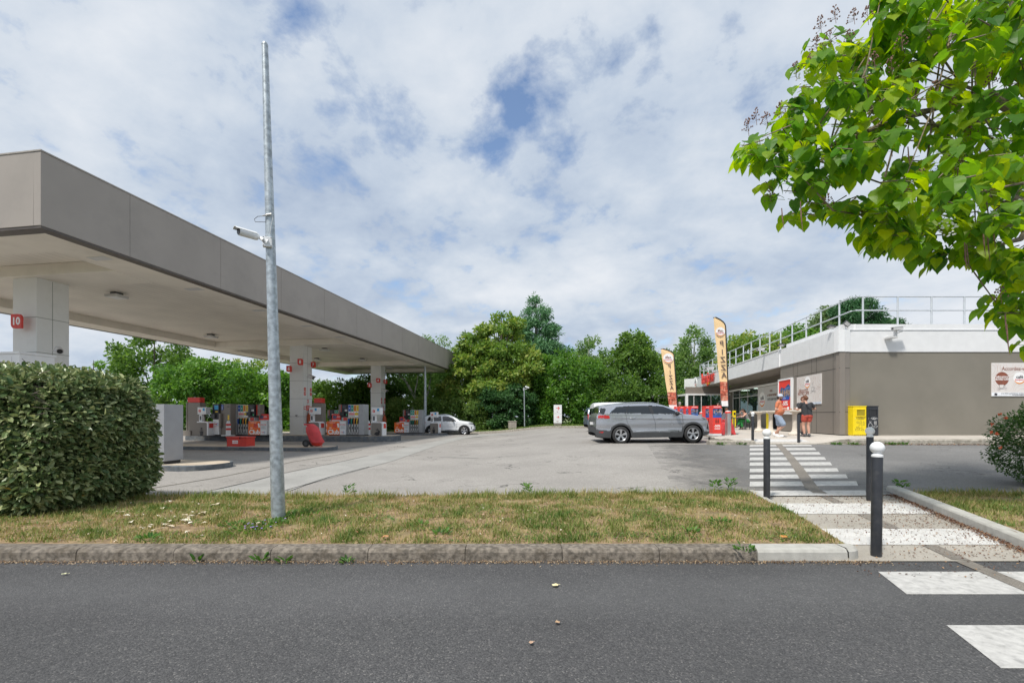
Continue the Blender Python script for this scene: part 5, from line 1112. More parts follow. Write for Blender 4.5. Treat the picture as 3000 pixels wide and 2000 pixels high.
def add_leaf(P0, D, Nn, L, tint):
    D = D.normalized(); S = D.cross(Nn).normalized(); Nn = S.cross(D).normalized(); Wd = L * lr.uniform(0.78, 0.95); curl = lr.uniform(0.05, 0.30); fold = lr.uniform(0.02, 0.22); ph = lr.uniform(0, 6.28); tw = lr.uniform(-0.15, 0.15)
    def pt(x, y):
        ax = abs(x); z = fold * ax * L + 0.02 * L * math.sin(9 * y + ph) * (ax * 2) - curl * L * max(0, y - 0.15) ** 2 + tw * x * y * L
        return P0 + D * (y * L) + S * (x * Wd) + Nn * z
    for sg in (1, -1):
        for i in range(7):
            a = pt(0, MIDR[i]); b_ = pt(HP[i][0]*sg, HP[i][1]); c = pt(HP[i+1][0]*sg, HP[i+1][1]); d_ = pt(0, MIDR[i+1])
            cos.extend([a, b_, c, d_]); tints.append(tint)
twigs = MB()
def bmid(P): return P
for (px, py, Y) in tips:
    q = at(px, py, Y); nl = rnd.randint(7, 11) if px < 3050 else 6; base_t = rnd.random() * 0.5
    tw0 = q + Vector((rnd.uniform(0.15, 0.35), rnd.uniform(-0.1, 0.2), rnd.uniform(-0.1, 0.15)))
    twigs.tube([tw0 - CO, q - CO], [0.009, 0.006], 5)
    for k in range(nl):
        a = rnd.uniform(0, 6.28); out_ = Vector((math.cos(a), math.sin(a), 0)); st = q + Vector((rnd.uniform(-0.05, 0.22), rnd.uniform(-0.1, 0.1), rnd.uniform(-0.12, 0.05)))
        pe = st + out_ * rnd.uniform(0.06, 0.14) + Vector((0, 0, rnd.uniform(-0.03, 0.06))); stems.tube([st - CO, pe - CO], [0.0035, 0.0025], 4, cap=False)
        D = out_ * rnd.uniform(0.35, 1.0) + Vector((0, 0, -rnd.uniform(0.35, 1.25))); Nn = out_ * rnd.uniform(0.2, 0.9) + Vector((rnd.uniform(-0.2, 0.2), -0.15, 0.8))
        add_leaf(pe - CO, D, Nn, rnd.uniform(0.13, 0.235) * (0.9 if Y > 6.8 else 1.0), min(1, base_t + rnd.random() * 0.6))
M['catalpa'] = leaf_mat('catalpa_leaves', (0.045, 0.150, 0.035), (0.150, 0.310, 0.028), (0.42, 0.53, 0.04), trans=0.6, rough=0.42)  # tint range paints in sunlit yellow and shaded blue-green leaves
fast_mesh('leaves', np.array([tuple(v) for v in cos]), 4, M['catalpa'], np.array(tints), ct)
for p_ in ct.children[-1].data.polygons: p_.use_smooth = False
stems.build('leaf_stalks', mat('leaf_stalk', (0.20, 0.26, 0.06), 0.6), ct); twigs.build('twigs', 'twig', ct, smooth=True)
def cpx(px, py, Y): return at(px, py, Y) - CO
br = [([(0, 0, -0.1), (-0.05, 0.0, 1.2), (-0.2, 0.0, 2.4), (-0.5, -0.1, 3.4)], [0.22, 0.19, 0.17, 0.15]),
      ([(-0.5, -0.1, 3.4), cpx(3150, 430, 6.7), cpx(2900, 280, 6.6), cpx(2700, 330, 6.5), cpx(2600, 355, 6.45), cpx(2500, 405, 6.4), cpx(2430, 430, 6.4), cpx(2340, 450, 6.4)], [0.13, 0.10, 0.075, 0.045, 0.036, 0.026, 0.015, 0.008]),
      ([cpx(2680, 335, 6.5), cpx(2560, 330, 6.4), cpx(2545, 300, 6.35), cpx(2540, 270, 6.3), cpx(2530, 200, 6.3)], [0.03, 0.025, 0.018, 0.012, 0.006]),
      ([cpx(2500, 405, 6.4), cpx(2480, 450, 6.35), cpx(2440, 500, 6.3)], [0.018, 0.012, 0.007]), ([cpx(2500, 405, 6.4), cpx(2485, 370, 6.35), cpx(2450, 330, 6.3)], [0.014, 0.01, 0.006]),
      ([(-0.5, -0.1, 3.4), cpx(3250, 100, 6.8), cpx(3000, -100, 6.8), cpx(2850, 60, 6.7), cpx(2790, 82, 6.6), cpx(2720, 110, 6.5)], [0.11, 0.09, 0.06, 0.04, 0.025, 0.01]),
      ([cpx(3000, -100, 6.8), cpx(2950, 80, 6.7), cpx(2900, 165, 6.6), cpx(2850, 150, 6.55), cpx(2780, 140, 6.5)], [0.06, 0.045, 0.035, 0.02, 0.01]),
      ([(-0.5, -0.1, 3.4), cpx(3100, 640, 6.6), cpx(2900, 560, 6.4), cpx(2700, 600, 6.3), cpx(2560, 635, 6.2), cpx(2480, 600, 6.2)], [0.12, 0.09, 0.06, 0.04, 0.022, 0.008]),
      ([cpx(3050, 610, 6.5), cpx(2990, 700, 6.2), cpx(2900, 725, 6.1)], [0.05, 0.035, 0.01]), ([cpx(3060, 530, 5.6), cpx(2990, 537, 5.4), cpx(2867, 563, 5.3)], [0.018, 0.014, 0.008]),
      ([cpx(2900, 280, 6.6), cpx(2860, 380, 6.4), cpx(2950, 430, 6.3), cpx(3000, 440, 6.2)], [0.03, 0.022, 0.015, 0.01]),
      ([cpx(2900, 165, 6.6), cpx(2800, 220, 6.5), cpx(2700, 180, 6.5)], [0.02, 0.012, 0.006]), ([cpx(2600, 640, 6.2), cpx(2560, 560, 6.2), cpx(2640, 500, 6.2)], [0.014, 0.01, 0.006])]
for k in range(46):
    q = tips[rnd.randrange(len(tips))]; s_ = br[1][0] if rnd.random() < 0.4 else (br[7][0] if rnd.random() < 0.5 else br[5][0]); e = s_[rnd.randrange(1, len(s_))]; pe = at(*q) - CO; e = Vector(e); mid_ = e.lerp(pe, 0.5) + Vector((rnd.uniform(-0.1, 0.1), rnd.uniform(-0.1, 0.1), rnd.uniform(-0.18, 0.05)))
    br.append(([e, mid_, pe], [0.014, 0.010, 0.006]))
b = MB()
for pts, rs in br: b.tube(pts, rs, 8)
b.build('trunk', 'twig', ct, smooth=True)
# seed panicles, a few white flowers and hanging pods
M['pan'] = mat('dry_panicle', (0.20, 0.11, 0.085), 0.8, var=0.3, scale=30)
def panicle(px, py, Y, s=0.16):
    q = cpx(px, py, Y); b = MB(); 
    b.tube([q + Vector((0.02, 0, -s * 0.8)), q + Vector((0, 0, s * 0.7))], [0.004, 0.002], 4)
    for k in range(22):
        h = rnd.uniform(-0.1, 1); a = rnd.uniform(0, 6.28); r_ = s * 0.45 * (1.05 - h * 0.8); s0 = q + Vector((0, 0, s * (h - 0.45))); e = s0 + Vector((math.cos(a) * r_, math.sin(a) * r_, s * 0.15))
        b.tube([s0, e], [0.0018, 0.0014], 3, cap=False); b.ell(e, (0.009, 0.009, 0.012), 5, 4)
    b.build('seed_panicle', 'pan', ct)
for px, py in ((2190, 372), (2213, 340), (2245, 350), (2285, 320), (2375, 175), (2330, 205), (2402, 70), (2445, 42), (2500, 45), (2540, 45), (2430, 110), (2490, 110), (2520, 480), (2610, 430), (2650, 560), (2640, 120), (2560, 180), (2610, 190), (2740, 260), (2815, 195), (2905, 235), (2980, 230), (2820, 480), (2780, 290), (2390, 130), (2255, 570), (2700, 520), (2840, 380), (2930, 860), (2425, 590)):
    panicle(px, py, 5.9 if px > 2500 else 6.3)
for px, py, l in ((2345, 590, 90), (2290, 610, 60), (2880, 660, 90), (2893, 670, 95), (2910, 665, 60), (2826, 710, 80), (2832, 715, 60), (2945, 920, 75), (2950, 950, 90), (2660, 430, 60)):
    b = MB(); q = cpx(px, py, 5.75); L_ = l / F * 5.75; b.tube([q, q + Vector((0.01, 0, -L_ * 0.5)), q + Vector((0.03, 0, -L_))], [0.006, 0.008, 0.002], 5); b.build('seed_pod', 'pan', ct)
b = MB()
for cx_, cy_, n in ((2345, 215, 14), (2780, 670, 26), (2960, 600, 12), (2240, 560, 0), (2365, 225, 8)):
    for k in range(n): q = cpx(cx_ + rnd.uniform(-28, 28), cy_ + rnd.uniform(-22, 22), 5.6 if cx_ > 2500 else 6.2); b.ell(q, (0.013, 0.013, 0.010), 6, 4)
b.build('blossom', 'white_t', ct)
# ---- grass, weeds and litter on the verge
M['grass'] = leaf_mat('grass_blades', (0.060, 0.135, 0.022), (0.185, 0.225, 0.055), (0.43, 0.325, 0.155), trans=0.25, rough=0.7)
def blades(name, x0f, x1f, n, seed):
    r = np.random.default_rng(seed); y = r.uniform(VY0 + 0.03, VY1 + 0.06, n); u = r.random(n); x = np.array([x0f(float(a)) for a in y]) * (1 - u) + np.array([x1f(float(a)) for a in y]) * u
    ns = np.array([noise.noise((float(a) * 0.9, float(b_) * 1.3, 3.0)) for a, b_ in zip(x, y)]); n2 = np.array([noise.noise((float(a) * 3.5, float(b_) * 3.5, 9.0)) for a, b_ in zip(x, y)])
    keep = r.random(n) < (0.55 + 0.6 * ns + 0.7 * n2); x, y, ns, n2 = x[keep], y[keep], ns[keep], n2[keep]; n = len(x)
    z = np.array([vz(float(a), float(b_)) for a, b_ in zip(x, y)]) - 0.005
    far = (y > VY1 - 0.5); h = (0.018 + 0.075 * r.random(n) ** 3.2 + 0.02 * np.clip(n2, 0, 1)) * (1 + 0.6 * far)
    a = r.random(n) * 6.28; lean = 0.3 + 0.8 * r.random(n); w_ = 0.0035 + 0.004 * r.random(n)
    c = np.stack([x, y, z], 1); s = np.stack([np.cos(a), np.sin(a), 0 * a], 1) * w_[:, None]; dv = np.stack([np.cos(a + 1.57 + r.normal(size=n) * .4) * lean, np.sin(a + 1.57) * lean, 0 * a + 1], 1); dv = dv * h[:, None]
    co = np.stack([c - s, c + s, c + s * 0.7 + dv * 0.55, c + dv], 1).reshape(-1, 3)
    tint = np.clip(0.62 - 0.55 * ns - 0.35 * n2 + r.normal(size=n) * 0.22, 0, 1)
    o = fast_mesh(name, co, 4, M['grass'], tint); o['kind'] = 'stuff'; return o
blades('grass', lambda y: -9.5, lambda y: sx_l(y) - 0.11, 170000, 3)
blades('grass', lambda y: sx_r(y) + 0.18, lambda y: 12.5, 70000, 4)
# low broad-leaved weeds and clover growing through the verge
def clover(x0f, x1f, n, seed):
    r = np.random.default_rng(seed); y = r.uniform(VY0 + 0.04, VY1, n); u = r.random(n); x = np.array([x0f(float(a)) for a in y]) * (1 - u) + np.array([x1f(float(a)) for a in y]) * u
    q = np.array([noise.noise((float(a) * 1.9 + 7, float(b_) * 2.6, 1.0)) + 0.5 * noise.noise((float(a) * 6, float(b_) * 6, 4.0)) for a, b_ in zip(x, y)]); k = q > 0.24; x, y = x[k], y[k]; n = len(x)
    c = np.stack([x, y, np.array([vz(float(a), float(b_)) for a, b_ in zip(x, y)]) + 0.025 * r.random(n)], 1); a = r.random(n) * 6.28; d = unit(np.stack([np.cos(a), np.sin(a), 0.5 * r.random(n)], 1)); L_ = 0.028 * (0.4 + r.random(n))
    o = fast_mesh('clover_and_weeds', leaf_cards(c, d, unit(r.normal(size=(n, 3)) * 0.35 + np.array([0, 0, 1])), L_, L_ * 0.6, 0.1), 4, leaf_mat('clover_leaves', (0.045, 0.12, 0.02), (0.09, 0.19, 0.035), (0.20, 0.27, 0.07), trans=0.3), r.random(n)); o['kind'] = 'stuff'
clover(lambda y: -9.5, lambda y: sx_l(y) - 0.12, 60000, 21); clover(lambda y: sx_r(y) + 0.18, lambda y: 12.5, 20000, 22)
# far turf tufts along the back
def far_blades():
    r = np.random.default_rng(9); n = 26000; x = r.uniform(-40, 24, n); y = r.uniform(40.4, 44, n); z = np.array([fz(float(a), float(b_)) for a, b_ in zip(x, y)]); h = 0.05 + 0.12 * r.random(n); a = r.random(n) * 6.28
    c = np.stack([x, y, z], 1); s = np.stack([np.cos(a), np.sin(a), 0*a], 1) * 0.03; up_ = np.stack([r.normal(size=n)*.3, r.normal(size=n)*.3, 1+0*a], 1) * h[:, None]
    co = np.stack([c - s, c + s, c + s*0.5 + up_, c - s*0.5 + up_], 1).reshape(-1, 3)
    o = fast_mesh('far_grass_tufts', co, 4, leaf_mat('far_grass_blades', (0.08, 0.15, 0.03), (0.15, 0.24, 0.05), (0.28, 0.30, 0.10), trans=0.3), r.random(n)); o['kind'] = 'stuff'
far_blades()
# leafy weeds as small plants
WM = leaf_mat('weed_leaves', (0.035, 0.11, 0.018), (0.075, 0.19, 0.030), (0.14, 0.27, 0.05), trans=0.3)
wcount = [0]
def weed(x, y, z, r, n, label, h=0.05, group='green weeds in the dry verge', flowers=None, L=0.06, name='weed'):
    t = thing(name, label, 'weed', (x, y, z), 0, group); q = np.random.default_rng(100 + wcount[0]); wcount[0] += 1
    a = q.random(n) * 6.28; rr = r * q.random(n) ** 0.7; c = np.stack([rr * np.cos(a), rr * np.sin(a), h * 0.5 * q.random(n)], 1); d = unit(np.stack([np.cos(a), np.sin(a), 0.4 + 0.9 * q.random(n)], 1) + q.normal(size=(n, 3)) * 0.25)
    Ls = L * (0.6 + 0.8 * q.random(n)); fast_mesh('leaves', leaf6(c, d, unit(q.normal(size=(n, 3)) * 0.3 + np.array([0, 0, 1])), Ls, Ls * 0.4, 0.1), 4, WM, np.repeat(q.random(n), 2), t)
    if flowers:
        m_, k, hh, fr = flowers; b = MB(); s = MB()
        for i in range(k): fa = rnd.uniform(0, 6.28); fr_ = r * rnd.random() * 1.1; p_ = (fr_ * math.cos(fa), fr_ * math.sin(fa), hh * rnd.uniform(0.6, 1.1)); b.lathe([(0, 0.004), (fr * 0.5, 0.005), (fr, 0.003), (fr, -0.001), (0, -0.004)], p_, 8); s.tube([(p_[0]*0.8, p_[1]*0.8, 0), p_], 0.0015, 3)
        b.build('flower_heads', m_, t); s.build('stalks', WM, t)
    return t
vio = mat('violet_petals', (0.36, 0.24, 0.62), 0.7); yel = mat('yellow_petals', (0.85, 0.62, 0.02), 0.7)
def VP(px, py): p = gr(px, py, 0.14); p.z = vz(p.x, min(VY1, max(VY0, p.y))); return p
for i, (px, py, r, n, lb, fl_) in enumerate([(700, 1538, 0.20, 60, 'broad weed clump left of the pole foot', None), (745, 1550, 0.26, 70, 'violet flowered weed patch left of the pole foot', (vio, 14, 0.05, 0.012)), (795, 1535, 0.24, 80, 'leafy weeds in front of the pole foot with violet flowers', (vio, 6, 0.05, 0.012)),
      (832, 1518, 0.12, 50, 'yellow dandelions right of the pole foot', (yel, 2, 0.15, 0.02)), (880, 1508, 0.28, 70, 'flat weeds well right of the pole foot', None), (440, 1575, 0.12, 36, 'dark weed clump near the kerb below the hedge corner', None), (1288, 1558, 0.10, 30, 'small weed in the middle of the verge near the kerb', None),
      (1230, 1535, 0.12, 30, 'pale weed in the middle of verge', None), (2030, 1545, 0.10, 26, 'weed at the right end of the verge', None), (2110, 1520, 0.12, 40, 'bushy weed beside path at verge end', None), (2185, 1595, 0.10, 30, 'low weeds at corner of the verge by the path', None)]):
    p = VP(px, py); weed(p.x, p.y, p.z, r, n, lb, flowers=fl_, L=0.055)
for px, py, lb in ((1545, 1443, 'upright weed at back of the verge, middle'), (2095, 1430, 'tall leafy weed growing at back corner of the verge'), (2140, 1428, 'tall weed right of the leafy one at back corner'), (1020, 1446, 'thin weed at the back edge of the verge'), (2640, 1432, 'weed on the right verge beside its kerb end')):
    p = gr(px, py, 0.05); weed(p.x, p.y, p.z, 0.10, 46, lb, h=0.28, L=0.07)
for px, py, lb in ((338, 1632, 'weed in the gutter left, under the kerb'), (585, 1642, 'small weed in the gutter by second kerb joint'), (764, 1643, 'broad leaved weed in the gutter below the pole'), (836, 1645, 'tiny weed right of the broad leaved one in the gutter'), (1018, 1646, 'smallest weed in the middle of the gutter')):
    p = gr(px, py, 0); weed(p.x, p.y - 0.01, 0.002, 0.05, 16, lb, group='weeds in the gutter', L=0.07)
for px, py, lb in ((2110, 1292, 'weed against the kerb below the red promotion column'), (2172, 1297, 'weed at the kerb end left of the crossing'), (2450, 1293, 'weeds along right kerb behind the near bollard'), (2500, 1292, 'weeds along right kerb under the yellow bin'), (2610, 1290, 'grassy weeds right of the bollards along far kerb'), (2645, 1291, 'weed tuft farther right on the far kerb')):
    p = gr(px, py, 0.02); p.y = 17.33; p.x = (px - 1500) / F * 17.33; weed(p.x, p.y, g(p.x, p.y), 0.16, 50, lb, h=0.12, group='weeds along the terrace kerb', L=0.09)
# litter: dead leaves and bits in gutter, on the path and on the verge
def litter(name, pts, size, m, flat=0.2, seed=1):
    r = np.random.default_rng(seed); n = len(pts); c = np.array(pts); a = r.random(n) * 6.28; d = unit(np.stack([np.cos(a), np.sin(a), r.normal(size=n) * flat], 1)); nn = unit(np.stack([r.normal(size=n) * flat, r.normal(size=n) * flat, 1 + 0*a], 1)); Ls = size * (0.4 + 1.0 * r.random(n))
    o = fast_mesh(name, leaf_cards(c, d, nn, Ls, Ls * 0.6, 0.12), 4, m, r.random(n)); o['kind'] = 'stuff'; return o
LB = leaf_mat('dead_leaf_bits', (0.07, 0.03, 0.018), (0.15, 0.065, 0.035), (0.36, 0.23, 0.13), trans=0.1)
pts = []
for k in range(2600):
    y = rnd.uniform(4.75, 7.95); u = rnd.random() ** 0.6; x = sx_l(y) + 0.1 + (sx_r(y) - sx_l(y) - 0.12) * u; pts.append((x, y, pz(x, y) + 0.010))
for k in range(2600):
    y = rnd.uniform(4.9, 7.9); x = sx_r(y) - abs(rnd.gauss(0, 0.07)) - 0.01; pts.append((x, y, pz(x, y) + 0.012 + rnd.random() * 0.01))
for k in range(160): pts.append((rnd.uniform(3.3, 6), rnd.uniform(4.2, 4.7), 0.008))
litter('leaf_litter', pts, 0.022, LB, 0.5, 5)
pts = [(rnd.uniform(-9, 3.9), 4.71 - abs(rnd.gauss(0, 0.045)), 0.004 + rnd.random() * 0.008) for k in range(8000)]
litter('gutter_litter', pts, 0.017, leaf_mat('gutter_bits', (0.13, 0.075, 0.04), (0.27, 0.18, 0.10), (0.48, 0.38, 0.26), trans=0.1), 0.5, 6)
pts = [(rnd.uniform(12.9, 26), 17.38 - abs(rnd.gauss(0, 0.08)), 0.47) for k in range(2500)]
pts = [(x, y, g(x, y) + 0.01) for x, y, z in pts]
litter('kerb_litter', pts, 0.05, LB, 0.6, 7)
pts = []
for k in range(900): x = rnd.uniform(-6.4, 3.6); y = rnd.uniform(VY0, VY1); pts.append((x, y, vz(x, y) + 0.02))
litter('dry_leaf_bits', pts, 0.03, leaf_mat('dry_bits', (0.30, 0.13, 0.06), (0.50, 0.34, 0.20), (0.72, 0.66, 0.56), trans=0.1), 0.4, 8)
pts = []
for k in range(60): p_ = VP(rnd.gauss(510, 85), rnd.gauss(1520, 26)); pts.append((p_.x, p_.y, p_.z + 0.03))
litter('pale_wood_chips', pts, 0.085, leaf_mat('wood_chips', (0.62, 0.52, 0.36), (0.74, 0.66, 0.50), (0.82, 0.78, 0.66), trans=0.0), 0.15, 9)
def dead_leaf(px, py, s, col, label, dz=0.01):
    p = gr(px, py, 0.14 if dz > 0.05 else 0); t = thing('fallen_leaf', label, 'leaf', (p.x, p.y, dz), rnd.uniform(0, 6)); b = MB()
    vs = [(0, 0, 0.004)]; n = 12
    for i in range(n): a = 2*math.pi*i/n; r_ = s * (1 + 0.25 * math.cos(a) - 0.12 * math.cos(3*a)); vs.append((r_*math.cos(a), r_*0.8*math.sin(a), 0.004 + 0.006 * math.sin(2*a) ** 2 + 0.004))
    b.add(vs, [(0, i+1, (i+1) % n + 1) for i in range(n)]); b.tube([(-s*0.7, 0, 0.005), (-s*1.3, 0.02, 0.006)], 0.002, 4); b.build('blade', mat('fallen_leaf_skin', col, 0.7, var=0.15, scale=30), t, smooth=True)
dead_leaf(1628, 1713, 0.032, (0.75, 0.66, 0.38), 'pale yellow fallen leaf alone on the middle of road')
dead_leaf(1632, 1826, 0.020, (0.45, 0.30, 0.18), 'small brown leaf on the road below the pale yellow one')
dead_leaf(1556, 1888, 0.018, (0.50, 0.34, 0.24), 'small pinkish leaf low on the road')
dead_leaf(190, 1685, 0.022, (0.55, 0.55, 0.35), 'little greenish leaf on the road at far left')
dead_leaf(2295, 1562, 0.05, (0.55, 0.24, 0.05), 'orange brown leaf on verge near the corner kerb', dz=0.16)
dead_leaf(1128, 1573, 0.04, (0.50, 0.24, 0.10), 'curled orange leaf near the kerb right of the pole', dz=0.15)
# ------------------------------------------------------------------ cars
def interp(P, x):
    if x <= P[0][0]: return P[0][1]
    for (a, za), (b_, zb_) in zip(P[:-1], P[1:]):
        if x <= b_: return za + (zb_ - za) * (x - a) / max(1e-9, b_ - a)
    return P[-1][1]
def carpaint(name, col, metal=0.0, rough=0.3):
    m, n, l, b = new_mat(name); b.inputs['Base Color'].default_value = col + (1,); b.inputs['Metallic'].default_value = metal
    t = n.new('ShaderNodeTexCoord'); no = n.new('ShaderNodeTexNoise'); no.inputs['Scale'].default_value = 2.5; no.inputs['Detail'].default_value = 7; l.new(t.outputs['Object'], no.inputs['Vector'])
    mr = n.new('ShaderNodeMapRange'); mr.inputs[3].default_value = rough - 0.05; mr.inputs[4].default_value = rough + 0.10; l.new(no.outputs['Fac'], mr.inputs[0]); l.new(mr.outputs[0], b.inputs['Roughness'])
    b.inputs['Coat Weight'].default_value = 0.7; b.inputs['Coat Roughness'].default_value = 0.06; return m
M['chrome'] = mat('chrome_trim', (0.75, 0.76, 0.78), 0.15, metal=1.0, var=0.02)
M['car_glass'] = glass_mat('tinted_car_glass', (0.012, 0.015, 0.017), 0.02, 1.0)
M['car_glass_f'] = glass_mat('clear_car_glass', (0.05, 0.075, 0.075), 0.02, 1.0)
M['clad'] = mat('grey_car_cladding', (0.055, 0.058, 0.062), 0.6, var=0.08)
M['tail'] = mat('tail_lamp_red', (0.45, 0.01, 0.01), 0.2, coat=1.0)
M['hlamp'] = mat('head_lamp_glass', (0.10, 0.11, 0.12), 0.12, metal=0.4, coat=1.0)
def wheel(parent, x, y, z, r, sgn, rim='alloy', w_=0.225, nsp=5):
    c = MB(); h = w_ / 2
    c.lathe([(r*0.66, -h), (r*0.90, -h*1.02), (r*0.975, -h*0.86), (r, -h*0.6), (r, h*0.6), (r*0.975, h*0.86), (r*0.90, h*1.02), (r*0.66, h)], n=40, axis='y', cap=False)
    ty = c.build('wheel', 'rubber', parent, smooth=True, loc=(x, y, z))
    b = MB(); q = -sgn   # outer side sign along y: outward direction = sgn
    o = sgn * h
    pass
    ring = [(r*0.70, o*0.96), (r*0.66, o*1.03), (r*0.625, o*0.95), (r*0.615, o*0.3)]
    b.lathe(ring, n=40, axis='y', cap=False)
    for k in range(nsp):
        a0 = 2*math.pi*k/nsp + 0.3
        for da, wd in ((-0.13, 0.030), (0.13, 0.030)):
            a = a0 + da; ca, sa = math.cos(a), math.sin(a); c2, s2 = math.cos(a0 + da*0.35), math.sin(a0 + da*0.35)
            p0 = Vector((c2*r*0.10, 0, s2*r*0.10)); p1 = Vector((ca*r*0.64, 0, sa*r*0.64)); d = (p1 - p0).normalized(); s = Vector((-d.z, 0, d.x))
            vs = []
            for p_, ww, oo in ((p0, r*0.055, 0.80), (p1, r*0.085, 0.95)):
                for sg in (-1, 1):
                    for yy in (oo, oo - 0.35): v = p_ + s*ww*sg; vs.append((v.x, o*yy, v.z))
            b.add(vs, [(0, 2, 6, 4), (1, 5, 7, 3), (0, 4, 5, 1), (2, 3, 7, 6)])
    b.lathe([(0.0, o*0.90), (r*0.12, o*0.86), (r*0.13, o*0.4)], n=16, axis='y')
    M.setdefault('alloy', mat('alloy_rim', (0.52, 0.53, 0.55), 0.3, metal=0.75, var=0.05)); b.build('rim', rim, ty)
    b = MB(); b.lathe([(0.0, o*0.25), (r*0.64, o*0.25)], n=32, axis='y'); b.lathe([(0, o*0.30), (r*0.42, o*0.30)], n=24, axis='y'); b.build('brake_disc', 'black', ty)
def car(name, label, S, loc, rz, paint, group=None):
    t = thing(name, label, 'car', loc, rz, group); L, hw, H = S['L'], S['hw'], S['H']; TOP, BOT = S['top'], S['bot']; WH, ra = S['wheels'], S['ra']; ft, rt = S.get('ft', 0.22), S.get('rt', 0.10)
    def hwx(x):
        k = 1.0
        if x > L - 0.75: k -= ft * ((x - (L - 0.75)) / 0.75) ** 2.4
        if x < 0.5: k -= rt * ((0.5 - x) / 0.5) ** 2.4
        return hw * k
    belt = S['belt']
    def yy(x, z, s=0.5):
        zb_ = interp(belt, x); h = hwx(x); y = h * (1 - 0.05 * ((z - 0.62) / 0.6) ** 2)
        if abs(z - 0.80) < 0.10: y -= 0.0
        y += 0.012 * math.exp(-((z - (zb_ - 0.16)) / 0.035) ** 2) - 0.012 * math.exp(-((z - 0.62) / 0.10) ** 2)
        if z > zb_: y -= S.get('tumble', 0.20) * (max(0, z - zb_) / (H - zb_)) ** 1.15 + 0.0
        return y
    def zlow(x):
        z = interp(BOT, x)
        for xw in WH:
            if abs(x - xw) < ra: z = max(z, S['r'] + math.sqrt(ra*ra - (x - xw)**2) * 1.0)
        return z
    xs = sorted(set([0, 0.006, 0.015, 0.03, 0.05, 0.075] + [round(0.1 + 0.03 * i, 4) for i in range(int((L - 0.2) / 0.03) + 1)] + [L - 0.075, L - 0.05, L - 0.03, L - 0.015, L - 0.006, L]))
    NS, NT = 42, 9; P = []
    for x in xs:
        zl, zu = zlow(x), interp(TOP, x); zl = min(zl, zu - 0.01); row = []
        for i in range(NS + 1):
            s = i / NS; z = zl + (zu - zl) * s; y = yy(x, z)
            if z > zu - 0.09: q = (z - (zu - 0.09)) / 0.09; y -= 0.055 * q * q; 
            row.append((y, z))
        ye = row[-1][0]; cr = 0.04
        topr = [(ye * (1 - j / NT), zu + cr * (1 - (1 - j / NT) ** 2)) for j in range(1, NT + 1)]
        P.append((row, topr))
    cats = {}
    def put(cat, m, quad):
        b = cats.setdefault(cat, (MB(), m))[0]; b.add(quad, [(0, 1, 2, 3)])
    def side_cat(x, z):
        for nm, m, poly in S['polys']:
            if inside(x, z, poly): return nm, m
        if z < interp(S['clad'], x): return 'cladding', 'clad'
        for xw in WH:
            if (x - xw)**2 + (z - S['r'])**2 < (ra + S.get('flare', 0.06))**2: return 'cladding', 'clad'
        return 'body', paint
    for i in range(len(xs) - 1):
        xa, xb = xs[i], xs[i+1]; ra_, rb = P[i], P[i+1]; xm = (xa + xb) / 2
        for j in range(NS):
            zm = (ra_[0][j][1] + ra_[0][j+1][1] + rb[0][j][1] + rb[0][j+1][1]) / 4; nm, m = side_cat(xm, zm)
            for sg in (-1, 1):
                ins = 0.006 if 'window' in nm else (-0.006 if nm == 'cladding' else 0)
                q = [(xx, sg * (pp[0][k][0] - ins), pp[0][k][1]) for xx, pp, k in ((xa, ra_, j), (xb, rb, j), (xb, rb, j+1), (xa, ra_, j+1))]
                put(nm + ('_' if sg > 0 else ''), m, q)
        for j in range(NT):
            A = [ra_[0][-1]] + ra_[1]; B_ = [rb[0][-1]] + rb[1]; u = (j + 0.5) / NT; nm, m = 'body', paint
            for a, c, cn, cm in S['topcats']:
                if a <= xm <= c and (u > 0.10 or cn in ('grille', 'cladding')): nm, m = cn, cm
            if xm < S.get('rear_clad_x', -1) or interp(TOP, xm) < interp(S['clad'], xm): nm, m = 'cladding', 'clad'
            for sg in (-1, 1):
                ins = 0.005 if 'wind' in nm else 0
                put(nm, m, [(xa, sg*A[j][0], A[j][1]-ins), (xb, sg*B_[j][0], B_[j][1]-ins), (xb, sg*B_[j+1][0], B_[j+1][1]-ins), (xa, sg*A[j+1][0], A[j+1][1]-ins)])
    objs = {}
    for nm, (b, m) in cats.items():
        base = nm.rstrip('_')
        if base in ('body', 'cladding'): continue
        objs[nm] = b.build(base, m, t, smooth=True)
    for base in ('body', 'cladding'):
        b = MB()
        for k_ in (base, base + '_'):
            if k_ in cats: b.add(cats[k_][0].v, cats[k_][0].f)
        if b.f: objs[base] = b.build(base, paint if base == 'body' else 'clad', t, smooth=True)
    # wheels, wells and floor
    for xw in WH:
        for sg in (-1, 1): wheel(t, xw, sg * (hw - 0.125), S['r'], S['r'], sg)
    b = MB(); b.box(0.25, L - 0.3, -hw + 0.28, hw - 0.28, 0.22, 0.5)
    for xw in WH: b.lathe([(ra + 0.01, -hw + 0.03), (ra + 0.01, -hw + 0.33), (0, -hw + 0.33)], (xw, 0, S['r']), 28, axis='y', cap=False); b.lathe([(ra + 0.01, hw - 0.03), (ra + 0.01, hw - 0.33), (0, hw - 0.33)], (xw, 0, S['r']), 28, axis='y', cap=False)
    b.build('underbody', 'black', t)
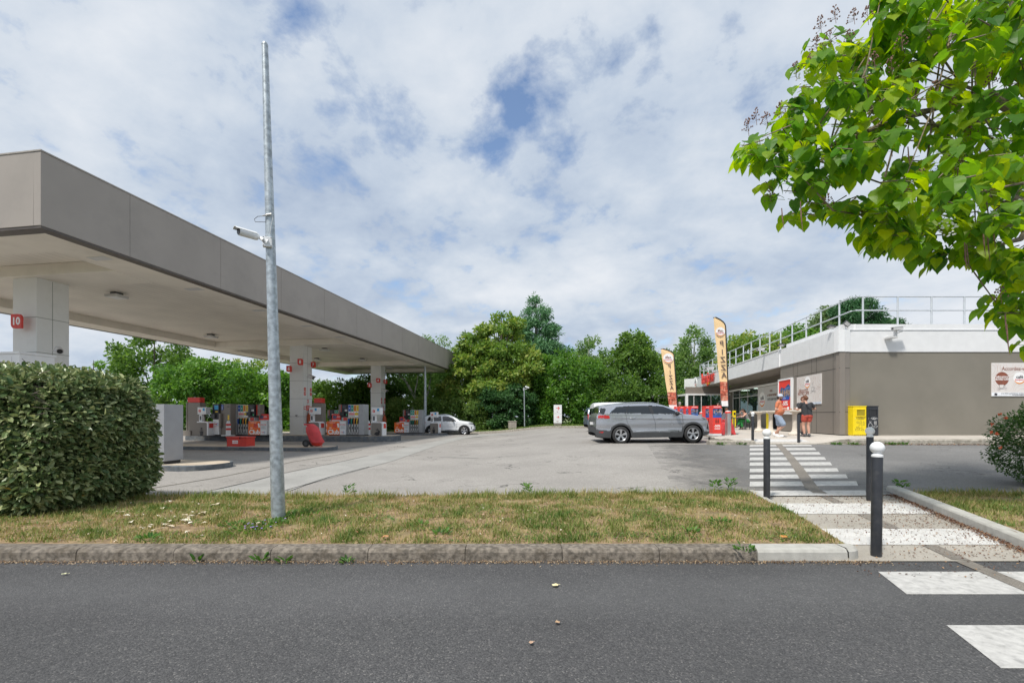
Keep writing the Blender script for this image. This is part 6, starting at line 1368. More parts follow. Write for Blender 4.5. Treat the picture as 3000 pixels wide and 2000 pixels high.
    def on_side(nm, pts, wd, m, lift=0.004, both=True):
        for sg in ((-1, 1) if both else (-1,)):
            b = MB(); vs = []
            D = []
            for a, c in zip(pts[:-1], pts[1:]):
                for k in range(8): D.append(Vector(a).lerp(Vector(c), k / 8))
            D.append(Vector(pts[-1]))
            for i, p in enumerate(D):
                d = (D[min(i+1, len(D)-1)] - D[max(i-1, 0)]).normalized(); n_ = Vector((-d.y, d.x)) * wd / 2
                for q in (p - n_, p + n_): vs.append((q.x, sg * (yy(q.x, q.y) + lift), q.y))
            b.add(vs, [(2*i, 2*i+1, 2*i+3, 2*i+2) for i in range(len(D)-1)]); b.build(nm, m, t)
    for nm, pts, wd, m in S.get('lines', []): on_side(nm, pts, wd, m)
    for (x, z) in S.get('handles', []):
        for sg in (-1, 1): b = MB(); b.ell((x, sg * (yy(x, z) + 0.012), z), (0.115, 0.020, 0.020), 12, 6); b.build('door_handle', 'chrome' if S.get('chrome') else paint, t, smooth=True)
    mx, mz = S['mirror']
    for sg in (-1, 1):
        b = MB(); y0 = yy(mx, mz); b.ell((mx, sg * (y0 + 0.14), mz + 0.06), (0.085, 0.125, 0.085), 14, 8); b.tube([(mx + 0.05, sg * (y0 - 0.02), mz - 0.02), (mx + 0.02, sg * (y0 + 0.08), mz + 0.02)], 0.03, 8); b.build('mirror', 'black', t, smooth=True)
    if S.get('rails'):
        a, c, z_ = S['rails']
        for sg in (-1, 1):
            b = MB(); pts = [(a + (c - a) * k / 10, sg * (yy(a + (c-a)*k/10, interp(TOP, a + (c-a)*k/10)) - 0.07), interp(TOP, a + (c-a)*k/10) + 0.015 + z_ * math.sin(math.pi * k / 10) ** 0.5) for k in range(11)]
            b.tube(pts, 0.016, 6); b.build('roof_rail', 'chrome', t, smooth=True)
    return t, yy
def plate(t, x, z, txt, rz, y=0.0):
    b = MB(); b.box(-0.26, 0.26, -0.008, 0.008, -0.055, 0.055); o = b.build('number_plate', 'white_t', t, loc=(x, y, z), rot=(0, 0, rz)); return o
silver = carpaint('silver_grey_paint', (0.42, 0.43, 0.465), 0.65, 0.22); wpaint = carpaint('white_car_paint', (0.74, 0.76, 0.78)); bpaint = carpaint('blue_grey_car_paint', (0.14, 0.19, 0.25), 0.35)
S1 = dict(L=4.62, hw=0.92, H=1.64, r=0.345, ra=0.40, wheels=(0.99, 3.86), flare=0.075, ft=0.26, rt=0.10, chrome=True, tumble=0.21,
  top=[(0, 0.42), (0.012, 0.62), (0.03, 0.95), (0.06, 1.10), (0.12, 1.17), (0.16, 1.30), (0.20, 1.46), (0.26, 1.50), (0.55, 1.535), (1.0, 1.568), (1.5, 1.585), (2.0, 1.588), (2.4, 1.570), (2.70, 1.525), (3.0, 1.43), (3.3, 1.27), (3.54, 1.13), (3.62, 1.10), (3.9, 1.085), (4.2, 1.035), (4.4, 0.98), (4.52, 0.91), (4.575, 0.80), (4.60, 0.62), (4.615, 0.45), (4.62, 0.40)],
  bot=[(0, 0.40), (0.03, 0.34), (0.2, 0.28), (0.45, 0.25), (1.5, 0.225), (3.3, 0.225), (4.3, 0.25), (4.55, 0.30), (4.62, 0.37)],
  belt=[(0, 1.20), (0.6, 1.20), (3.1, 1.12), (4.62, 1.08)],
  clad=[(0, 0.60), (0.15, 0.58), (0.35, 0.55), (0.6, 0.52), (1.4, 0.45), (3.4, 0.44), (4.3, 0.42), (4.62, 0.42)],
  polys=[('side_window', 'car_glass', [(0.55, 1.215), (0.86, 1.46), (1.34, 1.495), (1.20, 1.205)]), ('side_window', 'car_glass', [(1.23, 1.20), (1.37, 1.495), (2.17, 1.50), (2.19, 1.17)]),
    ('side_window', 'car_glass_f', [(2.33, 1.165), (2.27, 1.498), (2.68, 1.46), (2.95, 1.38), (3.22, 1.22), (3.28, 1.13)]), ('pillar_trim', 'black', [(1.20, 1.205), (1.34, 1.53), (1.37, 1.53), (1.24, 1.2)]), ('pillar_trim', 'black', [(2.19, 1.17), (2.17, 1.53), (2.27, 1.53), (2.33, 1.16)]), ('pillar_trim', 'black', [(3.22, 1.22), (3.28, 1.13), (3.55, 1.10), (3.4, 1.16)]),
    ('tail_light', 'tail', [(0.10, 1.03), (0.10, 1.14), (0.32, 1.15), (0.34, 1.04)]), ('tail_light', 'hlamp', [(0.33, 1.02), (0.34, 1.15), (0.50, 1.13), (0.58, 1.04), (0.52, 1.01)]), ('side_window', 'car_glass', [(0.13, 1.20), (0.24, 1.44), (0.44, 1.40), (0.34, 1.18)]),
    ('headlight', 'hlamp', [(4.20, 0.99), (4.30, 0.90), (4.50, 0.88), (4.56, 0.92), (4.40, 0.99)]), ('bumper_inlet', 'black', [(4.45, 0.52), (4.50, 0.78), (4.56, 0.60), (4.56, 0.48)]), ('reflector', 'tail', [(0.13, 0.46), (0.13, 0.50), (0.30, 0.50), (0.30, 0.46)])],
  topcats=[(2.74, 3.50, 'windscreen', 'car_glass_f'), (0.13, 0.19, 'rear_window', 'car_glass'), (4.53, 4.61, 'grille', 'black')],
  lines=[('door_seam', [(1.20, 1.19), (1.24, 0.85), (1.42, 0.50), (1.47, 0.27)], 0.012, 'black'), ('door_seam', [(2.25, 1.16), (2.36, 0.80), (2.35, 0.27)], 0.012, 'black'), ('door_seam', [(3.44, 1.12), (3.46, 0.75), (3.38, 0.30)], 0.012, 'black'),
     ('chrome_strip', [(0.50, 1.19), (0.82, 1.49), (1.4, 1.522), (2.3, 1.525), (2.75, 1.465), (3.1, 1.32), (3.45, 1.14)], 0.03, 'chrome'), ('chrome_strip', [(1.60, 0.49), (2.0, 0.515), (2.8, 0.515), (3.30, 0.47)], 0.030, 'chrome'),
     ('fuel_cap', [(0.78, 1.08), (1.04, 1.08), (1.05, 0.94), (0.80, 0.95), (0.78, 1.08)], 0.007, 'dgrey')],
  handles=[(1.46, 1.02), (2.52, 0.995)], mirror=(3.20, 1.10), rails=(0.45, 2.60, 0.03))
def park(S, pxr, Yn, rz):      # rear bumper at column pxr, near flank at depth Yn
    return (pxr - 1500) / F * Yn, Yn + S['hw']
x_, y_ = park(S1, 1746, 17.95, 0)
sv, _ = car('parked_car', 'silver grey family SUV parked nose to the terrace, nearest car', S1, (x_, y_, 0.405), R(1.0), silver, None); sv.rotation_euler = (0, R(-1.1), R(1.0))
plate(sv, -0.01, 0.82, '', R(-90))
S2_ = dict(S1); S2_.update(L=4.50, hw=0.92, H=1.67, r=0.36, ra=0.41, wheels=(0.92, 3.65), chrome=False,
  top=[(0, 0.45), (0.015, 0.75), (0.05, 1.05), (0.15, 1.18), (0.32, 1.42), (0.42, 1.55), (0.8, 1.62), (1.4, 1.66), (2.0, 1.66), (2.45, 1.61), (2.75, 1.50), (3.05, 1.34), (3.28, 1.17), (3.6, 1.12), (4.0, 1.07), (4.25, 0.98), (4.40, 0.86), (4.47, 0.68), (4.49, 0.48), (4.50, 0.42)],
  bot=[(0, 0.42), (0.05, 0.34), (0.4, 0.27), (1.5, 0.25), (3.2, 0.25), (4.2, 0.26), (4.46, 0.33), (4.50, 0.38)], belt=[(0, 1.16), (3.0, 1.10), (4.5, 1.08)],
  clad=[(0, 0.50), (0.5, 0.48), (1.4, 0.40), (3.2, 0.40), (4.1, 0.34), (4.50, 0.36)],
  polys=[('side_window', 'car_glass', [(0.55, 1.18), (0.68, 1.50), (1.0, 1.54), (1.02, 1.17)]), ('side_window', 'car_glass', [(1.07, 1.17), (1.05, 1.54), (1.72, 1.55), (1.76, 1.14)]), ('side_window', 'car_glass_f', [(1.86, 1.14), (1.84, 1.55), (2.25, 1.55), (2.65, 1.43), (3.0, 1.16), (2.9, 1.12)]),
    ('headlight', 'hlamp', [(3.98, 1.00), (4.05, 0.93), (4.42, 0.85), (4.44, 0.93), (4.2, 1.0)]), ('tail_light', 'tail', [(0.0, 0.98), (0.0, 1.10), (0.42, 1.12), (0.45, 1.0)]), ('bumper_inlet', 'black', [(4.20, 0.48), (4.22, 0.68), (4.28, 0.68), (4.28, 0.48)]), ('bumper_inlet', 'black', [(4.30, 0.38), (4.36, 0.50), (4.50, 0.50), (4.50, 0.38)])],
  topcats=[(2.52, 3.24, 'windscreen', 'car_glass_f'), (0.16, 0.40, 'rear_window', 'car_glass'), (4.30, 4.44, 'grille', 'black')],
  lines=[('door_seam', [(1.80, 1.55), (1.80, 1.13), (1.82, 0.42)], 0.016, 'black'), ('door_seam', [(3.06, 1.12), (3.02, 0.7), (2.95, 0.42)], 0.014, 'dgrey')], handles=[(2.0, 1.02), (1.05, 1.03)], mirror=(2.72, 1.14), rails=(0.5, 2.3, 0.04))
x_ = (1390 - 1500) / F * 37.6 - 4.50
car('parked_car', 'white SUV standing at the farthest pump under the canopy', S2_, (x_, 37.6 + 0.92, -0.02), R(0), wpaint)
S3 = dict(S1); S3.update(L=4.45, hw=0.93, H=1.86, r=0.32, ra=0.37, wheels=(0.85, 3.55), chrome=False, tumble=0.12, rt=0.05,
  top=[(0, 0.50), (0.01, 1.0), (0.03, 1.5), (0.08, 1.76), (0.16, 1.82), (0.6, 1.85), (1.6, 1.86), (2.3, 1.83), (2.7, 1.72), (3.1, 1.42), (3.5, 1.16), (3.9, 1.08), (4.25, 0.96), (4.38, 0.8), (4.44, 0.5), (4.45, 0.42)],
  bot=[(0, 0.46), (0.05, 0.34), (0.4, 0.27), (4.0, 0.25), (4.45, 0.38)], belt=[(0, 1.12), (3.0, 1.08), (4.45, 1.0)], clad=[(0, 0.52), (0.3, 0.50), (0.6, 0.36), (4.1, 0.34), (4.45, 0.45)],
  polys=[('side_window', 'car_glass', [(0.55, 1.12), (0.55, 1.62), (1.35, 1.66), (1.35, 1.10)]), ('side_window', 'car_glass', [(1.42, 1.10), (1.42, 1.66), (2.1, 1.66), (2.1, 1.09)]), ('side_window', 'car_glass_f', [(2.18, 1.09), (2.18, 1.66), (2.6, 1.60), (3.05, 1.30), (3.1, 1.09)]),
    ('tail_light', 'tail', [(0.06, 1.05), (0.06, 1.40), (0.20, 1.38), (0.18, 1.05)]), ('rear_window', 'car_glass', [(-0.01, 1.15), (-0.01, 1.65), (0.05, 1.65), (0.05, 1.15)]), ('headlight', 'hlamp', [(3.95, 0.95), (4.1, 0.80), (4.36, 0.78), (4.3, 0.92)])],
  topcats=[(2.68, 3.46, 'windscreen', 'car_glass_f'), (0.012, 0.028, 'rear_window', 'car_glass'), (4.30, 4.42, 'grille', 'black')], lines=[('door_seam', [(1.38, 1.66), (1.38, 0.40)], 0.014, 'dgrey')], handles=[(1.5, 1.0)], mirror=(2.9, 1.10), rails=None)
x_, y_ = park(S3, 1740, 25.6, 0); car('parked_van', 'tall white leisure van parked behind the silver grey SUV', S3, (x_, y_, 0.44), R(0.5), wpaint)[0]['category'] = 'van'
S4 = dict(S3); S4.update(H=1.64, top=[(a, z if z < 0.95 else 0.95 + (z - 0.95) * 0.74) for a, z in S3['top']], tumble=0.18, rt=0.12, polys=[('side_window', 'car_glass', [(0.3, 1.12), (0.45, 1.46), (1.35, 1.5), (1.35, 1.10)]), ('side_window', 'car_glass_f', [(1.42, 1.1), (1.42, 1.5), (2.6, 1.45), (2.9, 1.09)]), ('tail_light', 'tail', [(0.02, 0.85), (0.02, 1.22), (0.16, 1.22), (0.20, 0.9)]), ('headlight', 'hlamp', [(3.95, 0.90), (4.1, 0.78), (4.36, 0.76), (4.3, 0.88)])])
x_, y_ = park(S4, 1722, 30.2, 0); car('parked_car', 'blue grey car parked beyond the white van', S4, (x_, y_, 0.46), R(0.5), bpaint)
# ------------------------------------------------------------------ pumps and forecourt furniture
def totallogo(parent, x, z, s, y):
    b = MB(); b.prism([(x - 0.5*s, z + 0.10*s), (x + 0.10*s, z + 0.08*s), (x + 0.22*s, z - 0.02*s), (x + 0.10*s, z - 0.06*s), (x - 0.05*s, z + 0.0*s), (x - 0.2*s, z + 0.02*s), (x - 0.45*s, z + 0.03*s)], y - 0.003, y - 0.001); b.build('logo_mark', 'red', parent)
    b = MB()
    def arc(a0, a1, m_): 
        pts = [(x + 0.27*s + 0.20*s*math.cos(R(a)), z + 0.17*s*math.sin(R(a))) for a in range(a0, a1 + 1, 15)] + [(x + 0.27*s + 0.13*s*math.cos(R(a)), z + 0.10*s*math.sin(R(a))) for a in range(a1, a0 - 1, -15)]
        q = MB(); q.prism(pts, y - 0.004, y - 0.002); q.build('logo_mark', m_, parent)
    arc(20, 160, 'blue_t'); arc(200, 345, 'cyan_t')
    text('TotalEnergies', 0.12*s, 'red', parent, (x, y - 0.002, z - 0.28*s), ext=0.0005)
def prints(parent, x0, x1, z0, z1, n, y, m, name='print'):
    b = MB(); dz = (z1 - z0) / (2 * n)
    for k in range(n): b.box(x0, x1 - (0.25 * (x1 - x0) if k % 3 == 2 else 0), y - 0.0015, y - 0.0005, z1 - dz * (2*k + 1), z1 - dz * 2 * k)
    b.build(name, m, parent)
def pump(loc, label, flip=False, fuels=('blue_t', 'green_t', 'orange_t', 'yel_t'), tall_side=True, club=True, Hh=1.9, rz=AX):
    """fuel dispenser 2.3 m wide; the advert end at the left unless flipped"""
    t = thing('fuel_pump', label, 'fuel pump', loc, rz, 'fuel pumps under the canopy'); sg = -1 if flip else 1
    def X(a, c): return (min(sg*a, sg*c), max(sg*a, sg*c))
    b = MB(); b.box(-1.15, 1.15, 0.05, 0.62, 0.0, 0.06); b.build('plinth', 'black', t)
    b = MB(); a, c = X(0.80, 1.12); b.box(a, c, 0.02, 0.66, 0.06, Hh); b.build('side_cabinet', 'grey', t, bevel=0.01)
    b = MB(); a, c = X(0.0, 0.80); b.box(a, c, 0.12, 0.60, 0.06, Hh - 0.02); b.build('housing', 'grey', t, bevel=0.01)
    b = MB(); a, c = X(-1.12, 0.0); b.box(a, c, 0.10, 0.60, 0.06, 0.90); b.build('low_cabinet', 'lgrey', t, bevel=0.01)
    # display tower
    b = MB(); a, c = X(-0.34, 0.06); b.box(a, c, 0.06, 0.60, 1.12, Hh); b.build('display', 'black', t, bevel=0.015)
    b = MB(); b.box(a + 0.09, c - 0.09, 0.045, 0.0595, Hh - 0.22, Hh - 0.10); b.build('screen', 'dgrey', t)
    b = MB(); b.box(a + 0.22, c - 0.02, 0.050, 0.0592, Hh - 0.42, Hh - 0.30); b.build('price_figures', 'lgrey', t)
    b = MB(); b.box(a - 0.05, a + 0.22, -0.06, 0.0585, 1.22, 1.44); b.build('card_reader', 'black', t, bevel=0.01)
    b = MB(); b.lathe([(0.0, 0.052), (0.018, 0.052), (0.018, 0.058)], (c - 0.06, 0, 1.27), 8, axis='y'); b.build('green_lamp', emit('pump_ready_lamp', (0.05, 0.8, 0.3), 0.6) if 'pump_ready_lamp' not in bpy.data.materials else bpy.data.materials['pump_ready_lamp'], t)
    b = MB(); a2, c2 = X(-0.34, 0.06); b.box(a2, c2, 0.08, 0.60, 0.92, 1.11); b.build('sign_block', 'grey', t)
    b = MB(); b.box(a2 + 0.12, c2 - 0.04, 0.070, 0.0795, 0.93, 1.10); b.build('warning_label', 'red', t)
    b = MB(); a, c = X(-0.60, -0.36); b.box(a, c, 0.20, 0.6, 1.20, Hh); b.build('back_housing', 'taupe', t)
    b = MB(); a3, c3 = X(-0.45, -0.37); b.box(a3, c3, 0.19, 0.1995, 1.25, Hh - 0.02); b.build('red_strip', 'red', t)
    # fuel name panel
    a, c = X(0.09, 0.79); b = MB(); b.box(a, c, 0.09, 0.1195, 1.10, Hh - 0.02); b.build('label_board', 'lgrey', t)
    wd = (c - a) / 4
    for k, m_ in enumerate(fuels):
        b = MB(); b.box(a + wd*k + 0.012, a + wd*(k+1) - 0.012, 0.083, 0.0895, Hh - 0.42, Hh - 0.05); b.build('fuel_label', m_, t)
        text(('98', '95', 'Diesel', 'E10')[k], 0.10, 'white_t' if k < 2 else 'dark_t', t, (a + wd*(k+0.5), 0.081, Hh - 0.24), tilt=R(90))
        b = MB(); b.box(a + wd*k + 0.03, a + wd*(k+1) - 0.03, 0.083, 0.0895, Hh - 0.50, Hh - 0.44); b.build('grade_tag', 'white_t', t)
    b = MB(); b.box(a + 0.05, a + 0.40, 0.083, 0.0895, Hh - 0.64, Hh - 0.52); b.build('price_label', 'pink_t', t)
    b = MB(); b.box(a + 0.43, c - 0.05, 0.083, 0.0895, Hh - 0.66, Hh - 0.50); b.build('price_label', 'yel_t', t)
    b = MB(); b.box(a + 0.43, c - 0.05, 0.0832, 0.0894, Hh - 0.74, Hh - 0.665); b.build('price_label', 'white_t', t)
    # nozzle bays
    b = MB(); b.box(a, c, 0.06, 0.1195, 0.72, 1.09); b.build('nozzle_bay', 'black', t)
    b = MB(); b.box(a, c, 0.09, 0.1190, 0.10, 0.71); b.build('hose_panel', 'lgrey', t)
    for k, m_ in enumerate(('blue_t', 'green_t', 'orange_t', 'yel_t')):
        x = a + wd * (k + 0.5); b = MB()
        b.tube([(x - 0.02, 0.02, 0.80), (x, -0.02, 0.92), (x + 0.02, 0.01, 1.03), (x + 0.03, 0.05, 1.07)], [0.022, 0.030, 0.028, 0.016], 8); b.tube([(x - 0.02, 0.02, 0.80), (x - 0.015, 0.0, 0.68)], [0.022, 0.018], 8)
        nz = b.build('nozzle', M[fuels[k]] if k else M[fuels[0]], t, smooth=True)
        b = MB(); b.box(x - 0.055, x + 0.055, 0.0, 0.058, 1.05, 1.085); b.build('nozzle_cap', 'cream', t)
        b = MB(); b.tube([(x - 0.015, 0.0, 0.69), (x - 0.03, -0.03, 0.5), (x - 0.01, -0.05, 0.30), (x + 0.05, -0.04, 0.14), (x + 0.085, -0.01, 0.12), (x + 0.09, 0.03, 0.3), (x + 0.085, 0.05, 0.6), (x + 0.08, 0.07, 0.80)], 0.013, 7); b.build('hose', 'black', t, smooth=True)
        b = MB(); b.box(x - 0.03, x + 0.03, 0.084, 0.0895, 0.40, 0.55); b.build('hose_tag', 'dgrey', t)
    # adverts on the low cabinet
    if flip: ax0, ax1, bx0, bx1 = 0.0, 0.0, 0, 0
    a, c = (-1.14, -0.36) if not flip else (0.0, 0.78)
    if not flip: a, c, d, e = -1.24, -0.42, -0.41, -0.01
    else: a, c, d, e = 0.0, 0.80, 0.81, 1.22
    b = MB(); b.box(a, c, -0.02, 0.02, 0.06, 0.88); ad = b.build('advert_board', 'orange', t)
    w_ = c - a
    text('Club', w_ * 0.46, 'white_t', t, (a + w_*0.52, -0.023, 0.22), ext=0.002, bold=0.035, sx=1.02)
    for k, s_ in enumerate(('Cumulez des points', 'à chaque dépense')): text(s_, 0.055, 'white_t', t, (a + 0.13, -0.022, 0.83 - 0.055*k), align='LEFT', ext=0.0005)
    b = MB(); b.box(a + w_*0.18, a + w_*0.36, -0.0225, -0.0205, 0.46, 0.50); b.build('print', 'white_t', t)
    b = MB(); b.T = Matrix.Translation((a + w_*0.62, 0, 0.62)) @ Matrix.Rotation(R(12), 4, 'Y'); b.box(-0.13, 0.13, -0.0235, -0.0205, -0.12, 0.12); b.build('card_picture', mat('card_print', (0.70, 0.06, 0.03), 0.4, var=0.3, scale=25) if 'card_print' not in bpy.data.materials else bpy.data.materials['card_print'], t)
    b = MB(); b.T = Matrix.Translation((a + w_*0.90, 0, 0.64)) @ Matrix.Rotation(R(-12), 4, 'Y'); b.box(-0.06, 0.05, -0.0245, -0.0212, -0.14, 0.12); b.build('card_picture', 'white_t', t)
    b = MB(); b.box(d, e, -0.018, 0.02, 0.06, 0.88); b.build('notice_board', 'white', t)
    b = MB()
    for k in range(4): b.lathe([(0, -0.0215), (0.034, -0.0215), (0.034, -0.0185)], (d + (e - d) * (k + 0.7) / 4.4, 0, 0.68), 12, axis='y')
    b.build('icons', 'red', t); prints(t, d + 0.05, e - 0.04, 0.40, 0.60, 5, -0.018, 'grey'); totallogo(t, (d + e) / 2, 0.22, 0.28, -0.018)
    return t
def isl(px, Y, h): p = at(px, 1200, Y); return (p.x, Y, g(p.x, Y) + h)
YC, hC = 27.5, 0.342; YD, hD = 36.9, 0.152
pump(isl(1014, YC, hC), 'fuel pump with orange Club advert on its left, between middle and far columns')
pump(isl(1198, YD, hD), 'fuel pump in front of the white SUV with orange Club advert', fuels=('green_t', 'green_t', 'orange_t', 'yel_t'))
pump(isl(728, YC, hC), 'fuel pump left of the pole with Club advert on its right side', flip=True)
pump(isl(975, YD + 0.2, hD), 'fuel pump partly hidden behind the middle club advert', flip=False, fuels=('green_t', 'green_t', 'orange_t', 'yel_t'))
pump(isl(706, YD + 0.2, hD), 'fuel pump mostly hidden behind the one left of the pole', flip=False)
# slim truck-lane dispenser, taupe side towards the camera
t = thing('fuel_pump', 'narrow taupe fuel pump with blue screen left of the striped beacon', 'fuel pump', isl(633, YC, hC), AX - R(8), 'fuel pumps under the canopy')
b = MB(); b.box(-0.28, 1.0, 0.10, 0.75, 0.05, 1.92); b.box(0.26, 0.40, -0.05, 0.099, 0.5, 1.35); b.build('housing', 'taupe', t, bevel=0.012)
b = MB(); b.box(-0.29, 0.24, 0.0, 0.098, 1.0, 1.93); b.build('display', 'black', t, bevel=0.01); b = MB(); b.box(-0.12, 0.18, -0.01, -0.0005, 1.58, 1.84); b.build('screen', 'cyan_t', t)
b = MB(); b.box(-0.06, 0.14, -0.01, -0.0005, 1.42, 1.49); b.build('warning_label', 'yel_t', t); b = MB(); b.box(-0.30, -0.02, -0.10, -0.001, 1.06, 1.32); b.build('card_reader', 'dgrey', t, bevel=0.01)
b = MB(); b.box(-0.22, 0.25, -0.02, 0.099, 0.08, 0.99); b.build('front_panel', 'white', t, bevel=0.005); totallogo(t, 0.02, 0.70, 0.42, -0.022); b = MB(); b.box(-0.2, 0.9, 0.08, 0.7, 0.0, 0.05); b.build('plinth', 'black', t)
b = MB(); b.box(0.32, 0.46, 0.08, 0.099, 1.56, 1.88); b.build('side_label', 'blue_t', t); text('AdBlue', 0.10, 'white_t', t, (0.39, 0.078, 1.72), tilt=R(90), ext=0.001)
b = MB(); b.box(0.80, 0.92, 0.09, 0.0995, 0.95, 1.25); b.build('side_label', 'yel_t', t); b = MB(); b.box(0.75, 0.93, 0.085, 0.0995, 1.74, 1.78); b.build('vent', 'black', t)
# red-capped totem
def totem(loc, label, w_=0.85):
    t = thing('service_totem', label, 'totem', loc, AX, 'red capped taupe totems on the pump islands')
    b = MB(); b.box(-w_/2, w_/2, 0, 0.42, 0.03, 2.0); b.build('body', 'taupe', t, bevel=0.01); b = MB(); b.box(-w_/2 - 0.10, -w_/2 - 0.004, -0.02, 0.44, 0.03, 2.0); b.build('edge_panel', 'taupe', t, bevel=0.01)
    b = MB(); b.box(-w_/2 - 0.04, w_/2 - 0.04, 0.02, 0.40, 2.01, 2.32); b.build('cap', 'red', t, bevel=0.03); b = MB(); b.box(-w_/2 - 0.16, w_/2 + 0.04, -0.05, 0.47, 0, 0.03); b.build('foot_plate', 'taupe', t); return t
totem(isl(568, YC, hC), 'taupe totem with red cap left of the flower pot bin'); totem(isl(932, YC + 1.0, hC), 'taupe totem with red cap behind the red covered cart', 0.55)
# wiper and bin units
def bin_unit(loc, label, icon, tall=1.72, extra=0.0):
    t = thing('service_bin', label, 'bin', loc, AX, 'taupe and white service bins on the pump islands')
    b = MB(); b.box(-0.34, 0.32, 0.0, 0.40, 0.03, 0.80); b.build('front_panel', 'taupe', t, bevel=0.01)
    o = [(-0.345, 0.805), (0.24, 0.805), (0.31, 0.78), (0.335, 0.72), (0.335, 0.03), (0.42, 0.03), (0.42, 0.74), (0.38, 0.83), (0.28, 0.865), (-0.345, 0.865)]
    b = MB(); b.prism([(p[0], p[1]) for p in o], -0.012, 0.47); b.build('shell', 'white', t, bevel=0.006)
    b = MB(); b.box(0.421, 0.426, 0.06, 0.40, 0.48, 0.76); b.box(0.05, 0.27, 0.10, 0.36, 0.862, 0.872); b.build('opening', 'red', t)
    b = MB(); b.box(-0.32, 0.40, 0.02, 0.42, 0, 0.028); b.build('base', 'black', t)
    b = MB(); b.box(-0.32, -0.12, 0.12, 0.30, 0.867, 1.42 if False else 1.30); b.build('post', 'white', t, bevel=0.008); b = MB(); b.box(-0.27, -0.17, 0.108, 0.1195, 0.95, 1.20); b.build('glove_slot', 'dgrey', t)
    b = MB(); b.box(-0.33, 0.24, 0.02, 0.36, 1.301, tall); b.build('dispenser', 'white', t, bevel=0.01)
    b = MB(); b.box(0.03, 0.16, 0.012, 0.0195, tall - 0.21, tall - 0.05); b.build('sticker', 'cyan_t', t); b = MB(); b.prism([(-0.18 + q[0], tall - 0.22 + q[1]) for q in ((-0.07, -0.07), (0.07, -0.07), (0.07, 0.05), (0.05, 0.08), (-0.07, 0.08))], 0.012, 0.0195); b.build('sign', 'red', t)
    b = MB(); b.box(-0.19, -0.17, 0.008, 0.0115, tall - 0.27, tall - 0.16); b.build('print', 'white_t', t)
    if icon == 'plant':
        b = MB(); b.prism([(-0.11, 0.03), (0.04, 0.03), (0.08, 0.24), (-0.15, 0.24)], -0.016, -0.0125); b.prism([(-0.16, 0.24), (0.09, 0.24), (0.09, 0.29), (-0.16, 0.29)], -0.017, -0.013)
        b.prism([(-0.045, 0.29), (-0.025, 0.29), (-0.025, 0.42), (-0.045, 0.42)], -0.016, -0.0125); b.prism([(-0.035, 0.40), (0.02, 0.44), (0.01, 0.52), (-0.035, 0.48), (-0.08, 0.52), (-0.09, 0.44)], -0.017, -0.0125)
        b.prism([(-0.04, 0.31), (-0.14, 0.41), (-0.12, 0.36)], -0.016, -0.0125); b.prism([(-0.03, 0.31), (0.07, 0.41), (0.05, 0.36)], -0.016, -0.0125); b.build('plant_pictogram', 'black', t)
    elif icon == 'rabbit':
        b = MB(); b.ell((0.05, -0.014, 0.16), (0.16, 0.003, 0.11), 16, 8); b.ell((0.17, -0.015, 0.28), (0.07, 0.003, 0.06), 12, 6); b.T = Matrix.Translation((0.10, 0, 0.40)) @ Matrix.Rotation(R(-35), 4, 'Y'); b.ell((0, -0.014, 0), (0.025, 0.003, 0.10), 10, 6); b.T = Matrix.Translation((0.03, 0, 0.37)) @ Matrix.Rotation(R(-55), 4, 'Y'); b.ell((0, -0.014, 0), (0.025, 0.003, 0.10), 10, 6); b.T = None; b.ell((-0.10, -0.014, 0.14), (0.04, 0.003, 0.04), 8, 5); b.build('rabbit_pictogram', 'black', t)
    else:
        b = MB(); b.ell((0.12, -0.014, 0.18), (0.13, 0.003, 0.08), 14, 7); b.ell((0.24, -0.014, 0.33), (0.05, 0.003, 0.045), 10, 6); b.prism([(0.19, 0.2), (0.24, 0.2), (0.26, 0.33), (0.22, 0.33)], -0.016, -0.012); b.prism([(0.28, 0.33), (0.35, 0.31), (0.28, 0.30)], -0.016, -0.012); b.build('duck_pictogram', 'black', t)
    return t
bin_unit(isl(592, YC - 0.25, hC), 'service bin with a flower pot picture right of the tall red capped totem', 'plant')
bin_unit(isl(920, YC + 0.1, hC), 'service bin with duck picture behind the red covered cart', 'duck')
bin_unit(isl(1103, YC - 0.2, hC - 0.02), 'service bin with a rabbit picture in front of the far column', 'rabbit')
bin_unit(isl(1272, YD - 0.1, hD), 'service bin with flower pot picture in front of the white SUV', 'plant')
# red and white beacons
def beacon(loc, label):
    t = thing('striped_beacon', label, 'beacon', loc, AX, 'red and white beacons on the pump islands')
    b = MB(); b.lathe([(0.19, 0.0), (0.17, 0.10), (0.165, 0.70), (0.10, 0.90), (0.0, 0.91)], n=4); b.build('body', 'white', t, bevel=0.01)
    b = MB()
    for z in (0.36, 0.62): b.lathe([(0.1735, z), (0.172, z + 0.12)], n=4)
    b.build('red_bands', 'red', t); b = MB(); b.box(-0.35, 0.35, -0.16, 0.16, 0.0, 0.07); b.build('foot', 'lgrey', t, bevel=0.02); return t
beacon(isl(669, YC - 0.35, hC), 'red and white beacon left of the pole by the pump nozzles'); beacon(isl(1078, YC + 0.6, hC), 'red and white beacon hidden half behind the rabbit bin'); beacon(isl(689, YC + 1.6, hC), 'red and white beacon between two pumps at left, farther back')
t = thing('kerb_guard', 'low taupe guard rail with red reflector at left end of island', 'guard rail', isl(520, YC + 0.1, 0.0), AX)
b = MB(); b.box(-0.1, 0.9, 0, 0.25, 0.345, 0.66); b.build('rail', 'taupe', t, bevel=0.01); b = MB(); b.box(-0.10, 0.24, -0.012, -0.001, 0.40, 0.60); b.build('reflector', 'red', t); b = MB(); b.box(-0.1, 0.05, 0.0, 0.25, 0, 0.344); b.build('foot', 'kerb_mid', t)
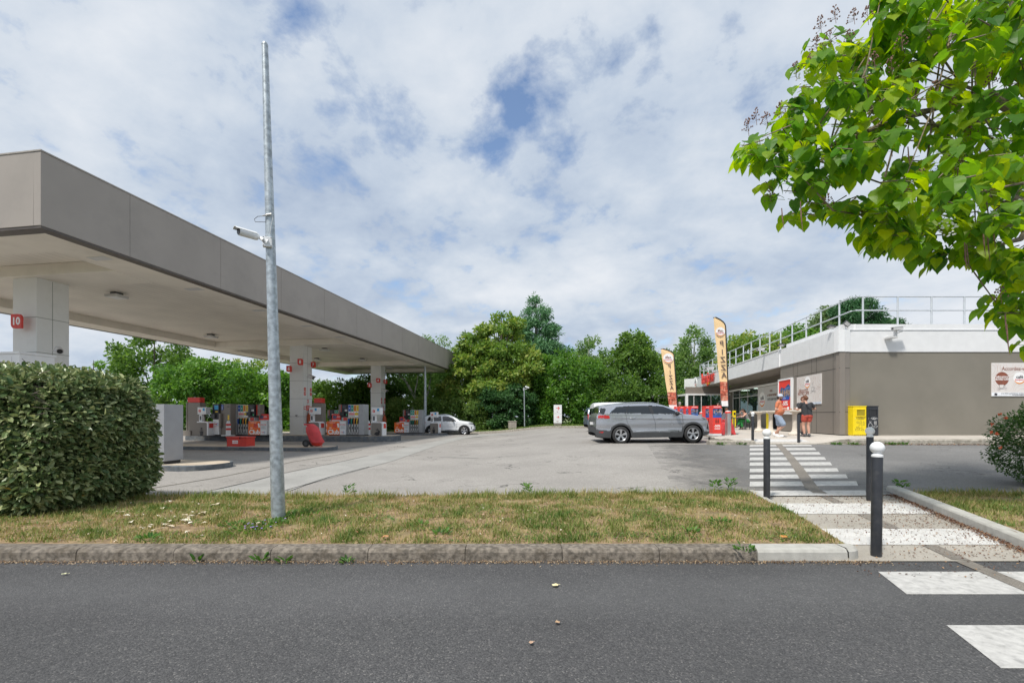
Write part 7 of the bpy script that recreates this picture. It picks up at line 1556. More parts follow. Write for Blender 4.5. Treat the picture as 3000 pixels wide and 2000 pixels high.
for px, Y, lb in ((853, YC, 'red drinks box standing on the pump left of the middle column'), (985, YC + 0.02, 'red drinks box on the pump beside the Club advert'), (1180, YD, 'red drinks box on the pump by the white SUV')):
    p = isl(px if px != 853 else 771, Y + 0.22, (hC if Y < 30 else hD) + 0.90); t = thing('promotion_box', lb, 'box', p, AX, 'red drinks promotion boxes on the pumps')
    b = MB(); b.box(-0.28, 0.28, 0, 0.25, 0.05, 0.42); b.build('box', 'promo', t, bevel=0.005); b = MB(); b.box(-0.28, 0.28, -0.003, 0.25, 0.003, 0.05); b.build('base_strip', 'white', t); b = MB(); b.box(-0.22, 0.02, -0.004, -0.001, 0.13, 0.34); b.build('picture', mat('promo_picture', (0.12, 0.10, 0.18), 0.5, var=0.9, scale=20) if 'promo_picture' not in bpy.data.materials else bpy.data.materials['promo_picture'], t); text('-50%', 0.13, 'white_t', t, (0.14, -0.003, 0.24), ext=0.001)
# sand chest on the second island
def isl2(px, Y): p = at(px, 1200, Y); return (p.x, Y, g(p.x, Y) + 0.152)
t = thing('sand_chest', 'red metal chest marked sable on the low pump island', 'chest', isl2(694, 20.1), AX)
b = MB(); b.box(-0.50, 0.45, 0, 0.55, 0.03, 0.40); b.build('chest', 'red', t, bevel=0.006); b = MB(); b.box(-0.53, 0.48, -0.03, 0.58, 0.405, 0.46); b.build('lid', 'red', t, bevel=0.01)
b = MB(); b.box(-0.22, 0.05, -0.006, -0.0005, 0.16, 0.30); b.build('label', 'white_t', t); text('sable', 0.12, 'red', t, (-0.085, -0.008, 0.235), ext=0.001); b = MB(); b.tube([(0.2, -0.02, 0.44), (0.18, -0.04, 0.47), (0.16, -0.035, 0.36)], 0.012, 6); b.build('handle', 'black', t)
b = MB(); b.box(-0.48, 0.43, 0.02, 0.52, 0.0, 0.028); b.build('feet', 'lgrey', t)
# wheeled extinguisher under a red cover
t = thing('extinguisher_cart', 'wheeled fire extinguisher under a crumpled red cover near the pole', 'fire extinguisher', isl2(921, 20.4), R(-6)); t.scale = (0.88,) * 3
b = MB(); prof = [(0.0, 1.16), (0.15, 1.15), (0.24, 1.06), (0.32, 0.94), (0.345, 0.75), (0.335, 0.5), (0.345, 0.28), (0.33, 0.22)]
vs = []; fs = []; n = 22
for i, (r_, z) in enumerate(prof):
    for k in range(n):
        a = 2*math.pi*k/n; rr = r_ * (1 + 0.08 * math.sin(3*a + z*5) + 0.12 * noise.noise((math.cos(a)*3, math.sin(a)*3, z*6))); vs.append((rr*math.cos(a) - 0.36*(z-0.2) + 0.16, rr*math.sin(a)*0.8, z))
for i in range(len(prof)-1):
    for k in range(n): fs.append((i*n+k, i*n+(k+1)%n, (i+1)*n+(k+1)%n, (i+1)*n+k))
b.add(vs, fs); b.box(-0.50, -0.10, -0.12, 0.12, 1.10, 1.17); cv_ = b.build('cover', 'redc', t, smooth=True)
b = MB(); b.ell((0.14, 0, 0.22), (0.32, 0.2, 0.20), 18, 10); b.build('cylinder', 'red', t, smooth=True)
for sg in (-1, 1):
    b = MB(); b.lathe([(0.10, -0.03), (0.175, -0.035), (0.19, 0), (0.175, 0.035), (0.10, 0.03)], (0, 0, 0), 26, axis='y', cap=False)
    wo_ = b.build('wheel', 'rubber', t, smooth=True, loc=(-0.30, sg*0.27, 0.19)); b = MB(); b.lathe([(0, -0.012), (0.11, -0.012), (0.11, 0.012), (0, 0.012)], n=14, axis='y'); 
    for k in range(6): a = k*math.pi/3; b.tube([(0, -0.014*1, 0), (0.15*math.cos(a), -0.014, 0.15*math.sin(a))], 0.012, 4)
    b.build('rim', 'dgrey', wo_)
b = MB(); b.tube([(-0.3, -0.18, 0.2), (-0.1, -0.2, 0.36), (0.15, -0.2, 0.32), (0.36, -0.16, 0.20)], 0.012, 5); b.build('strap', 'black', t); b = MB(); b.tube([(0.36, 0, 0.3), (0.37, 0, 0.0)], 0.015, 6); b.box(0.30, 0.40, -0.08, 0.08, 0.0, 0.02); b.build('stand', 'red', t)
# grey cabinet on the nearest island
p = at(470, 1200, 12.95); t = thing('grey_cabinet', 'tall plain light grey metal cabinet beside the hedge', 'cabinet', (p.x - 0.08, 12.85, 0.152), AX)
b = MB(); b.box(-0.55, 0.30, 0, 0.62, 0.09, 1.70); b.build('case', mat('light_grey_sheet_metal', (0.33, 0.34, 0.36), 0.4, metal=0.2, var=0.04, scale=3), t, bevel=0.006); b = MB(); b.box(-0.50, 0.25, 0.03, 0.58, 0, 0.088); b.build('plinth', 'black', t)
# white box on the near island, behind the hedge
p = at(52, 1200, 13.6); t = thing('payment_kiosk', 'white boxed kiosk below the 10 sign, top just above the hedge', 'kiosk', (p.x, 13.3, 0.152), AX)
b = MB(); b.box(-1.7, 0.45, 0, 0.9, 0.02, 3.18); b.build('case', 'white', t, bevel=0.01); b = MB(); b.box(-1.73, 0.48, -0.03, 0.93, 3.181, 3.24); b.build('cap', 'white', t); b = MB(); b.box(0.18, 0.186, -0.004, -0.0005, 0.1, 3.1); b.build('door_seam', 'grey', t)
# ---- cameras
def cctv(loc, rz, label, s=1.0, pitch=12, arm=True, group=None, color='white', flip=1):
    t = thing('security_camera', label, 'camera', loc, rz, group)
    T_ = Matrix.Rotation(R(pitch), 4, 'X')
    b = MB(); b.T = T_; b.lathe([(0.0, -0.20*s), (0.055*s, -0.20*s), (0.062*s, -0.19*s), (0.062*s, 0.12*s), (0.05*s, 0.15*s), (0.0, 0.155*s)], n=16, axis='y'); b.build('housing', color, t, smooth=True)
    b = MB(); b.T = T_; b.prism([(0.068*s*math.cos(R(a)), 0.068*s*math.sin(R(a))) for a in range(20, 161, 14)] + [(0.062*s*math.cos(R(a)), 0.062*s*math.sin(R(a))) for a in range(160, 19, -14)], -0.27*s, 0.10*s); b.build('sun_shield', color, t)
    b = MB(); b.T = T_; b.lathe([(0.0, -0.206*s), (0.046*s, -0.206*s), (0.046*s, -0.2005*s)], n=16, axis='y'); b.build('lens', 'black', t)
    return t
colcam = [(172, 1025, 14.55, 'dark lensed camera on the near column above the hedge'), (910, 1103, 28.7, 'grey camera on right edge of middle column'), (1126, 1143, 40.1, 'grey camera at right edge of far column')]
for (px, py, Y, lb), k in zip(colcam, range(3)):
    p = at(px, py, Y); s_ = 1.5 if k == 0 else 1.8; c_ = cctv(p, R(50), lb, s_ , 14, group='cameras on the canopy columns', color='lgrey'); b = MB(); b.tube([(0, 0.05, -0.02), (-0.02, 0.20, -0.03), (-0.10, 0.3, -0.0)], 0.03, 7); b.build('arm', 'lgrey', c_)
# ---- near galvanised pole with its camera
POLE_B = gr(816, 1515, 0.15); pb_ = Vector((POLE_B.x, POLE_B.y, 0.10)); tp = at(776, 133, POLE_B.y)
t = thing('steel_pole', 'tall tapering galvanised steel pole standing in the verge', 'pole', pb_, 0)
d = tp - pb_; rbase = 0.5 * 38.5 / F * POLE_B.y; rtop = 0.5 * 17 / F * POLE_B.y
b = MB(); b.tube([d * (k / 12) for k in range(13)], [rbase + (rtop - rbase) * k / 12 for k in range(13)], 28); b.build('shaft', 'galv', t, smooth=True)
b = MB(); q = d * 1.0; b.tube([q, q + Vector((0, 0, 0.03))], [rtop * 1.05, rtop * 0.8], 20); b.build('cap', 'galv', t)
for px, py in ((801, 628), (806, 655)): pass
def pp_(px, py, dy=0.0): return at(px, py, POLE_B.y + dy)
cpos = pp_(735, 688, -0.10); t2 = thing('security_camera', 'white bullet camera clamped to the tall steel pole', 'camera', cpos, 0)
ax_ = (pp_(752, 693, -0.03) - pp_(697, 677, -0.22)); axn = ax_.normalized(); qrot = axn.to_track_quat('Y', 'Z').to_matrix().to_4x4()
b = MB(); b.T = qrot; b.lathe([(0.0, -0.150), (0.046, -0.150), (0.050, -0.142), (0.050, 0.055), (0.044, 0.085), (0.02, 0.10), (0.0, 0.10)], n=24, axis='y'); b.build('housing', 'white', t2, smooth=True)
b = MB(); b.T = qrot; b.prism([(0.056*math.cos(R(a)), 0.056*math.sin(R(a))) for a in range(25, 156, 10)] + [(0.051*math.cos(R(a)), 0.051*math.sin(R(a))) for a in range(155, 24, -10)], -0.20, 0.06); b.build('sun_shield', 'white', t2)
b = MB(); b.T = qrot; b.lathe([(0.0, -0.156), (0.040, -0.156), (0.040, -0.1505)], n=20, axis='y'); b.build('lens', 'black', t2)
jb = pp_(781, 706, -0.11) - cpos
b = MB(); b.tube([qrot @ Vector((0, 0.09, 0)), qrot @ Vector((0, 0.125, -0.005)), jb + Vector((-0.02, -0.02, 0.0)), jb + Vector((0, 0.0, -0.01))], [0.018, 0.024, 0.026, 0.036], 12); b.build('joint', 'white', t2, smooth=True)
b = MB(); b.T = Matrix.Translation(jb + Vector((0.0, 0.02, -0.005))) @ Matrix.Rotation(R(22), 4, 'Z'); b.box(-0.055, 0.055, -0.02, 0.05, -0.065, 0.065); b.build('junction_box', 'white', t2, bevel=0.006)
b = MB(); b.T = Matrix.Translation(jb + Vector((0.0, 0.02, -0.005))) @ Matrix.Rotation(R(22), 4, 'Z')
for x in (-0.045, 0.045):
    for z in (-0.055, 0.055): b.lathe([(0, -0.0235), (0.006, -0.0235), (0.006, -0.0205)], (x, 0, z), 8, axis='y')
b.build('screws', 'dgrey', t2)
for z in (0.035, -0.055):
    b = MB(); cpt = pp_(788, 706) - cpos + Vector((0, 0, z)); rr = 0.055
    b.tube([cpt + Vector((rr*math.cos(a)*1.05, rr*math.sin(a)*1.05, -0.01*math.sin(a))) for a in [k*math.pi/8 for k in range(17)]], 0.004, 5); b.box(cpt.x + rr, cpt.x + rr + 0.022, cpt.y - 0.008, cpt.y + 0.008, cpt.z - 0.007, cpt.z + 0.005); b.build('clamp_band', 'steel', t2)
b = MB(); P0 = [pp_(772, 633, -0.07), pp_(755, 634, -0.07), pp_(745, 642, -0.06), pp_(748, 650, -0.06), pp_(765, 650, -0.06), pp_(781, 651, -0.05)]; b.tube([q - cpos for q in P0], 0.004, 6); b.build('cable', 'dgrey', t2, smooth=True)
b = MB(); P0 = [pp_(797, 628, -0.06), pp_(799, 640, -0.06), pp_(794, 660, -0.06), pp_(791, 685, -0.06)]; b.tube([q - cpos for q in P0], 0.003, 6); b.build('cable', 'white', t2, smooth=True)
b = MB(); b.tube([pp_(768, 633, -0.07) - cpos, pp_(780, 630, -0.07) - cpos, pp_(796, 627, -0.07) - cpos], [0.006, 0.013, 0.013], 8); b.build('connector', 'steel', t2)
# far lamp posts
p = gr(1245, 1272); t = thing('lamp_post', 'thin pale steel post behind the white SUV', 'lamp post', (at(1246, 1200, 41.2).x, 41.2, 0.13), 0)
b = MB(); b.tube([(0, 0, 0), (0, 0, 3.5), (-0.03, 0, 7.5)], [0.15, 0.12, 0.07], 12); b.build('shaft', 'galv', t, smooth=True); b = MB(); b.tube([(-0.03, 0, 7.5), (0.5, 0, 7.75)], [0.05, 0.04], 8); b.build('bracket', 'galv', t); b = MB(); b.box(0.4, 1.0, -0.12, 0.12, 7.72, 7.82); b.build('lantern', 'lgrey', t, bevel=0.02)
p = at(1537, 1200, 41.5); zz = fz(p.x, 41.5); t = thing('camera_post', 'slim grey post carrying a white camera near the air and water sign', 'post', (p.x, 41.5, zz), 0)
b = MB(); b.tube([(0, 0, 0), (-0.05, 0, 3.72)], [0.058, 0.045], 10); b.build('shaft', 'galv', t, smooth=True); b = MB(); b.T = Matrix.Translation((0.2, 0, 3.74)) @ Matrix.Rotation(R(18), 4, 'Y'); b.box(-0.16, 0.22, -0.08, 0.08, -0.06, 0.07); b.build('camera', 'white', t, bevel=0.02); b = MB(); b.tube([(-0.04, 0, 3.55), (0.18, 0, 3.56), (0.2, 0, 3.66)], 0.025, 6); b.tube([(-0.05, 0, 3.65), (-0.13, 0, 3.62), (-0.11, 0, 3.45), (-0.03, 0, 3.40)], 0.02, 6); b.build('bracket', 'white', t)
# air and water sign
p = at(1634, 1200, 40.9); t = thing('direction_sign', 'white sign panel with red arrows reading air and eau', 'sign', (p.x, 40.9, fz(p.x, 40.9) - 0.03), 0)
b = MB(); b.box(-0.36, 0.36, -0.06, 0.06, 0.32, 1.10 + 0.06); b.box(-0.36, 0.36, -0.06, 0.06, 1.175, 1.96); b.build('panel', 'white', t, bevel=0.008); b = MB(); b.box(-0.35, 0.35, -0.05, 0.05, 0, 0.319); b.build('foot', 'taupe', t)
def arrow(cx_, cz_, s):
    b = MB()
    for a, c in (((-0.5, 0), (0.42, 0)), ((0.05, 0.5), (0.5, 0.0)), ((0.5, 0.0), (0.05, -0.5))):
        A = Vector(a) * s; C = Vector(c) * s; d_ = (C - A).normalized(); n_ = Vector((-d_.y, d_.x)) * 0.09 * s; b.prism([(cx_ + q.x, cz_ + q.y) for q in (A - n_, C - n_, C + n_, A + n_)], -0.066, -0.0605)
    b.build('arrow', 'red', t)
arrow(0, 1.66, 0.30); arrow(0, 0.86, 0.22); text('air', 0.16, 'brown_t', t, (-0.02, -0.063, 1.34)); text('eau', 0.16, 'brown_t', t, (-0.02, -0.063, 0.50))
# concrete litter bin block
p = at(1501, 1200, 41.3); t = thing('concrete_bin', 'weathered square concrete litter bin on the far grass', 'bin', (p.x, 41.3, fz(p.x, 41.3) - 0.02), R(8))
b = MB(); b.box(-0.34, 0.34, -0.34, 0.34, 0, 0.74); b.build('body', 'concrete', t, bevel=0.03); b = MB(); b.box(-0.37, 0.37, -0.37, 0.37, 0.742, 0.80); b.build('rim', 'concrete', t, bevel=0.02); b = MB(); b.box(-0.22, 0.22, -0.22, 0.22, 0.80, 0.805); b.build('opening', 'black', t)
# ------------------------------------------------------------------ bollards, bins, flags, columns, tables
def bollard(loc, label, H=1.2, ball=True, sc_=1.0, lean=0):
    t = thing('bollard', label, 'bollard', loc, 0, 'black bollards at the two ends of the crossing'); t.rotation_euler = (0, R(lean), 0)
    hp = H - 0.165 if ball else H; b = MB(); b.lathe([(0.047, 0), (0.050, 0.01), (0.050, hp - 0.01), (0.047, hp), (0.0, hp)], n=28); b.build('post', 'anthracite', t, smooth=True)
    if ball: b = MB(); b.lathe([(0.052, hp + 0.001), (0.053, hp + 0.02), (0.034, hp + 0.035)] + [(0.066 * math.sin(R(a)), hp + 0.098 - 0.066 * math.cos(R(a))) for a in range(28, 181, 12)], n=28); b.build('ball_cap', 'white', t, smooth=True)
    return t
bollard((3.89, 4.86, 0.01), 'nearest black bollard with white ball at the road edge of the path', 1.225, lean=0.6)
bollard((4.20, 7.50, 0.10), 'ball topped bollard at far left corner of the path', 1.2)
bollard((5.90, 7.50, 0.12), 'ball topped bollard at the far right corner of path', 1.21)
bollard((9.39, 17.75, tz(9.39, 17.75)), 'ball topped bollard across the crossing, left of the man in orange', 1.2)
bollard((11.18, 17.75, tz(11.18, 17.75)), 'black bollard without a ball in front of woman in red shorts', 1.09, ball=False)
def steel_b(px, Y, label):
    p = at(px, 1200, Y); t = thing('steel_bollard', label, 'bollard', (p.x, Y, tz(p.x, Y)), 0, 'stainless bollards along the terrace edge'); b = MB(); b.lathe([(0.125, 0), (0.125, 0.97), (0.0, 0.97)], n=28); b.build('post', 'steel', t, smooth=True)
    b = MB(); b.lathe([(0.127, 0.971), (0.128, 1.03), (0.12, 1.04)], n=28); b.build('red_band', 'red', t, smooth=True); b = MB(); b.lathe([(0.119, 1.041), (0.10, 1.075), (0.0, 1.085)], n=28); b.build('cap', 'lgrey', t, smooth=True)
steel_b(2133, 20.0, 'stainless steel bollard with red band in front of the big flag'); steel_b(2056, 24.8, 'second stainless bollard, half hidden behind the grey car bonnet')
def wbin(x0, label, m, tm, yel_):
    t = thing('recycling_bin' if yel_ else 'waste_bin', label, 'bin', (x0, 19.62, TZ), 0); W = 0.56 if yel_ else 0.50
    b = MB(); b.prism([(0, 0), (W, 0), (W, 0.33), (0, 0.33)], 0.03, 1.25, 'xy'); b.build('body', m, t, bevel=0.012)
    b = MB(); b.box(-0.012, W + 0.012, -0.012, 0.34, 1.252, 1.285); b.build('lid', m, t, bevel=0.006)
    b = MB(); b.box(0.03, W - 0.03, -0.014, -0.001, 0.05, 1.20); b.build('door', m, t, bevel=0.004)
    b = MB(); x0_, x1_, z0_, z1_ = 0.12, W - 0.08, 0.86, 1.12
    for q in ((x0_-0.03, x1_+0.03, z1_, z1_+0.03), (x0_-0.03, x1_+0.03, z0_-0.03, z0_), (x0_-0.03, x0_, z0_, z1_), (x1_, x1_+0.03, z0_, z1_)): b.box(q[0], q[1], -0.04, -0.0145, q[2], q[3])
    b.build('slot_frame', m, t); b = MB(); b.box(x0_, x1_, -0.018, -0.0145, z0_, z1_); b.build('slot', 'black' if not yel_ else mat('bin_slot_shade', (0.33, 0.26, 0.01), 0.7), t)
    b = MB(); b.box(0.01, W - 0.01, 0.02, 0.3, 0, 0.028); b.build('base', m, t); b = MB(); b.lathe([(0, -0.02), (0.012, -0.02), (0.012, -0.0145)], (0.07, 0, 0.74), 8, axis='y'); b.build('lock', 'lgrey', t)
    for k, s_ in enumerate(('Ici je jette :', 'tous les emballages' if yel_ else 'tous les autres', 'et les papiers' if yel_ else 'déchets')): text(s_, 0.048, tm, t, (0.30, -0.0165, 0.79 - 0.04 * k), ext=0.0008, bold=0.01)
    b = MB()
    def ln(a, c, wd=0.008): A = Vector(a); C = Vector(c); A.x -= 0.19; C.x -= 0.19; d = (C - A).normalized(); n_ = Vector((-d.y, d.x)) * wd / 2; b.prism([(q.x, q.y) for q in (A - n_, C - n_, C + n_, A + n_)], -0.0175, -0.0148)
    def pl(pts): [ln(a, c) for a, c in zip(pts, pts[1:] + pts[:1])]
    if yel_:
        pl([(0.32, 0.58), (0.38, 0.63), (0.42, 0.55), (0.37, 0.52)]); pl([(0.46, 0.53), (0.46, 0.62), (0.54, 0.62), (0.54, 0.53)]); pl([(0.60, 0.45), (0.60, 0.58), (0.62, 0.62), (0.65, 0.58), (0.65, 0.45)]); pl([(0.42, 0.33), (0.42, 0.48), (0.55, 0.48), (0.55, 0.33)]); pl([(0.27, 0.22), (0.27, 0.29), (0.44, 0.31), (0.44, 0.24)]); pl([(0.30, 0.38), (0.32, 0.33), (0.37, 0.33), (0.39, 0.39)]); pl([(0.50, 0.24), (0.58, 0.30), (0.64, 0.25), (0.57, 0.22)])
    else:
        pl([(0.24, 0.40), (0.26, 0.50), (0.33, 0.56), (0.40, 0.50), (0.42, 0.40), (0.36, 0.35), (0.28, 0.35)]); ln((0.33, 0.56), (0.29, 0.62)); ln((0.33, 0.56), (0.37, 0.62)); pl([(0.50, 0.50), (0.50, 0.62), (0.53, 0.62), (0.53, 0.50)]); pl([(0.56, 0.50), (0.56, 0.62), (0.59, 0.62), (0.59, 0.50)]); pl([(0.46, 0.40), (0.54, 0.45), (0.64, 0.42), (0.60, 0.36), (0.50, 0.35)])
    b.build('pictograms', tm, t)
wbin(14.72, 'yellow recycling bin against the corner of the shop', 'yellow', 'dark_t', True); wbin(15.30, 'anthracite waste bin right of the yellow one', 'anthracite', 'white_t', False)
# feather flags
pz_m = mat('pizza_photo_print', (0.50, 0.12, 0.07), 0.6, var=0.6, scale=9, grime=(0.88, 0.68, 0.50), gs=4.5, ga=1.0)
def flag(px, Y, H, label, w0, w1, lean, ts=0.36):
    p = at(px, 1200, Y); z0 = tz(p.x, Y); t = thing('feather_flag', label, 'flag', (p.x, Y, z0), 0.0, 'cream pizza feather flags by the terrace edge')
    n = 40; zb_ = 1.30
    def xr(u): return 0.0 - (lean * 0.15) * u - (0.36 * w1 if u > 0.90 else 0) * ((u - 0.90) / 0.10) ** 2 * 0 - w1 * (0 if u < 0.88 else 0.85 * ((u - 0.88) / 0.12) ** 2.6)
    def xl(u): return -w0 - (w1 - w0 + lean * 0.15) * u - 0.0
    def Z(u): return zb_ + (H - zb_) * u - (0.02 * 0)
    us = [k / n for k in range(n + 1)]
    def strip(u0, u1, name, m):
        b = MB(); vs = []; uu = [u0 + (u1 - u0) * k / 20 for k in range(21)]
        for u in uu:
            for s in range(5):
                q = s / 4; xr_, xl_ = xr(u), xl(u); x = xl_ + (min(xr_, 99) - xl_) * q; zz = Z(u) - (0.10 * w1 * max(0, (u - 0.88) / 0.12) * (1 - q) ** 1.0); yw = 0.02 * math.sin(u * 17 + q * 3) * (1 - q)
                vs.append((x, yw, zz))
        m_ = len(vs); vs2 = vs + [(v[0], v[1] + 0.004, v[2]) for v in vs]; fs = []
        for k in range(20):
            for s in range(4): a = k*5 + s; fs += [(a, a+1, a+6, a+5), (a+m_, a+5+m_, a+6+m_, a+1+m_)]
        b.add(vs2, fs); return b.build(name, m, t, smooth=True)
    strip(0.275, 1.0, 'cloth', 'cream'); strip(0.06, 0.275, 'picture', pz_m); strip(0.0, 0.06, 'hem', 'white_t')
    b = MB(); b.tube([(0.02, 0, 0)] + [(xr(u) + 0.02, 0, Z(u)) for u in us] + [(xl(1.0), 0, Z(1.0) - 0.02)], [0.03] * (n - 4) + [0.027] * 7, 8); b.build('pole', 'black', t, smooth=True)
    b = MB(); b.box(-0.45, 0.45, -0.03, 0.03, 0, 0.03); b.box(-0.03, 0.03, -0.45, 0.45, 0.001, 0.031); b.build('foot', 'dgrey', t)
    def cx_(u): return (xl(u) + xr(u)) / 2
    wv = w1 * 0.9
    for s_, u in zip('PIZZA', (0.70, 0.605, 0.52, 0.43, 0.345)): text(s_, ts, 'brown_t' if False else mat('flag_lettering', (0.14, 0.10, 0.09), 0.6) if 'flag_lettering' not in bpy.data.materials else bpy.data.materials['flag_lettering'], t, (cx_(u) + 0.03, -0.026, Z(u)), tilt=R(3), mirror=True, bold=0.01, ext=0.001)
    u = 0.835; roundel(t, wv * 0.46, (cx_(u), Z(u)), y=-0.024, mirror=True, txt_m='brown_t', scale_x=1.0)
    return t
flag(2134, 20.9, 5.38, 'tall cream feather flag lettered PIZZA behind the steel bollard', 0.30, 0.52, 1.1)
flag(1984, 27.2, 4.88, 'shorter cream PIZZA feather flag behind the grey car', 0.46, 0.74, 1.6, 0.33)
# drink promotion columns
def promo(px, Y, label, W=0.37, H=1.30, ry=0):
    p = at(px, 1200, Y); t = thing('promotion_column', label, 'display', (p.x, Y, tz(p.x, Y)), ry, 'red drinks promotion columns'); w_ = W / 2
    b = MB(); b.box(-w_, w_, 0, W, 0.09, H); b.build('box', 'promo', t); b = MB(); b.box(-w_ - 0.005, w_ + 0.005, -0.005, W, 0, 0.089); b.build('base', 'white', t)
    b = MB(); b.box(-w_, w_, -0.003, -0.0005, H*0.62, H*0.90); b.build('picture', bpy.data.materials['poster_blue_scene'], t); b = MB(); b.box(-w_, w_, -0.004, -0.001, H*0.60, H*0.66); b.build('band', 'blue_t', t)
    b = MB(); [b.ell((-w_*0.66 + k*w_*0.44, -0.004, H*0.79 + 0.02*(k % 2)), (0.026, 0.003, 0.07), 8, 5) for k in range(4)]; b.build('figures', bpy.data.materials['poster_figures'], t)
    b = MB()
    for x in (-0.045, 0.045): b.prism([(x - 0.03, H*0.42), (x + 0.03, H*0.42), (x + 0.03, H*0.50), (x + 0.012, H*0.535), (x + 0.012, H*0.57), (x - 0.012, H*0.57), (x - 0.012, H*0.535), (x - 0.03, H*0.50)], -0.005, -0.001)
    b.build('bottles', mat('bottle_print', (0.20, 0.03, 0.02), 0.4) if 'bottle_print' not in bpy.data.materials else bpy.data.materials['bottle_print'], t)
    text('-50%', 0.135, 'white_t', t, (0, -0.003, H*0.32), bold=0.02, ext=0.001); prints(t, -w_*0.8, w_*0.8, H*0.935, H*0.965, 1, -0.001, 'white_t'); prints(t, -w_*0.6, w_*0.7, H*0.20, H*0.25, 2, -0.001, 'white_t'); return t
promo(2101, 19.6, 'front red promotion column reading -50% left of the steel bollard'); promo(2079, 20.4, 'red promotion column behind grey car nose, left of the front one')
for px, Y, lb in ((2035, 25.6, 'red promotion column just right of the small flag, rightmost of the back row'), (2020, 26.0, 'back row promotion column, second from the right'), (2002, 26.4, 'back row promotion column above the grey car windscreen'), (1988, 27.0, 'leftmost visible promotion column of the back row')): promo(px, Y, lb, W=0.40, H=1.42)
# red water filled barrier
p = at(2134, 1200, 20.6); t = thing('plastic_barrier', 'red plastic barrier behind the front steel bollard', 'barrier', (p.x, 20.75, TZ), 0)
b = MB(); b.prism([(-0.36, 0), (0.36, 0), (0.20, 0.52), (0.17, 0.56), (0.17, 0.70), (-0.17, 0.70), (-0.17, 0.56), (-0.20, 0.52)], -0.16, 0.16); b.build('body', 'redc', t, bevel=0.03)
b = MB(); b.box(-0.17, 0.17, -0.172, -0.161, 0.08, 0.14); b.build('moulding', 'red', t)
# high cast stone tables
def hightable(px, Y, label, w_=1.15, two=False):
    p = at(px, 1200, Y); t = thing('high_table', label, 'table', (p.x, Y, TZ), AX, 'cast stone high tables on the terrace'); b = MB(); b.box(-w_/2, w_/2, -0.3, 0.3, 1.03, 1.11); b.build('tabletop', 'stone', t, bevel=0.02)
    for x in ((-0.0,) if not two else (-0.16, 0.16)):
        b = MB(); b.lathe([(0.25, 0), (0.26, 0.05), (0.19, 0.12), (0.11, 0.20), (0.092, 0.32), (0.088, 0.88), (0.11, 0.97), (0.19, 1.0), (0.20, 1.029)], (x, 0.0 if x <= 0 else 0.2, 0), 20); b.build('pedestal', 'stone', t, smooth=True)
    return t
hightable(2328, 20.15, 'cast stone high table between man and woman', 0.66); hightable(2258, 22.3, 'middle stone high table behind the man in orange', 0.62); hightable(2224, 24.8, 'leftmost stone high table beside the black locker', 0.78)
def cup_(loc, label, r=0.04): t = thing('paper_cup', label, 'cup', loc, 0, 'white paper cups'); b = MB(); b.lathe([(r*0.75, 0), (r, 0.11), (r*1.03, 0.115), (r*0.9, 0.11), (r*0.68, 0.01)], n=14); b.build('cup', 'white_t', t, smooth=True)
p = at(2330, 1200, 20.1); cup_((p.x + 0.02, 20.0, TZ + 1.121), 'white paper cup standing on the stone table by the woman', 0.05)
t = thing('snack', 'small brown pastry on the stone table beside the man', 'snack', (p.x - 0.22, 20.05, TZ + 1.121), 0.3); b = MB(); b.ell((0, 0, 0.025), (0.07, 0.04, 0.025), 10, 6); b.build('pastry', mat('pastry', (0.42, 0.20, 0.06), 0.7, var=0.3, scale=30), t, smooth=True)
p = at(2254, 1200, 30.5); t = thing('black_locker', 'black cabinet against the shop front between the stone tables', 'cabinet', (p.x, 29.8, TZ), AX); b = MB(); b.box(-0.36, 0.36, 0, 0.5, 0.02, 1.16); b.build('case', 'anthracite', t, bevel=0.01); b = MB(); b.box(0.02, 0.10, -0.008, -0.0005, 0.95, 1.05); b.build('label', 'white_t', t); b = MB(); b.box(-0.31, 0.31, -0.012, -0.001, 0.06, 0.9); b.build('door', 'anthracite', t); b = MB(); b.box(-0.42, -0.375, 0, 0.4, 0, 1.1); b.build('yellow_edge', 'yellow', t)
p = at(2152, 1200, 33); t = thing('yellow_dispenser', 'slim yellow dispenser standing behind the seated couple', 'dispenser', (p.x, 33, TZ), AX); b = MB(); b.box(-0.10, 0.10, 0, 0.2, 0, 1.26); b.build('body', 'yellow', t, bevel=0.02); b = MB(); b.box(-0.06, 0.06, -0.012, -0.001, 0.95, 1.12); b.build('slot', 'black', t)
# café table and stools
TX = at(2160, 1200, 28.8).x
t = thing('terrace_table', 'square dark grey table where the couple sit', 'table', (TX, 28.8, TZ), 0); b = MB(); b.box(-0.40, 0.40, -0.35, 0.35, 0.72, 0.765); b.build('tabletop', 'dgrey', t, bevel=0.01)
for x in (-0.36, 0.36):
    for y in (-0.31, 0.31): b = MB(); b.box(x - 0.03, x + 0.03, y - 0.03, y + 0.03, 0, 0.719); b.build('leg', 'dgrey', t)
def stool(x, y, label):
    t = thing('stool', label, 'stool', (x, y, TZ), 0.05, 'dark grey stools at the café table'); b = MB(); b.box(-0.2, 0.2, -0.2, 0.2, 0.43, 0.46); b.build('seat', 'dgrey', t, bevel=0.01)
    for a in (-1, 1):
        for c in (-1, 1): b = MB(); b.tube([(a*0.15, c*0.15, 0.43), (a*0.19, c*0.19, 0)], 0.02, 6); b.build('leg', 'dgrey', t)
stool(TX + 0.98, 28.7, 'empty dark grey stool behind the seated woman'); stool(TX + 0.56, 28.85, 'dark grey stool under woman in green trousers'); stool(TX - 0.85, 28.85, 'dark grey stool under the seated man at café table')
cup_((TX + 0.22, 28.7, TZ + 0.766), 'white paper cup on café table by the seated woman')
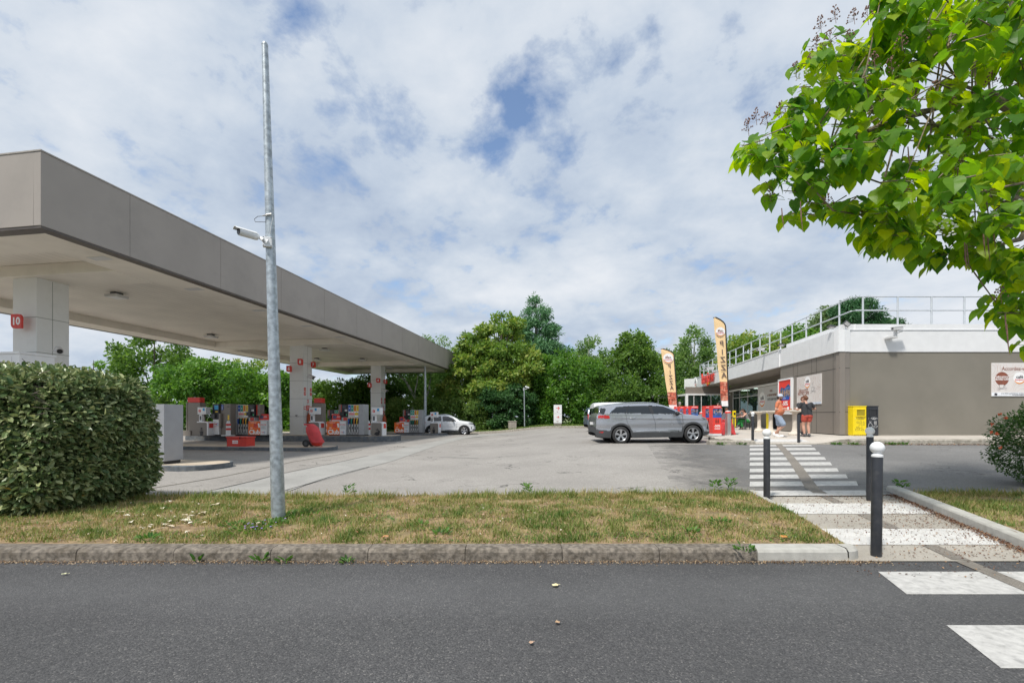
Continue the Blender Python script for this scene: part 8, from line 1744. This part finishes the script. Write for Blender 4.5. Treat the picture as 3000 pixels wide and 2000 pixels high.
# cameras and floodlights on the shop
def roofcam(px, py, Y, label, s=1.0, rz=0.0):
    t = thing('security_camera', label, 'camera', at(px, py, Y), rz, 'boxed cameras on the shop'); b = MB(); b.T = Matrix.Rotation(R(-6), 4, 'Y'); b.box(-0.20*s, 0.16*s, -0.07*s, 0.07*s, -0.05*s, 0.05*s); b.build('housing', 'lgrey', t, bevel=0.01)
    b = MB(); b.T = Matrix.Rotation(R(-6), 4, 'Y'); b.box(-0.27*s, 0.27*s, -0.085*s, 0.085*s, 0.052*s, 0.066*s); b.build('sun_shield', 'white', t); b = MB(); b.lathe([(0, -0.205*s), (0.035*s, -0.205*s), (0.035*s, -0.201*s)], n=12, axis='x'); b.build('lens', 'black', t); return t
t = roofcam(2630, 962, 19.62, 'boxed camera on angled bracket on the white wall band, right', 1.15); b = MB(); b.box(-0.06, 0.03, 0.05, 0.15, -0.32, -0.06); b.box(-0.30, 0.03, 0.02, 0.34, -0.40, -0.33); b.tube([(0.0, 0.1, -0.2), (0.2, 0.0, -0.12), (0.28, 0, -0.08)], 0.02, 6); b.build('bracket', 'lgrey', t)
p = shop(-0.35, on_facade(2229, -0.35)); t = roofcam(2229, 1023, p.y, 'white camera on the fascia edge right of the big flag', 1.3, R(10)); b = MB(); b.tube([(0.1, 0, -0.05), (0.15, 0, -0.12), (0.45, 0.05, -0.12)], 0.03, 6); b.build('bracket', 'white', t)
p = shop(-0.35, on_facade(2080, -0.35)); t = roofcam(2080, 1079, p.y, 'white camera on the fascia above the bonjour lettering', 1.9, R(10)); b = MB(); b.tube([(0.1, 0, -0.08), (0.15, 0, -0.2), (0.5, 0.05, -0.2)], 0.04, 6); b.build('bracket', 'white', t)
def flood(px, py, Y, label, tilt_, s=1.0, yaw=0):
    t = thing('floodlight', label, 'floodlight', at(px, py, Y), yaw, 'floodlights along the shop roof edge'); t.rotation_euler = (R(tilt_[0]), R(tilt_[1]), yaw); b = MB(); b.box(-0.13*s, 0.13*s, -0.04, 0.03, -0.10*s, 0.10*s); b.build('case', 'dgrey', t, bevel=0.01); b = MB(); b.box(-0.10*s, 0.10*s, -0.045, -0.0405, -0.07*s, 0.07*s); b.build('lens', 'lgrey', t); b = MB(); b.tube([(0, 0.03, 0), (0, 0.12, -0.04)], 0.02, 6); b.build('bracket', 'dgrey', t)
flood(2481, 948, 19.9, 'tilted black floodlight at the roof corner', (25, 38), 1.0); flood(2436, 957, 20.4, 'flat black floodlight left of the roof corner', (75, 10), 1.1); flood(2290, 1010, 25.6, 'flat black floodlight where the fascia steps, near the middle', (75, 10), 1.2)
# ------------------------------------------------------------------ people
def remesh(b, name, m, parent, vox, mats2=None):
    o = b.build(name, m, parent, smooth=True); md = o.modifiers.new('r', 'REMESH'); md.mode = 'VOXEL'; md.voxel_size = vox; md.use_smooth_shade = True
    sm = o.modifiers.new('s', 'SMOOTH'); sm.factor = 0.5; sm.iterations = 3
    dg = bpy.context.evaluated_depsgraph_get(); dg.update(); me = bpy.data.meshes.new_from_object(o.evaluated_get(dg)); o.modifiers.clear(); o.data = me; me.name = name
    if not me.materials: me.materials.append(M[m] if isinstance(m, str) else m)
    return o
def limb(b, pts, rs, n=10, flat=None):
    for i in range(len(pts)):
        b.ell(pts[i], (rs[i],) * 3, n, 7)
        if i: b.cyl(pts[i-1], pts[i], rs[i-1], rs[i], n)
def V(*a): return Vector(a)
def hand(b, wrist, tip_dir, palm_n, s=1.0, curl=0.6, side=1):
    D = Vector(tip_dir).normalized(); Nn = Vector(palm_n).normalized(); S = D.cross(Nn).normalized(); Nn = S.cross(D).normalized(); W_ = Vector(wrist)
    for u in (-0.025, 0.0, 0.025): limb(b, [W_ + D*0.005, W_ + D*0.085*s + S*u*s], [0.020*s, 0.016*s], 7)
    for k, (u, l) in enumerate(((-0.032, 0.062), (-0.011, 0.074), (0.011, 0.070), (0.031, 0.055))):
        p0 = W_ + D*0.085*s + S*u*s; c1 = curl * (0.5 + 0.1*k); p1 = p0 + (D*math.cos(c1) + Nn*math.sin(c1)) * l*0.45*s; p2 = p1 + (D*math.cos(c1*1.9) + Nn*math.sin(c1*1.9)) * l*0.35*s; p3 = p2 + (D*math.cos(c1*2.6) + Nn*math.sin(c1*2.6)) * l*0.25*s; limb(b, [p0, p1, p2, p3], [0.0095*s, 0.009*s, 0.0085*s, 0.0075*s], 6)
    t0 = W_ + D*0.03*s + S*(-0.03*side)*s; t1 = t0 + (D*0.6 - S*side*0.8).normalized()*0.035*s + Nn*0.01; t2 = t1 + (D*0.9 - S*side*0.2 + Nn*0.5).normalized()*0.032*s; limb(b, [t0, t1, t2], [0.013*s, 0.011*s, 0.009*s], 6)
def person(label, loc, rz, J, shirt, bottoms, hair, shorts=True, female=False, sleeve=0.5, hs='short', cap=None, shoes='white_t', scale=1.0, tank=False, beard=False, bare_leg=0.55, strap=False):
    """J: joints in the person's own frame, facing -Y, z up from the ground"""
    t = thing('person', label, 'person', loc, rz); t.scale = (scale,) * 3; k = 0.93 if female else 1.0
    b = MB(); H_, N_, C_, W_, P_ = (Vector(J[q]) for q in ('head', 'neck', 'chest', 'waist', 'pelvis')); up = (H_ - N_).normalized()
    across = (Vector(J['shL']) - Vector(J['shR'])).normalized()
    def torso(b_, g_=0.0, z0=True):
        bw = J.get('belly', 1.0)
        for c_, hw_, r_ in ((C_, 0.105*k, 0.105*k), (W_, 0.075*k*bw, 0.10*k*bw), (P_, 0.085, 0.108)):
            for s_ in (-1, 1): b_.ell(c_ + across * s_ * hw_, (r_ + g_,)*3, 12, 8)
        for s_ in (-1, 1): b_.cyl(C_ + across*s_*0.10*k, W_ + across*s_*0.07*k*bw, 0.108*k + g_, 0.10*k*bw + g_, 12); b_.cyl(W_ + across*s_*0.07*k*bw, P_ + across*s_*0.08, 0.10*k*bw + g_, 0.106 + g_, 12)
        if female: [b_.ell(C_ + across*s_*0.075 + Vector(J.get('fwd', (0, -1, 0)))*0.075 - up*0.03, (0.065 + g_,)*3, 10, 7) for s_ in (-1, 1)]
    torso(b, -0.008); limb(b, [C_ + up*0.06, N_ - up*0.02, N_ + up*0.05], [0.09, 0.058*k, 0.052*k]); fw = Vector(J.get('look', (0, -1, 0))).normalized()
    b.ell(H_ + up*0.02, (0.078, 0.092, 0.108), 16, 12); b.ell(H_ - up*0.055 + fw*0.025, (0.056, 0.062, 0.062), 12, 8); b.ell(H_ + fw*0.100 - up*0.015, (0.013, 0.020, 0.022), 8, 6); b.ell(H_ + fw*0.085 - up*0.085, (0.022, 0.022, 0.018), 8, 6)
    ear = up.cross(fw).normalized()
    for s_ in (-1, 1): b.ell(H_ + ear*s_*0.082, (0.014, 0.018, 0.03), 8, 6)
    for s_ in 'LR':
        sh, el, wr, hip, kn, an, toe = (Vector(J[q + s_]) for q in ('sh', 'el', 'wr', 'hip', 'kn', 'an', 'toe'))
        limb(b, [C_ + (sh - C_)*0.6, sh, sh.lerp(el, 0.5), el, el.lerp(wr, 0.35), wr], [0.07*k, 0.058*k, 0.050*k, 0.040*k, 0.041*k, 0.028*k]); hand(b, wr, J.get('hd' + s_, tuple(wr - el)), J.get('hn' + s_, (0, -0.3, -1)), 1.0, 0.7, 1 if s_ == 'L' else -1)
        limb(b, [hip, hip.lerp(kn, 0.5), kn, kn.lerp(an, 0.35), kn.lerp(an, 0.75), an], [0.098, 0.082, 0.058, 0.060, 0.042, 0.036]); limb(b, [an, an.lerp(toe, 0.2) - Vector((0, 0, 0.03)), toe], [0.038, 0.04, 0.03])
    remesh(b, 'body', 'skin', t, 0.0105)
    for s_ in (-1, 1):
        b = MB(); b.ell(H_ + fw*0.090 + ear*s_*0.030 + up*0.012, (0.011, 0.009, 0.008), 8, 6); b.build('eye', 'dark_t', t, smooth=True)
    b = MB(); b.ell(H_ + fw*0.092 - up*0.052, (0.022, 0.012, 0.006), 8, 6); b.build('mouth', 'red_t', t)
    b = MB(); torso(b, 0.014)
    if not tank:
        for s_ in 'LR': sh, el = Vector(J['sh' + s_]), Vector(J['el' + s_]); e = sh.lerp(el, sleeve); limb(b, [C_ + (sh - C_)*0.6, sh, e], [0.085*k, 0.076*k, 0.066*k])
        limb(b, [C_ + up*0.04, C_ + up*0.13], [0.105*k, 0.075*k])
    else:
        for s_ in 'LR': limb(b, [C_, C_ + (Vector(J['sh' + s_]) - C_)*0.55 + up*0.02], [0.10*k, 0.055*k])
    remesh(b, 'shirt', shirt, t, 0.012)
    b = MB(); [b.ell(P_ + across*s_*0.08 + Vector((0, 0, -0.02)), (0.128, 0.128, 0.12), 12, 8) for s_ in (-1, 1)]
    for s_ in 'LR':
        hip, kn, an = (Vector(J[q + s_]) for q in ('hip', 'kn', 'an'))
        if shorts: limb(b, [hip, hip.lerp(kn, 0.5 * bare_leg / 0.5), hip.lerp(kn, bare_leg)], [0.122, 0.112, 0.105])
        else: limb(b, [hip, hip.lerp(kn, 0.5), kn, kn.lerp(an, 0.75)], [0.12, 0.105, 0.085, 0.085])
    remesh(b, 'shorts' if shorts else 'trousers', bottoms, t, 0.012)
    for s_ in 'LR':
        an, toe = Vector(J['an' + s_]), Vector(J['toe' + s_]); d = (toe - an); b = MB(); lo = Vector((0, 0, -0.045)); limb(b, [an + lo*0.7 - d*0.25, an + lo + d*0.3, toe + Vector((0, 0, 0.0))], [0.048, 0.050, 0.042], 10); limb(b, [an + Vector((0, 0, 0.015)), an + lo], [0.048, 0.05]); remesh(b, 'shoe', shoes, t, 0.010)
    b = MB(); back = -fw
    b.ell(H_ + up*0.045 + back*0.018, (0.090, 0.100, 0.092), 16, 10); b.ell(H_ + back*0.045 - up*0.01, (0.078, 0.072, 0.085), 12, 8)
    if hs == 'bun': b.ell(H_ + back*0.10 - up*0.01, (0.058, 0.055, 0.06), 12, 8); b.ell(H_ + back*0.085 - up*0.06, (0.04, 0.04, 0.05), 10, 6)
    if hs == 'curly': [b.ell(H_ + up*0.05 + back*0.03 + Vector((rnd.uniform(-.09, .09), rnd.uniform(-.07, .07), rnd.uniform(-.04, .09))), (0.045,)*3, 8, 6) for _ in range(16)]
    if hs == 'long': limb(b, [H_ + back*0.07, H_ + back*0.09 - up*0.12, H_ + back*0.06 - up*0.2], [0.07, 0.055, 0.03])
    remesh(b, 'hair', hair, t, 0.010)
    if beard: b = MB(); b.ell(H_ - up*0.075 + fw*0.052, (0.056, 0.052, 0.048), 12, 8); b.ell(H_ - up*0.04 + fw*0.03, (0.075, 0.045, 0.05), 12, 8); remesh(b, 'beard', 'hair', t, 0.009)
    if cap:
        b = MB(); b.lathe([(0.104, 0), (0.106, 0.03), (0.09, 0.08), (0.05, 0.105), (0.0, 0.11)], tuple(H_ + up*0.035), 20); b.build('cap', cap, t, smooth=True)
        b = MB(); ctr = H_ + up*0.04 + fw*0.09; pts = []; 
        for i in range(9): a = -math.pi/2 + math.pi*i/8; q = ctr + ear*0.085*math.sin(a) + fw*0.085*math.cos(a) - up*0.015*math.cos(a); pts.append(q)
        b.add(pts + [q + up*0.008 for q in pts], [tuple(range(9)), tuple(range(9, 18))[::-1]] + [(i, i+9, i+10, i+1) for i in range(8)]); b.build('cap_peak', cap, t)
    if strap: b = MB(); b.tube([C_ + V(0.10, 0.118, 0.10), C_ + V(0.0, 0.135, -0.05), W_ + V(-0.14, 0.13, 0.02)], 0.012, 6); b.build('bag_strap', 'black', t, smooth=True)
    return t
FY = 18.75
pm = at(2281, 1200, FY)
Jm = dict(head=(0.0, -0.05, 1.635), neck=(0.0, 0.0, 1.49), chest=(0.0, 0.0, 1.30), waist=(0.0, -0.05, 1.07), pelvis=(0.0, 0.02, 0.90), belly=1.42,
  shL=(0.20, 0.0, 1.40), shR=(-0.20, 0.0, 1.40), elL=(0.25, 0.03, 1.13), elR=(-0.26, 0.06, 1.13), wrL=(0.10, -0.22, 1.17), wrR=(-0.12, -0.21, 1.16), hdL=(-0.6, -0.7, 0.15), hdR=(0.6, -0.7, 0.1), hnL=(-0.5, 0.2, -0.3), hnR=(0.5, 0.2, -0.3),
  hipL=(0.10, 0.02, 0.88), hipR=(-0.10, 0.02, 0.88), knL=(0.09, 0.0, 0.48), knR=(-0.06, -0.20, 0.49), anL=(0.08, 0.06, 0.09), anR=(0.06, 0.16, 0.14), toeL=(0.10, -0.13, 0.045), toeR=(0.10, 0.05, 0.04), look=(0.1, -1, -0.1))
man = person('bearded man in orange shirt, pale blue shorts and light cap holding a cup', (pm.x, FY, tz(pm.x, FY) + 0.0), R(50), Jm, cloth('orange_tee', (0.62, 0.20, 0.10)), cloth('pale_blue_shorts', (0.30, 0.37, 0.48)), 'hair', cap=cloth('pale_blue_cap', (0.50, 0.56, 0.66)), beard=True, bare_leg=0.85, sleeve=0.55)
c_, s_ = math.cos(R(50)), math.sin(R(50)); hx_, hy_ = -0.01, -0.34; cup_((pm.x + c_*hx_ - s_*hy_, FY + s_*hx_ + c_*hy_, tz(pm.x, FY) + 1.13), 'white cup held by the man in orange', 0.04)
pw = at(2362, 1200, FY + 0.15)
Jw = dict(head=(0.01, -0.07, 1.60), neck=(0.0, -0.03, 1.46), chest=(0.0, 0.0, 1.27), waist=(0.0, 0.03, 1.05), pelvis=(0.0, 0.07, 0.88), belly=1.2,
  shL=(0.20, 0.0, 1.37), shR=(-0.20, 0.0, 1.37), elL=(0.30, -0.08, 1.12), elR=(-0.36, 0.02, 1.16), wrL=(0.26, -0.30, 1.17), wrR=(-0.20, -0.22, 1.13),
  hipL=(0.10, 0.06, 0.86), hipR=(-0.10, 0.06, 0.86), knL=(0.12, 0.0, 0.48), knR=(-0.06, 0.02, 0.48), anL=(0.10, 0.06, 0.09), anR=(-0.06, 0.10, 0.09), toeL=(0.14, -0.12, 0.045), toeR=(-0.08, -0.08, 0.045), look=(0.2, -1, -0.2))
person('woman in black tee and rust red shorts seen from behind at the stone table', (pw.x, FY + 0.15, tz(pw.x, FY)), R(178), Jw, cloth('black_tee', (0.035, 0.037, 0.042)), cloth('rust_shorts', (0.46, 0.075, 0.05)), 'hair_r', female=True, hs='bun', bare_leg=0.42, sleeve=0.6, shoes='dgrey', strap=True)
pw2 = at(2347, 1200, FY + 1.6)
J2 = dict(Jw); J2.update(elL=(0.28, -0.04, 1.13), wrL=(0.14, -0.26, 1.14), elR=(-0.28, -0.04, 1.13), wrR=(-0.10, -0.27, 1.14), look=(0, -1, -0.3))
person('auburn haired person in black with a grey phone, across the stone table', (pw2.x + 0.12, FY + 1.75, TZ), R(20), J2, cloth('black_top', (0.04, 0.042, 0.05)), cloth('dark_shorts', (0.06, 0.06, 0.07)), 'hair_r', hs='short', bare_leg=0.6, shoes='dgrey')
t = thing('mobile_phone', 'grey phone held over the stone table', 'phone', (pw2.x - 0.02, FY + 1.37, TZ + 1.17), R(20)); b = MB(); b.box(-0.07, 0.07, -0.006, 0.006, 0, 0.14); b.build('case', 'dgrey', t, bevel=0.004); b = MB(); b.box(-0.06, 0.06, 0.0065, 0.008, 0.01, 0.13); b.build('screen', 'black', t)
# seated couple
Js = dict(head=(0.0, -0.24, 1.20), neck=(0.0, -0.15, 1.06), chest=(0.0, -0.08, 0.90), waist=(0.0, 0.02, 0.70), pelvis=(0.0, 0.08, 0.56), shL=(0.17, -0.11, 1.00), shR=(-0.17, -0.11, 1.00), elL=(0.20, -0.30, 0.83), elR=(-0.16, -0.30, 0.84), wrL=(0.10, -0.52, 0.82), wrR=(-0.06, -0.38, 1.05), hdR=(0.2, 0.3, 1), hnR=(0, 1, 0), hdL=(0, -1, 0.0), hnL=(0, 0, -1),
  hipL=(0.10, 0.04, 0.56), hipR=(-0.10, 0.04, 0.56), knL=(0.10, -0.40, 0.60), knR=(-0.02, -0.42, 0.64), anL=(0.08, -0.30, 0.09), anR=(0.14, -0.62, 0.26), toeL=(0.09, -0.50, 0.045), toeR=(0.16, -0.76, 0.17), look=(0, -1, -0.35))
person('seated woman in grey tank top and green trousers leaning on café table', (TX + 0.56, 28.75, TZ), R(-90), Js, cloth('grey_tank', (0.36, 0.36, 0.37)), cloth('green_trousers', (0.03, 0.24, 0.06)), 'hair', shorts=False, female=True, tank=True, hs='long', shoes='dgrey')
Js2 = dict(Js); Js2.update(head=(0, -0.20, 1.24), wrR=(-0.12, -0.50, 0.84), elR=(-0.2, -0.26, 0.85), hdR=(0, -1, 0), anR=(-0.10, -0.36, 0.09), toeR=(-0.1, -0.56, 0.045), knR=(-0.12, -0.42, 0.58), look=(0, -1, -0.1))
person('seated man in purple shorts half hidden by the front steel bollard', (TX - 0.85, 28.85, TZ), R(90), Js2, cloth('dark_tee', (0.12, 0.12, 0.14)), cloth('purple_shorts', (0.16, 0.07, 0.16)), 'hair_r', bare_leg=0.5, shoes='white_t')
Jst = dict(Jw); Jst.update(head=(0, -0.06, 1.62), elL=(0.24, 0.0, 1.10), wrL=(0.22, -0.14, 0.90), elR=(-0.24, 0.0, 1.10), wrR=(-0.22, -0.14, 0.90), look=(0.3, -1, -0.1), belly=1.1)
q = at(1990, 1200, 27.6); person('grey haired person in grey shirt behind the grey car bonnet', (q.x, 27.6, TZ - 0.03), R(150), Jst, cloth('grey_shirt', (0.38, 0.37, 0.35)), cloth('beige_shorts', (0.35, 0.30, 0.22)), 'hair_g', shoes='dgrey')
q = at(2106, 1200, 31.5); person('curly dark haired person standing behind the big flag', (q.x, 31.5, TZ), R(-60), Jst, cloth('brown_shirt', (0.20, 0.12, 0.09)), cloth('navy_shorts', (0.04, 0.05, 0.09)), 'hair', hs='curly', shoes='dgrey')
